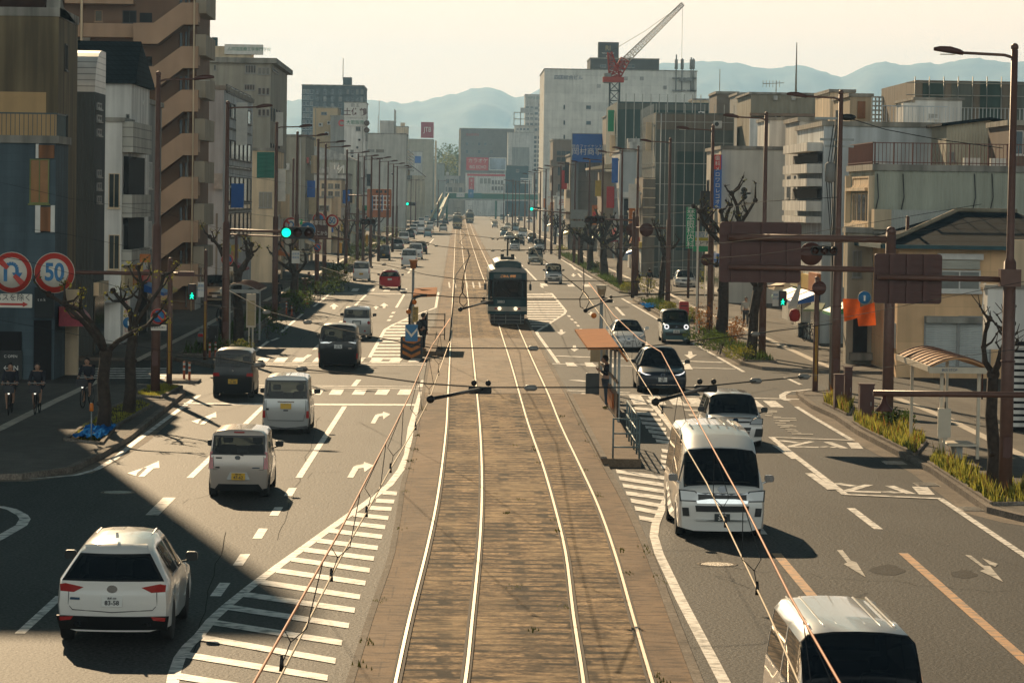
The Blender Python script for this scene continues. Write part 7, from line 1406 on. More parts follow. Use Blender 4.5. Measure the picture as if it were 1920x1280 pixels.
# ---- bus shelters
def busstop(label,x,y,W_,D_,hz_,roofm,postm):
 r=empty('bus_shelter',label,'bus shelter',(x,y,.13));mb=MB();n=10;vs=[]
 for j,yy in enumerate((0,D_)):
  for i in range(n+1):t=i/n;vs+=[(-.1+t*W_,yy,hz_+.42*math.sin(math.pi*(.12+.80*t))),(-.1+t*W_,yy,hz_+.42*math.sin(math.pi*(.12+.80*t))-.05)]
 m_=2*(n+1);fs=[]
 for i in range(n):a=2*i;fs+=[(a,a+2,a+2+m_,a+m_),(a+1,a+3,a+3+m_,a+1+m_),(a,a+2,a+3,a+1),(a+m_,a+2+m_,a+3+m_,a+1+m_)]
 fs+=[(0,1,1+m_,m_),(2*n,2*n+1,2*n+1+m_,2*n+m_)];mb.add(vs,fs);mb.build('curved_roof',roofm,r);mb=MB()
 for k in range(9):
  yy=D_*k/8;pts=[(-.1+i/n*W_,yy,hz_+.02+.42*math.sin(math.pi*(.12+.80*i/n)))for i in range(n+1)];mb.tube(pts,.018,4)
 mb.build('roof_rib',POLE,r);mb=MB();mb.box(-.12,-.03,hz_-.02,W_-.08,.03,hz_+.15);mb.box(-.16,0,hz_+.02,-.10,D_,hz_+.18);mb.build('fascia',postm,r);mb=MB()
 for xx in(.25,W_-.45):
  for yy in(.3,D_-.4):mb=MB();mb.box(xx,yy,0,xx+.09,yy+.09,hz_+.05);mb.build('post',postm,r)
 return r
CRM=mat('cream_paint',(.60,.52,.40),.5,var=.08);g_=G(1806,872);bs=busstop('bus shelter with curved ribbed cream roof on the right grass strip',g_.x-.85,g_.y+.3,1.75,6.6,2.45,mat('roof_cream_orange',(.48,.27,.14),.75,var=.08,spec=.2),CRM);text(bs,'BUS STOP',(.45,-.05,2.52),.10,LETB)
r=empty('bus_stop_sign_box','cream bus timetable box on a post in front of the curved shelter','bus stop sign',(G(1770,872).x,G(1770,872).y,.13));q=r.location;mb=MB();z0,z1=P(1760,820,q.y).z-.13,P(1760,765,q.y).z-.13;mb.rbox(-.20,-.08,z0,.16,.08,z1,.03);mb.build('box',CRM,r);mb=MB();mb.box(-.05,-.03,0,.02,.03,z0);mb.build('post',CRM,r);mb=MB();mb.tube([(0,0,z1),(0,0,z1+.18)],.02,5);mb.build('finial',BLK,r)
g_=G(1812,880);r=empty('bench','small pale bench inside the right bus shelter','bench',(g_.x+.1,g_.y+2.2,.13));mb=MB();mb.rbox(-.35,-.5,.38,.45,.9,.44,.03);mb.build('seat',CRM,r);mb=MB();mb.box(-.1,-.2,0,.1,.0,.38);mb.box(-.1,.5,0,.1,.7,.38);mb.build('leg',GALV,r)
g_=G(478,655);bs=busstop('bus shelter with grey curved roof on the shaded left pavement',g_.x-1.6,g_.y+1.0,1.8,6,2.5,mat('roof_grey',(.3,.29,.27),.5),GALV)
r=empty('bus_stop_sign_box','pale bus timetable board in front of the left shelter','bus stop sign',(G(470,660).x,G(470,660).y,.13));q=r.location;mb=MB();z0,z1=P(470,614,q.y).z-.13,P(470,551,q.y).z-.13;mb.rbox(-.22,-.06,z0,.22,.06,z1,.03);mb.build('box',CRM,r);mb=MB();mb.box(-.17,-.07,z0+.1,.17,-.061,z1-.3);mb.build('timetable',mat('timetable_tan',(.45,.36,.2)),r);mb=MB();mb.box(-.12,-.03,0,-.06,.03,z0);mb.box(.06,-.03,0,.12,.03,z0);mb.build('post',CRM,r)
# ---- cabinets, post box, bollards
def cabinet(label,px,py,pw,ptop,m=POLED,d=.45):
 g_=G(px,py,.1);w_=pw*g_.y/6000/2;h_=P(px,ptop,g_.y).z;r=empty('electric_cabinet',label,'cabinet',(g_.x,g_.y,.1));mb=MB();mb.rbox(-w_,0,0,w_,d,h_-.1,.02);mb.build('body',m,r);mb=MB();mb.box(-w_-.02,-.02,h_-.1,w_+.02,d+.02,h_-.05);mb.build('lid',m,r);mb=MB();mb.box(w_*.5,-.015,h_*.4,w_*.6,0,h_*.5);mb.build('handle',GALV,r);return r
cabinet('brown electric cabinet left of the pair beside the second right lamp',1573,770,17,704);cabinet('taller narrow brown cabinet right of the pair',1590,768,14,690);cabinet('square brown electric cabinet alone on the near right kerb',1625,790,27,722);cabinet('dark green cabinet between the left shrubs',571,556,11,523);cabinet('black litter box at the foot of the left signal pole',399,650,18,612,BLK)
g_=G(1282,612,.12);r=empty('post_box','red post box by the shrubs beyond the blue-grey kei car','post box',(g_.x,g_.y,.12));mb=MB();mb.rbox(-.27,0,.65,.27,.45,1.42,.06);mb.build('box',mat('post_red',(.38,.02,.02),.4,var=.1),r);mb=MB();mb.box(-.12,.1,0,.12,.3,.65);mb.build('leg',POLED,r);mb=MB();mb.box(-.2,-.01,1.15,.2,0,1.2);mb.build('slot',BLK,r)
BLW=mat('bollard_white',(.6,.58,.52),.5,var=0);BLO=mat('bollard_orange',(.42,.08,.02),.5,var=0)
def bollard(label,px,py,h_=.8):
 g_=G(px,py);r=empty('bollard',label,'bollard',(g_.x,g_.y,0),0,'orange flexible bollards');mb=MB();mb.lathe([(.13,0),(.13,.03),(.05,.05),(.04,h_)],(0,0,0),10);mb.build('post',BLO,r);mb=MB()
 for z in(.45,.65):mb.lathe([(.049,z),(.048,z+.09)],(0,0,0),10)
 mb.build('reflective_band',BLW,r)
for x,y,lab in((345,716,'left one of the orange bollard pair on the left corner island'),(355,718,'right one of the orange bollard pair on the left corner island'),(393,676,'orange bollard beside the black kei car'),(404,675,'orange bollard right beside the black kei car mirror'),(537,590,'orange bollard at the left planting end by the shrubs'),(547,592,'orange bollard right of its twin at the left planting end'),(614,533,'orange bollard in front of the far left shrubs'),(632,525,'orange bollard near the white kei van'),(1310,634,'orange bollard at the end of the right shrub bed'),(1162,537,'orange bollard on the far right island'),(1152,528,'orange bollard beyond the far right island'),(576,570,'orange bollard beside the dark green cabinet')):bollard(lab,x,y)
mb=MB();g_=G(350,717);mb.prism([(g_.x-.55,g_.y-.8),(g_.x+.5,g_.y-.8),(g_.x+.5,g_.y+.8),(g_.x-.55,g_.y+.8)],'z',.0,.12);tag(mb.build('traffic_island',EDGE),kind='structure')
mb=MB();g_=G(1525,745);mb.prism([(g_.x-.5,g_.y-1),(g_.x+.6,g_.y-1),(g_.x+.6,g_.y+1.5),(g_.x-.5,g_.y+1.5)],'z',0,.15);tag(mb.build('traffic_island',EDGE),kind='structure')
g_=G(171,826,.15);r=empty('warning_light_post','thin post with orange warning lamp beside the blue tarpaulin','warning light',(g_.x,g_.y,.15));mb=MB();mb.tube([(0,0,0),(0,0,.85)],.022,6);mb.build('post',GALV,r);mb=MB();mb.lathe([(.05,.85),(.06,.88),(.06,1.0),(.045,1.08)],(0,0,0),10);mb.build('lamp',ORG,r)
def tarp(px,py,rx,ry,label,z=.2):
 from mathutils import noise as N
 g_=G(px,py,z);mb=MB();n=14;vs=[]
 for i in range(n+1):
  for j in range(n+1):
   u,v=i/n*2-1,j/n*2-1;k=N.noise(Vector((u*2+px,v*2,3)))*.4+1;vs.append((u*rx*k,v*ry*k,abs(N.noise(Vector((u*3,v*4,px))))*.28+.03))
 mb.add(vs,[(i*(n+1)+j,i*(n+1)+j+1,(i+1)*(n+1)+j+1,(i+1)*(n+1)+j)for i in range(n)for j in range(n)]);o=mb.build('tarpaulin',mat('tarp_blue',(.02,.14,.40),1.0,spec=0.0,var=.3,scale=6));o.location=(g_.x,g_.y,z);tag(o,label,'tarpaulin')
tarp(180,812,.42,2.4,'crumpled blue tarpaulin at the foot of the near left tree');tarp(1220,574,.55,3.5,'blue tarpaulin lying by the shrubs on the right kerb')
for i,(x0,y0,x1,y1,Y,lab)in enumerate(((1580,560,1610,602,141,'left orange shop banner stretched above the pavement'),(1606,566,1638,608,139,'right orange shop banner sloping to the ground side'))):
 A,Bq=P(x0,y0,Y),P(x1,y1,Y);mb=MB();n=8;vs=[]
 for a in range(n+1):
  for c in range(n+1):u,v=a/n,c/n;vs.append((A.x+(Bq.x-A.x)*u,Y+math.sin(u*5+v*2)*.12-v*.9,A.z+(Bq.z-A.z)*v*(1-.25*u if i==0 else.75+.25*u)-(.3*(1-u)if i else 0)))
 mb.add(vs,[(a*(n+1)+c,a*(n+1)+c+1,(a+1)*(n+1)+c+1,(a+1)*(n+1)+c)for a in range(n)for c in range(n)],0,True);tag(mb.build('shop_banner',leafmat('banner_orange',(.80,.15,.03),.12)),lab,'banner')
for x0,y0,x1,y1,Y,m,lab in((1478,535,1506,575,150,SIGNW,'white shop awning over the pavement beside the walking signal'),(1506,569,1553,580,145,mat('awning_green_grey',(.25,.30,.18)),'flat green-grey canopy over the shaded shop front')):
 A,Bq=P(x0,y0,Y),P(x1,y1,Y);mb=MB();mb.add([(A.x+.6,Y+1.2,A.z),(Bq.x,Y+1.2,A.z),(Bq.x-.3,Y,Bq.z),(A.x,Y,Bq.z),(A.x+.6,Y+1.2,A.z-.1),(Bq.x,Y+1.2,A.z-.1),(Bq.x-.3,Y,Bq.z-.1),(A.x,Y,Bq.z-.1)],[(0,1,2,3),(4,5,6,7),(0,1,5,4),(1,2,6,5),(2,3,7,6),(3,0,4,7)]);tag(mb.build('shop_awning',m),lab,'awning')
p=P(1490,591,148);mb=MB();mb.lathe([(.05,.30),(.2,.25),(.27,0),(.2,-.25),(.05,-.3)],(p.x,148,p.z),14);tag(mb.build('paper_lantern',mat('lantern_red',(.35,.02,.02),.6)),'round red lantern hanging at the right shop front','lantern')
g_=G(1833,745,.13);r=empty('banner_pole','dark red pole with slim white and red pennant in front of the shutters','banner',(g_.x,g_.y-1,.13));mb=MB();mb.tube([(0,0,0),(0,0,4.3)],.035,6);mb.build('pole',POLED,r);mb=MB();mb.prism([(-.10,3.2),(.08,3.2),(.06,4.3),(-.02,4.3)],'y',-.05,-.04);mb.build('pennant',SIGNW,r)
for i,(px,py)in enumerate(((1502,633),(1512,632))):cabinet(('left ' if i==0 else 'right ')+'small dark bin by the right shop front',px,py,9,608,BLK,.4)
def bicycle(name,label,x,y,z,rz,rider=None,group=None,parent=True):
 r=empty(name,label,'bicycle',(x,y,z),rz,group);m=mat('bicycle_frame',(.08,.08,.085),.35,.3,var=0)
 for yy in(-.53,.53):
  mb=MB();pts=[(0,yy+.325*math.cos(a*math.tau/20),.34+.325*math.sin(a*math.tau/20))for a in range(21)];mb.tube(pts,.02,6,cap=False)
  for a in range(8):t=a*math.tau/8;mb.tube([(0,yy,.34),(0,yy+.31*math.cos(t),.34+.31*math.sin(t))],.004,3)
  mb.build('wheel',TYRE,r)
 mb=MB();
 for a,b2 in(((0,-.53,.34),(0,-.1,.34)),((0,-.1,.34),(0,-.2,.85)),((0,-.1,.34),(0,.42,.75)),((0,.53,.34),(0,.40,.98)),((0,-.53,.34),(0,-.2,.8))):mb.tube([a,b2],.02,6)
 mb.build('frame',m,r);mb=MB();mb.tube([(-.28,.22,1.02),(-.2,.40,1.02),(.2,.40,1.02),(.28,.22,1.02)],.016,6);mb.build('handlebar',GALV,r);mb=MB();mb.rbox(-.09,-.32,.86,.09,-.08,.92,.03);mb.build('saddle',BLK,r)
 mb=MB();mb.box(-.17,.50,.72,.17,.52,.95);mb.box(-.17,.72,.72,.17,.74,.95);mb.box(-.17,.52,.72,-.15,.72,.95);mb.box(.15,.52,.72,.17,.72,.95);mb.box(-.15,.52,.72,.15,.72,.74);mb.build('basket',mat('basket_dark',(.04,.04,.045),.7),r);return r
for i,(px,py,a,lab)in enumerate(((1516,640,.3,'parked bicycle left of the orange banners, nearest the pavement'),(1524,628,.5,'parked bicycle beside its neighbour under the green canopy'),(1250,548,.4,'parked bicycle by the right shrubs and the white wall'))):g_=G(px,py,.13);bicycle('bicycle',lab,g_.x,g_.y,.13,a)
g_=G(378,655,.13);r=empty('motor_scooter','dark motor scooter parked behind the left signal pole','scooter',(g_.x,g_.y,.13));mb=MB()
for yy in(-.6,.6):mb.lathe([(.1,-.05),(.24,-.05),(.24,.05),(.1,.05)],(0,yy,.24),16,0,'x')
mb.build('wheel',TYRE,r);mb=MB();mb.prism([(-.75,.35),(-.70,.72),(-.1,.78),(.0,.40),(.35,.38),(.45,.95),(.55,.95),(.62,.40),(.3,.25),(-.4,.25)],'x',-.14,.14);mb.build('body',TRIM,r);mb=MB();mb.tube([(-.3,.45,1.0),(.3,.45,1.0)],.02,6);mb.build('handlebar',GALV,r);mb=MB();mb.rbox(-.12,-.78,.62,.12,-.72,.76,.03);mb.build('tail_lamp',LAMPR,r)
# ---------------------------------------------------------------- plants
def leaves(mb,c,rx,ry,rz,n,size,rnd,shell=.45,m=0):
 for i in range(n):
  while True:
   u=Vector((rnd.uniform(-1,1),rnd.uniform(-1,1),rnd.uniform(-1,1)))
   if u.length<1 and u.length>shell*rnd.random():break
  p=Vector((c[0]+u.x*rx,c[1]+u.y*ry,c[2]+u.z*rz));s=size*rnd.uniform(.5,1.3)
  a=Vector((rnd.uniform(-1,1),rnd.uniform(-1,1),rnd.uniform(-.6,1))).normalized();b=a.cross(Vector((rnd.uniform(-1,1),rnd.uniform(-1,1),rnd.uniform(-1,1)))).normalized()
  mb.add([p-a*s-b*s*.5,p-a*s*.2+b*s*.6,p+a*s,p-a*s*.1-b*s*.6],[(0,1,2,3)],m)
def shrub(label,px,py,w,h,Dm=LEAF,n=420,depth=1.2,base_z=.15,size=.06,stem=True,lumps=5):
 g_=G(px,py,base_z);rnd=random.Random(int(px*13+py));r=empty('shrub',label,'shrub',(g_.x,g_.y,base_z));mb=MB()
 for k in range(lumps):
  cx,cy,cz=rnd.uniform(-.5,.5)*w,rnd.uniform(0,1)*depth,h*rnd.uniform(.35,.72);s=rnd.uniform(.30,.5);leaves(mb,(cx,cy,cz),w*s,max(.3,depth*s*.7),h*s*.85,n//lumps,size,rnd)
 mb.build('foliage',Dm,r,fix=False);mb=MB()
 for k in range(5):mb.tube([(rnd.uniform(-.1,.1),depth*.3,-.05),(rnd.uniform(-.35,.35)*w,depth*rnd.uniform(.1,.7),h*rnd.uniform(.5,.8))],[.02,.008],4)
 mb.build('stems',BARK,r)
for a in(('large bushy shrub behind the white kei van on the left',636,525,2.0,1.6,LEAFD,800,4),('yellow-green round shrub left of the far crossing',622,545,1.9,1.7,LEAF,800,4),('dark shrub beside the dark green cabinet',555,592,1.3,1.7,LEAFD,600,4),('sprawling green shrub in front of the dark green cabinet',598,562,2.2,1.6,LEAFD,900,5),('dark shrub low behind the left bus board',500,635,1.4,1.3,LEAFD,500,4),('low leafy plant at the foot of the second left lamp',430,672,1.1,.9,LEAFD,450,2),('small leafy plant right of the second left lamp foot',448,668,.8,.8,LEAF,350,2),('rust and green shrub beside the right tree pair',1330,632,1.0,1.7,LEAFR,500,3),('rust coloured bush between the two right tree trunks',1372,655,1.1,1.6,LEAFR,550,3),('bright green clump at the right bed front',1400,678,1.3,.8,LEAF,600,3),('green shrub left in the right bed',1325,650,1.2,1.0,LEAFD,600,4),('green shrub in the middle of the right bed',1352,664,1.2,.9,LEAFD,600,4),('round green bush beside the red post box',1298,606,.8,.9,LEAF,400,2),('small bright bush left of the red post box',1257,590,.8,.8,LEAF,400,2),('flowering thin shrub by the blue tarpaulin on the right',1215,556,1.2,1.9,LEAF,300,3),('dark trimmed bush beside the pair of right trees',1115,508,1.0,1.3,LEAFD,500,2),('green bush at the thick sign pole foot',1680,808,.75,.75,LEAFD,450,1.6),('low green bush right of its neighbour by the sign pole',1700,806,.6,.6,LEAFD,300,1.2),('hedge shrub on the left kerb under the parking board',690,468,2.6,2.2,LEAF,700,12),('hedge shrub farther along the left kerb',712,452,2.4,2.2,LEAFD,600,14),('yellowish shrub beyond the hedge by the kerb cars',728,440,2.2,2.0,LEAF,500,16),('green shrub at the left kerb before the dark kei car',672,485,2.2,2.0,LEAFD,700,8),('leafy bush behind the champagne parked van on the left',385,540,2.5,2.4,LEAFD,500,3),('tall shrub against the clinic wall',1338,548,1.3,2.9,LEAF,450,2),('low shrub row on the far right kerb',1080,490,1.2,1.0,LEAFD,400,10),('yellow-green shrub row farther on the right kerb',1055,474,1.2,1.0,LEAF,400,12),('small shrub by the far right island poles',1183,552,1.0,.9,LEAF,350,4),('shrub at the far left kerb with reddish blossom behind the signs',628,440,2.4,2.2,LEAFR,500,4)):
 shrub(a[0],a[1],a[2],a[3],a[4],a[5],a[6],a[7],size=.055 if a[2]>600 else.075)
def pollard(label,px,py,ptop,r0=.18,lean=0.0,limbs=5,seed=1,leafy=0,spread=1.0,fork=.5,n2=4):
 g_=G(px,py,.15);rnd=random.Random(seed);h=P(px,ptop,g_.y).z;r=empty('street_tree',label,'tree',(g_.x,g_.y,.1));mb=MB();hf=h*fork
 pts=[(0,0,-.1),(lean*.15+.04,.02,hf*.3),(lean*.4-.05,-.02,hf*.65),(lean*.6,0,hf)];mb.tube(pts,[r0*1.25,r0,r0*.92,r0*.85],9);mb.ball(pts[-1],r0*1.0,8,6)
 for k in range(4):z=rnd.uniform(.2,.9)*hf;a=rnd.uniform(0,6.28);mb.ball((lean*.4*z/hf+math.cos(a)*r0*.75,math.sin(a)*r0*.75,z),r0*rnd.uniform(.3,.5),7,5)
 mb.build('trunk',BARK,r);cm=MB();lm=MB()
 for k in range(limbs):
  a=k*math.tau/limbs+rnd.uniform(-.5,.5);L_=(h-hf)*rnd.uniform(.55,1.0);d=Vector((math.cos(a)*.75*spread,math.sin(a)*.6*spread,rnd.uniform(.55,1.0)));p=Vector(pts[-1]);ps=[p.copy()];rr_=r0*rnd.uniform(.45,.65);rs=[rr_]
  for j in range(4):
   d=(d+Vector((rnd.uniform(-.5,.5),rnd.uniform(-.4,.4),rnd.uniform(-.2,.5)))).normalized();p=p+d*L_*.3;ps.append(p.copy());rs.append(rr_*(.82-.12*j))
  cm.tube(ps,rs,7);cm.ball(ps[-1],rr_*.95,7,5);cm.ball(ps[2],rr_*.85,7,5)
  for j in range(n2):
   q=ps[rnd.choice((2,3,4))];d2=Vector((rnd.uniform(-1,1)*spread,rnd.uniform(-1,1),rnd.uniform(-.1,1))).normalized();l2=L_*rnd.uniform(.15,.38);e_=q+d2*l2+Vector((0,0,l2*.3));cm.tube([q,q+d2*l2*.6,e_],[rr_*.45,rr_*.33,rr_*.2],5);cm.ball(e_,rr_*.42,6,4)
   for t in range(2):cm.tube([e_,e_+Vector((rnd.uniform(-.25,.25),rnd.uniform(-.2,.2),rnd.uniform(.05,.3)))],[rr_*.15,.008],4)
   if leafy:leaves(lm,e_,.22,.22,.18,leafy,.05,rnd)
 cm.build('crown',BARK,r)
 if leafy:lm.build('leaves',LEAF,r,fix=False)
pollard('near left leaning pruned tree with mossy forks over the blue tarpaulin',193,806,525,.20,.1,3,3,14,1.05,.50,4);pollard('second left pruned tree with a bent dark trunk',240,775,490,.19,.25,3,9,12,1.1,.55,4);pollard('dark pruned tree behind the second left lamp',447,640,430,.24,-.1,4,4,10,1.0,.6)
pollard('bare black crooked tree in front of the tallest right lamp',1862,915,575,.17,-.1,4,21,0,1.3,.62,5);pollard('thick pruned tree with knobby top rising above the big sign back',1352,628,368,.30,.35,6,8,5,.9,.62,5);pollard('pruned tree with bent trunk in front of the right shop row',1406,672,462,.24,.5,4,12,6,1.0,.62);pollard('slim dark tree between the lamps near the white clinic wall',1238,566,430,.21,.4,4,14,3,1.0,.6,4)
pollard('heavy pruned tree nearest of the right pair before the low shops',1133,518,402,.36,-.2,6,17,6,1.1,.5,6);pollard('pruned tree second of the right pair before the low shops',1106,507,408,.31,.2,5,18,5,1.1,.5,5)
for i,(x,y,t,lab)in enumerate(((1089,497,412,'pruned tree behind the grey direction boards'),(1075,482,410,'pruned tree farther behind the direction boards'),(1052,468,402,'small pruned tree along the far right kerb'),(1040,458,404,'small dark tree beyond the oncoming cars on the right'),(1022,447,400,'tiny street tree far down the right kerb'),(548,580,450,'dark pruned tree behind the left signal'),(655,480,405,'street tree beside the orange parking board'),(676,468,400,'street tree right behind the parking board pole'),(700,452,398,'street tree among the far left lamps'),(1160,530,440,'small tree behind the twin round sign backs'))):pollard(lab,x,y,t,.23,rr.uniform(-.3,.3),5,30+i,7,1.1,.5,4)
def tree(label,px,py,w,h,Y,Dm,n=900,seed=2):
 g_=P(px,py,Y);rnd=random.Random(seed);r=empty('broadleaf_tree',label,'tree',(g_.x,Y,0));mb=MB();mb.tube([(0,0,0),(.3,0,h*.4),(0,0,h*.8)],[.5,.35,.1],7);mb.build('trunk',BARK,r);mb=MB()
 for k in range(9):leaves(mb,(rnd.uniform(-.36,.36)*w,rnd.uniform(-.3,.3)*w,h*rnd.uniform(.45,.85)),w*.24,w*.24,h*.16,n//9,w*.035,rnd)
 mb.build('crown',Dm,r,fix=False)
for i,(x,Y,w,zt,Dm,lab)in enumerate(((838,1500,14,292,LEAF,'sunlit round tree top left of the grey windowed office'),(828,1560,13,290,LEAFD,'darker tree behind the sunlit tree top'),(852,1530,12,282,LEAFD,'tree against the edge of the grey windowed office'),(842,1700,18,272,LEAFD,'highest tree on the wooded rise at the street end'),(860,1750,16,278,LEAFD,'dim tree at the right of the wooded rise'))):tree(lab,x,400,w,P(x,zt,Y).z/.93,Y,Dm,1500,i+3)
def bed(name,polys,z=.17):return sheet(name,polys,z,SOIL,thick=.2)
B1=wl([(1857,958),(1752,884),(1740,872),(1846,938),(1935,962)]);bedR=[wl([(1860,957),(1742,878),(1760,866),(1840,905),(1999,955)]),wl([(1715,862),(1618,812),(1600,800),(1648,790),(1735,838)]),wl([(1590,786),(1545,764),(1560,757),(1600,770)])]
bedR2=[[(KX+.2,143),(KX+1.5,143),(KX+1.5,178),(KX+.2,178)],[(KX+.2,186),(KX+1.6,186),(KX+1.6,228),(KX+.2,228)],[(KX,252),(KX+1.5,252),(KX+1.5,300),(KX,300)],[(KX,310),(KX+1.5,310),(KX+1.5,420),(KX,420)]]
bedL=[wl([(122,834),(190,842),(212,812),(285,768),(250,757),(205,775)]),wl([(257,750),(300,754),(340,733),(300,727),(262,740)]),[(LX-.2,142),(LX-1.6,142),(LX-1.6,200),(LX-.2,200)],[(LX-.3,220),(LX-1.7,220),(LX-1.7,256),(LX-.3,256)],[(LX-.2,273),(LX-1.8,273),(LX-1.8,700),(LX-.2,700)]]
for q in bedR+bedR2+bedL:bed('planting_bed',[q]);kerb(q+[q[0]],'bed_kerb',.12,.21)
def inpoly(x,y,q):
 c=False
 for i in range(len(q)):
  (x0,y0),(x1,y1)=q[i],q[i-1]
  if(y0>y)!=(y1>y)and x<(x1-x0)*(y-y0)/(y1-y0)+x0:c=not c
 return c
def grass(polys,n,hmin,hmax,m,name='grass',w_=.015):
 rnd=random.Random(11);mb=MB()
 for q in polys:
  xs,ys_=[a for a,_ in q],[b for _,b in q];k=0;tries=0
  from mathutils import noise as N
  while k<n and tries<n*20:
   tries+=1;x,y=rnd.uniform(min(xs),max(xs)),rnd.uniform(min(ys_),max(ys_))
   if not inpoly(x,y,q)or N.noise(Vector((x*1.3,y*.9,2)))+.35<rnd.random()*.8:continue
   h=rnd.uniform(hmin,hmax)*(.45+1.1*abs(N.noise(Vector((x*2.1,y*1.4,7))))*1.6);a=rnd.uniform(0,6.28);dx,dy=math.cos(a)*w_,math.sin(a)*w_;lx,ly=rnd.uniform(-.3,.3)*h,rnd.uniform(-.3,.3)*h
   mb.add([(x-dx,y-dy,.16),(x+dx,y+dy,.16),(x+dx*.6+lx*.5,y+dy*.6+ly*.5,.16+h*.6),(x+lx,y+ly,.16+h)],[(0,1,2,3)]);k+=1
 return tag(mb.build(name,m,fix=False),kind='stuff')
grass(bedR,3600,.10,.40,GRASS);grass(bedR,1500,.08,.30,LEAFD,'weeds',.03);grass(bedR,500,.15,.5,LEAFR,'dry_weeds',.012);grass(bedR2+bedL[2:],1600,.10,.45,LEAFD,'ground_cover',.03);grass(bedL[:2],2200,.04,.12,GRASS,'lawn_grass')
rnd=random.Random(4);mb=MB()
for i in range(45):
 y=rnd.uniform(46,110);k=min(range(len(RLd[0])),key=lambda q:abs(RLd[0][q].y-y));xr=rnd.choice((RLd[2][k].x-.1,RLd[3][k].x+.12,RLd[1][k].x+rnd.uniform(.5,1.4),RB[k].x+.05,LB[k].x));h=rnd.uniform(.02,.06);[mb.add([(xr+a_*.06,y+b_*.2,.062),(xr+a_*.06+.03,y+b_*.2+.03,.064),(xr+a_*.06+.01,y+b_*.2+.12,.062+h)],[(0,1,2)])for a_,b_ in[(rnd.gauss(0,1),rnd.gauss(0,1))for _ in range(9)]]
tag(mb.build('track_weeds',LEAF,fix=False),kind='stuff')
# ---------------------------------------------------------------- overhead line and cables
COPPER=mat('copper_wire',(.50,.17,.05),.7,.0,var=0);BRASS=mat('contact_wire_pale',(.55,.42,.26),.7,.0,var=0);INS=mat('insulator_grey',(.24,.23,.21),.4,var=0)
def wire(name,label,pts,r,m,cat='cable',group=None,n=5):
 mb=MB();mb.tube(pts,r,n);o=mb.build(name,m,fix=False);return tag(o,label,cat,group)
CW,MW=5.05,5.55
def wp(px,z):return[G(x,y,z)for x,y in px]
cl=wp([(440,1400),(520,1280),(640,1043),(687,961),(732,879),(779,800),(805.6,747.5),(822.5,698.7),(843,640)],CW);ml=wp([(410,1400),(476,1280),(637.5,995),(685,903),(739,800),(768,742),(794,682),(810,648),(844,597)],MW)
cr2=wp([(1585,1400),(1498,1280),(1440,1147),(1370,1000),(1325,905),(1275,820),(1222,740),(1172,660),(1133,600),(1092,545)],CW);mr=wp([(1640,1400),(1575,1280),(1482,1118),(1395,945),(1345,855),(1290,755),(1240,660),(1198,635),(1150,590),(1104,530)],MW)
def onwards(pts,k,z,n=14):
 a=pts[-1];out=[a]
 for i in range(n):
  y=a.y+28*(i+1)
  j=min(range(len(RLd[k])),key=lambda q:abs(RLd[k][q].y-y));cx=(RLd[k][j].x+RLd[k+1][j].x)/2+(.18 if i%2 else-.18);out.append(Vector((cx,y,z+(.0))))
 return out
cl2=onwards(cl,0,CW+.35);cr3=onwards(cr2,2,CW+.35)
for nm,lab,pts,m,rad in(('contact_wire','pale sunlit tram contact wire sloping from the bottom towards the left track',cl,BRASS,.0058),('messenger_wire','orange copper catenary wire above the left track',ml,COPPER,.0058),('contact_wire','pale sunlit tram contact wire crossing over the white vans',cr2,BRASS,.006),('messenger_wire','orange copper catenary wire crossing over the high-roof van',mr,COPPER,.006),('contact_wire','thin contact wire over the left track beyond the stop',cl2,WIREM,.012),('contact_wire','thin contact wire over the right track beyond the green tram',cr3,WIREM,.012)):
 wire(nm,lab,pts,rad,m,'tram wire')
def interp(pts,y):
 for i in range(len(pts)-1):
  if pts[i].y<=y<=pts[i+1].y:t=(y-pts[i].y)/(pts[i+1].y-pts[i].y);return pts[i].lerp(pts[i+1],t)
 return pts[-1]
def dropper(p,q,side,n):
 mb=MB();m1=p.lerp(q,.35);mb.tube([q,m1+Vector((.05,0,.0)),p.lerp(q,.22),p],.0028,4);mb.tube([q+Vector((.0,.01,0)),m1+Vector((-.06,0,0)),p.lerp(q,.22)],.0028,4);mb.tube([p+Vector((0,0,-.03)),p+Vector((0,0,.05))],[.014,.007],6)
 o=mb.build('dropper',BLK,fix=False);tag(o,'dark looped dropper joining the two tram wires over the '+side+' lane, one of many alike','wire dropper','droppers on the '+side+' tram wires')
px_l=[(528,1246,510,1215),(621,1080,619,1027),(687,961,685,903),(732,879,735,810),(779,800,777,722),(805,748,803,660),(822,699,820,630)]
for a,b2,c,d in px_l:q0=G(a,b2,CW);q1=interp(ml,q0.y);dropper(q0,q1,'left',0)
for a,b2 in((1555,1385),(1430,1105),(1353,980),(1271,824),(1240,770),(1195,698),(1172,660),(1150,625)):q0=interp(cr2,G(a,b2,CW).y);q1=interp(mr,q0.y);dropper(q0,q1,'right',0)
def span(lab,px,z,rad=.012,ins=()):
 rad*=.7
 pts=[G(x,y,z)for x,y in px];o=wire('span_wire',lab,pts,rad,WIREM,'span wire')
 for x,y in ins:p=G(x,y,z);mb=MB();mb.lathe([(.012,-.07),(.034,-.045),(.034,.045),(.012,.07)],(p.x,p.y,p.z),10,0,'x');mb.build('insulator',INS,o)
 return o
span('span wire from the second left lamp over the silver kei car to the right kerb',[(330,668),(420,672),(487,684),(566,692),(690,704),(800,719),(905,726),(1300,726),(1420,714),(1520,705)],5.25,.011,((487,684),(566,692),(995,727),(1417,714),(1507,706)))
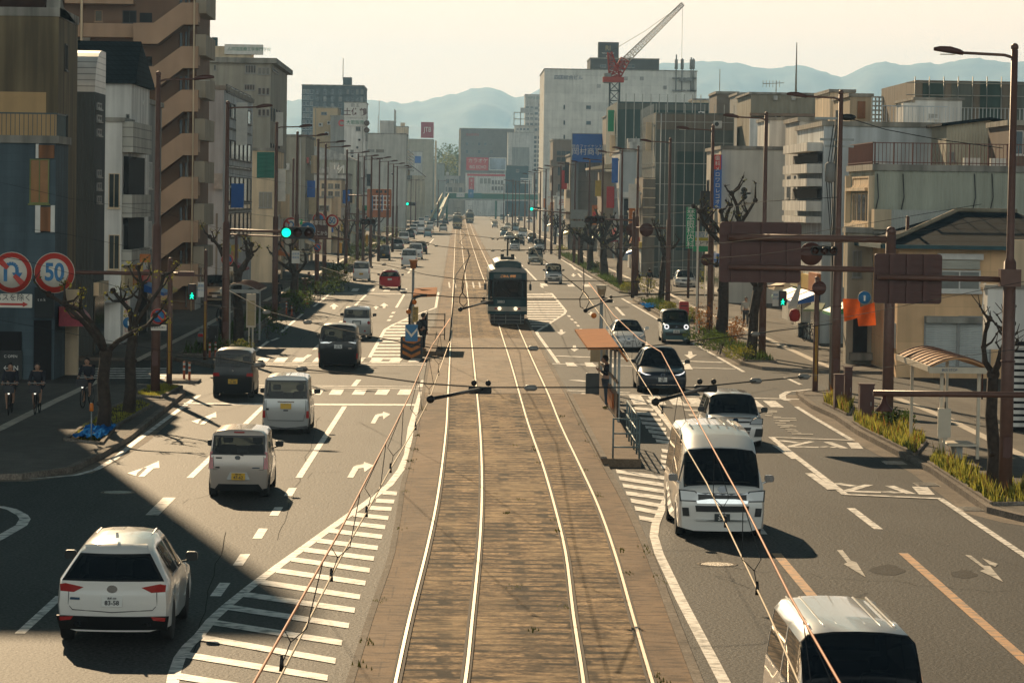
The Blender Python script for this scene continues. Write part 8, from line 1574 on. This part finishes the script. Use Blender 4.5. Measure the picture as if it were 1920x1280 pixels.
span('span wire passing below the left stop sign and above the tram stop roof',[(430,545),(500,583),(575,603),(700,631),(810,652),(1000,653),(1190,652),(1418,625),(1560,607)],5.3,.011,((500,585),(577,604),(1000,653),(1416,626)))
span('span wire across the green tram windscreen level',[(600,500),(757,548),(850,557),(980,561),(1100,561),(1300,545)],5.3,.014,((757,548),));span('span wire over the tram roof from the left shrubs',[(560,470),(720,496),(800,515),(870,525),(1000,526),(1200,528)],5.3,.014,((720,496),(757,502)))
span('thick span wire with insulators ahead of the tram collector',[(700,440),(800,455),(820,461),(870,467),(950,469),(1100,468),(1300,462)],5.35,.022,((801,455),(818,461),(924,470),(942,470)));span('far span wire above the oncoming cars',[(720,425),(812,434),(930,447),(1150,446)],5.4,.02,((812,434),(924,448)))
def regarm(lab,a,b2,z):
 p,q=G(*a,z),G(*b2,z);mb=MB();mb.tube([p,q],.02,7);mb.ball(p,.045,8,5);mb.rbox(q.x-.16,q.y-.04,q.z-.06,q.x+.10,q.y+.04,q.z+.02,.02);mb.ball(q+Vector((-.10,0,.06)),.035,7,4);mb.ball(q+Vector((.06,0,.06)),.035,7,4);tag(mb.build('registration_arm',BLK,fix=False),lab,'wire arm')
regarm('black registration arm above the left rails at mid height',(807,748),(905,728),5.15);regarm('black registration arm holding the wire over the right crossing',(1229,753),(1328,725),5.15);regarm('black registration arm left of the green tram',(863,580),(916,565),5.2);regarm('black registration arm by the ring of wire over the right lane',(1098,582),(1140,562),5.2)
def ring(lab,pts,Y):
 q=[P(x,y,Y)for x,y in pts];mb=MB();mb.tube(q,.011,5);tag(mb.build('wire_loop',BLK,fix=False),lab,'wire loop')
ring('tall looped feeder wire hanging left of the green tram',[(877,467),(880,480),(873,500),(868,525),(866,540),(868,550),(876,560),(876,567),(869,575),(862,568),(862,556),(867,548),(870,530)],70);ring('looped feeder wire hanging over the right lane beyond the stop',[(1094,500),(1095,530),(1094,545),(1103,556),(1105,566),(1098,580),(1088,575),(1087,560),(1094,547),(1100,552)],72)
for lab,pts,r_ in(('thin grey cable crossing the two big round signs down to the black minivan',[((0,480),100),((60,492),104),((140,515),108),((300,560),118),((480,583),140)],.013),('thin grey cable from the left edge past the no parking sign',[((0,600),96),((200,638),102),((420,678),112),((500,686),120)],.013),('fine grey cable high on the left from annex to the second lamp',[((0,342),120),((130,372),124),((300,398),130),((430,433),145)],.010),('fine cable from the left tiled annex sloping to the shaded pavement',[((60,430),122),((130,440),124),((280,470),130),((440,512),150)],.010),('cream cable crossing in front of the big brown sign back',[((1338,457),84),((1500,440),78),((1650,415),72),((1840,383),66)],.010),('second fine cable crossing the dark sign backs',[((1200,494),110),((1420,478),96),((1640,447),84),((1890,405),78)],.010),('grey cable from the insulators past the bus shelter to the right edge',[((1418,625),92),((1560,600),84),((1760,560),76),((1960,520),68)],.010),('lower grey cable reaching the right edge above the shelter',[((1507,706),100),((1650,690),90),((1800,668),80),((1960,648),70)],.010),('thick dark service cable sloping from the transformer pole to the right',[((1592,222),112),((1660,243),116),((1760,262),122),((1880,278),130)],.028),('dark cable across the scaffold front between lamps',[((1170,405),235),((1260,400),210),((1340,393),170),((1430,378),145),((1570,370),116)],.02),('thin cable in front of the netted block at signal height',[((1042,460),300),((1200,463),230),((1350,452),165)],.015),('fine cable over the left shop fronts',[((430,325),150),((520,340),184),((600,355),258)],.014),('fine lower cable over the left shop fronts',[((440,398),150),((530,408),190),((690,412),330)],.014)):
 q=[]
 P3=[P(a[0],a[1],Y)for a,Y in pts];P3=dense(P3+[P3[-1]],4)[:-1]if False else P3;wire('overhead_cable',lab,P3,r_*.62,WIREM,'cable')
r=empty('transformer_pole','utility pole with crossarms, transformer and hanging cables beside the balcony block','pole',(P(1570,300,122).x,122,.1));ox=r.location.x;mb=MB();mb.tube([(0,0,0),(0,0,P(1570,212,122).z)],[.17,.12],10);mb.build('shaft',CONC,r);mb=MB();zt=P(1570,215,122).z
for k,z in enumerate((zt-.3,zt-1.1,zt-1.35)):mb.box(-.9+.2*k,-.2,z,.6,-.12,z+.09)
mb.build('crossarm',GALV,r);mb=MB();mb.lathe([(.05,zt-2.7),(.19,zt-2.65),(.20,zt-2.0),(.08,zt-1.9)],(-.3,-.28,0),12);mb.build('transformer',GRY,r);mb=MB();mb.ball((.3,-.3,zt-.2),.22,8,6,0,(1.6,1,.6));mb.build('cable_joint',BLK,r)
for k in range(4):mb=MB();rr2=random.Random(k);mb.tube([(-.2+.1*k,-.25,zt-.5),(-.45+.1*k,-.3,zt-2.5),(-.2+.05*k,-.3,zt-5),(-.05,-.25,zt-7)],.018,5);mb.build('cable',BLK,r)
for px in(1437,427):pass
# ---------------------------------------------------------------- people
SKIN=mat('skin',(.42,.24,.16),.6,var=.03);HAIR=mat('hair_black',(.012,.010,.010),.6,var=0)
def limbmesh(name,chains,mats_,parent,sub=1):
 """one skinned body: chains of (point, radius), first point shared"""
 vs,es,rs=[],[],[];idx={}
 def vid(p,r):
  k=tuple(round(c,4)for c in p)
  if k not in idx:idx[k]=len(vs);vs.append(p);rs.append(r)
  return idx[k]
 for ch in chains:
  last=None
  for p,r in ch:
   i=vid(p,r)
   if last is not None and last!=i:es.append((last,i))
   last=i
 me=bpy.data.meshes.new(name);me.from_pydata(vs,es,[]);o=bpy.data.objects.new(name,me);C.objects.link(o)
 sk=o.modifiers.new('s','SKIN');sd_=o.modifiers.new('u','SUBSURF');sd_.levels=sd_.render_levels=sub
 if not me.skin_vertices:bpy.context.view_layer.update()
 ly=me.skin_vertices[0]if me.skin_vertices else None
 if ly is None:
  bm=bmesh.new();bm.from_mesh(me);bm.verts.layers.skin.verify();bm.to_mesh(me);bm.free();ly=me.skin_vertices[0]
 for i,r in enumerate(rs):ly.data[i].radius=(r,r);ly.data[i].use_root=(i==0)
 dg=bpy.context.evaluated_depsgraph_get();me2=bpy.data.meshes.new_from_object(o.evaluated_get(dg));bpy.data.objects.remove(o)
 me2.materials.clear();me2.materials.append(mats_)
 for p in me2.polygons:p.use_smooth=True
 me2.name=name;o=bpy.data.objects.new(name,me2);C.objects.link(o);o.parent=parent;return o
def person(label,x,y,z,rz,top,legs,pose='stand',bag=None,hgt=1.70,shoe=None,skirt=False,longhair=False,group=None):
 r=empty('person',label,'person',(x,y,z),rz,group);s=hgt/1.70;V=lambda a,b,c:(a*s,b*s,c*s)
 T=mat('cloth_'+top[0],top[1],.85,var=.1);Lg=mat('cloth_'+legs[0],legs[1],.85,var=.1)
 if pose=='ride':hip=V(0,-.2,.95);kn=(V(-.11,.12,.80),V(.11,.18,.66));an=(V(-.10,.02,.44),V(.10,.02,.24));ch=V(0,-.02,1.36);nk=V(0,.03,1.47);hd=V(0,.06,1.60);el=(V(-.24,.10,1.18),V(.24,.10,1.18));ha=(V(-.24,.30,1.06),V(.24,.30,1.06))
 elif pose=='walk':hip=V(0,0,.90);kn=(V(-.10,.12,.50),V(.10,-.05,.49));an=(V(-.10,.18,.09),V(.10,-.26,.13));ch=V(0,.02,1.30);nk=V(0,.02,1.43);hd=V(0,.03,1.58);el=(V(-.25,-.12,1.10),V(.25,.10,1.10));ha=(V(-.26,-.02,.88),V(.26,.22,.92))
 elif pose=='phone':hip=V(0,0,.92);kn=(V(-.10,.03,.50),V(.10,.0,.50));an=(V(-.11,.0,.09),V(.11,-.02,.09));ch=V(0,.0,1.32);nk=V(0,.03,1.44);hd=V(0,.09,1.57);el=(V(-.24,-.02,1.08),V(.24,-.02,1.08));ha=(V(-.10,.26,1.24),V(.08,.27,1.22))
 else:hip=V(0,0,.92);kn=(V(-.10,.03,.50),V(.10,.0,.50));an=(V(-.10,.0,.09),V(.12,-.02,.09));ch=V(0,.0,1.32);nk=V(0,.02,1.44);hd=V(0,.03,1.58);el=(V(-.26,-.02,1.08),V(.26,-.02,1.08));ha=(V(-.26,.06,.84),V(.26,.06,.84))
 mid=tuple((a+b)/2 for a,b in zip(hip,ch));sh=(V(-.19,ch[1]/s,1.36 if pose!='ride' else 1.40),V(.19,ch[1]/s,1.36 if pose!='ride' else 1.40))
 def toe(a):return(a[0],a[1]+.15*s,a[2]-.04*s)
 def mix3(a,b,t):return tuple(p*(1-t)+q*t for p,q in zip(a,b))
 body=[[(hip,.14*s),(mid,.13*s),(ch,.15*s),(nk,.058*s),(mix3(nk,hd,.55),.06*s)]]
 for k,sg in((0,-1),(1,1)):
  hj=(hip[0]+sg*.09*s,hip[1]+.02*s,hip[2]-.06*s);body.append([(hip,.14*s),(hj,.10*s),(mix3(hj,kn[k],.5),.082*s),(kn[k],.062*s),(mix3(kn[k],an[k],.4),.056*s),(an[k],.038*s),(toe(an[k]),.036*s)])
  body.append([(ch,.15*s),(sh[k],.075*s),(el[k],.048*s),(mix3(el[k],ha[k],.55),.040*s),(ha[k],.028*s)])
 bod=limbmesh('body',body,SKIN,r)
 tp=[[(hip,.155*s),(mid,.15*s),(ch,.168*s),(mix3(ch,nk,.7),.085*s)]]
 for k in(0,1):tp.append([(ch,.168*s),(sh[k],.09*s),(el[k],.063*s),(mix3(el[k],ha[k],.8),.05*s)])
 limbmesh('jacket',tp,T,r);lg=[]
 for k,sg in((0,-1),(1,1)):
  hj=(hip[0]+sg*.09*s,hip[1]+.02*s,hip[2]-.06*s);lg.append([(hip,.15*s),(hj,.115*s),(mix3(hj,kn[k],.5),.098*s)]+([(kn[k],.078*s),(mix3(kn[k],an[k],.5),.070*s),(mix3(kn[k],an[k],.93),.058*s)]if not skirt else[(mix3(hj,kn[k],.95),.11*s)]))
 limbmesh('skirt' if skirt else 'trousers',lg,Lg,r)
 for k in(0,1):limbmesh('shoe',[[((an[k][0],an[k][1]-.03*s,an[k][2]-.03*s),.048*s),(toe(an[k]),.046*s)]],mat('shoe_'+(shoe[0]if shoe else 'black'),shoe[1]if shoe else(.015,.015,.015),.6),r)
 mb=MB();mb.ball(hd,.105*s,14,10,0,(.82,.98,1.18));mb.ball((hd[0],hd[1]+.102*s,hd[2]-.01*s),.018*s,6,4,0,(.8,1,1.4));
 for sg in(-1,1):mb.ball((hd[0]+sg*.086*s,hd[1],hd[2]-.005*s),.024*s,6,4,0,(.4,.8,1.2))
 mb.build('head',SKIN,r);mb=MB();
 for sg in(-1,1):mb.ball((hd[0]+sg*.034*s,hd[1]+.088*s,hd[2]+.012*s),.012*s,6,4)
 mb.box(hd[0]-.025*s,hd[1]+.094*s,hd[2]-.052*s,hd[0]+.025*s,hd[1]+.100*s,hd[2]-.044*s);mb.build('face_features',HAIR,r)
 mb=MB();mb.ball((hd[0],hd[1]-.018*s,hd[2]+.025*s),.112*s,14,9,0,(.86,.98,1.10));
 if longhair:mb.ball((hd[0],hd[1]-.06*s,hd[2]-.07*s),.09*s,10,7,0,(.9,.6,1.2))
 h=mb.build('hair',HAIR,r)
 bm=bmesh.new();bm.from_mesh(h.data);bmesh.ops.delete(bm,geom=[f for f in bm.faces if f.calc_center_median().y>hd[1]+.045*s and f.calc_center_median().z<hd[2]+.065*s],context='FACES');bm.to_mesh(h.data);bm.free()
 for k,sg in((0,-1),(1,1)):
  a=Vector(ha[k]);d=(a-Vector(el[k])).normalized();up=Vector((0,0,1))if abs(d.z)<.8 else Vector((0,1,0));si=d.cross(up).normalized();fg=[]
  mb=MB();mb.tube([a-d*.02*s,a+d*.04*s,a+d*.07*s],[.026*s,.034*s,.030*s],8)
  for f in range(4):
   b0=a+d*.07*s+si*(f-1.5)*.017*s;ln=(.060,.070,.066,.052)[f]*s;cu=d.cross(si)*(-.3);mb.tube([b0,b0+(d+cu*.4).normalized()*ln*.5,b0+(d+cu*.4).normalized()*ln*.5+(d+cu*2).normalized()*ln*.5],[.0085*s,.008*s,.006*s],6)
  b0=a+d*.015*s+si*(.030*s*sg*-1);mb.tube([b0,b0+(d*.6+si*(-sg)*.8).normalized()*.04*s,b0+(d+si*(-sg)*.5).normalized()*.07*s],[.011*s,.009*s,.007*s],6);mb.build('hand',SKIN,r)
 if bag=='pack':mb=MB();mb.ball((0,-.24*s,1.15*s),.2*s,12,8,0,(.75,.55,1.15));mb.build('backpack',BLK,r)
 return r
g_=G(792,657,.24);person('person in black with a backpack standing on the left tram platform',g_.x,g_.y,.24,-.9,('black',(.012,.012,.014)),('black',(.012,.012,.014)),'stand','pack',1.72,('brown',(.15,.08,.04)))
g_=G(1138,766,.24);person('man in dark jacket and jeans looking at a phone on the right tram platform',g_.x,g_.y,.24,1.5,('navy_jacket',(.018,.02,.03)),('jeans',(.05,.07,.10)),'phone',None,1.80,('olive',(.25,.22,.05)));mb=MB();q=bpy.data.objects[-1]if False else None
mb=MB();p=Vector((g_.x-.29,g_.y-.02,.24+1.35));mb.rbox(-.012,-.035,-.07,.0,.035,.07,.01);o=mb.build('mobile_phone',BLK);o.location=p;tag(o,'dark mobile phone held by the man on the right platform','phone')
g_=G(1398,612,.13);person('pedestrian in pale jacket standing between the right trees',g_.x,g_.y,.13,math.pi,('pale_grey',(.42,.42,.40)),('grey',(.06,.06,.07)),'stand',None,1.68)
g_=G(399,642,.13);person('dark figure walking on the shaded left pavement behind the litter box',g_.x,g_.y+6,.13,0,('black',(.012,.012,.014)),('black',(.012,.012,.014)),'walk',None,1.72)
UNI=('school_navy',(.02,.022,.032))
for px,py,lab,rz,lh in((160,765,'schoolgirl in dark uniform cycling towards the camera between the tree trunk and kerb',math.pi-.15,True),(66,778,'cyclist in dark blazer riding on the shaded pavement, middle of three',math.pi,True),(15,778,'cyclist in dark blazer nearest the left edge of the photo',math.pi+.05,True)):
 g_=G(px,py,.13);person(lab,g_.x,g_.y+.5,.13,rz,UNI,UNI,'ride',None,1.62,None,True,lh,None);b_=bicycle('bicycle','bicycle ridden by the '+lab.split(' riding')[0].split(' cycling')[0].split(' nearest')[0]+(' between tree trunk and kerb' if 'girl' in lab else(' in the middle of three' if 'middle' in lab else ' at the left edge')),g_.x,g_.y+.5,.13,rz)
 mb=MB();mb.lathe([(.0,.0),(.035,.0),(.03,.04)],(0,.60,.70),8,0,'y');mb.build('front_lamp',mat('cycle_lamp',(.7,.7,.65),.2,emit=(1,.95,.8,1.0 if 'girl' in lab else.0)),b_)
g_=G(521,575,.13);person('cyclist in black riding away on the left pavement by the bus shelter',g_.x,g_.y,.13,0,('black',(.012,.012,.014)),('black',(.012,.012,.014)),'ride','pack',1.70);bicycle('bicycle','bicycle under the cyclist in black by the left bus shelter',g_.x,g_.y,.13,0)
for i,(px,py,lab)in enumerate(((1205,548,'tiny pedestrian in dark clothes by the right lamp row'),(1182,553,'small pedestrian near the far right island'),(541,560,'pedestrian in the shade beyond the left shelter'))):g_=G(px,py,.13);person(lab,g_.x+1,g_.y+8,.13,i*2.0,('black',(.012,.012,.014)),('jeans',(.05,.07,.10)),'walk',None,1.68)
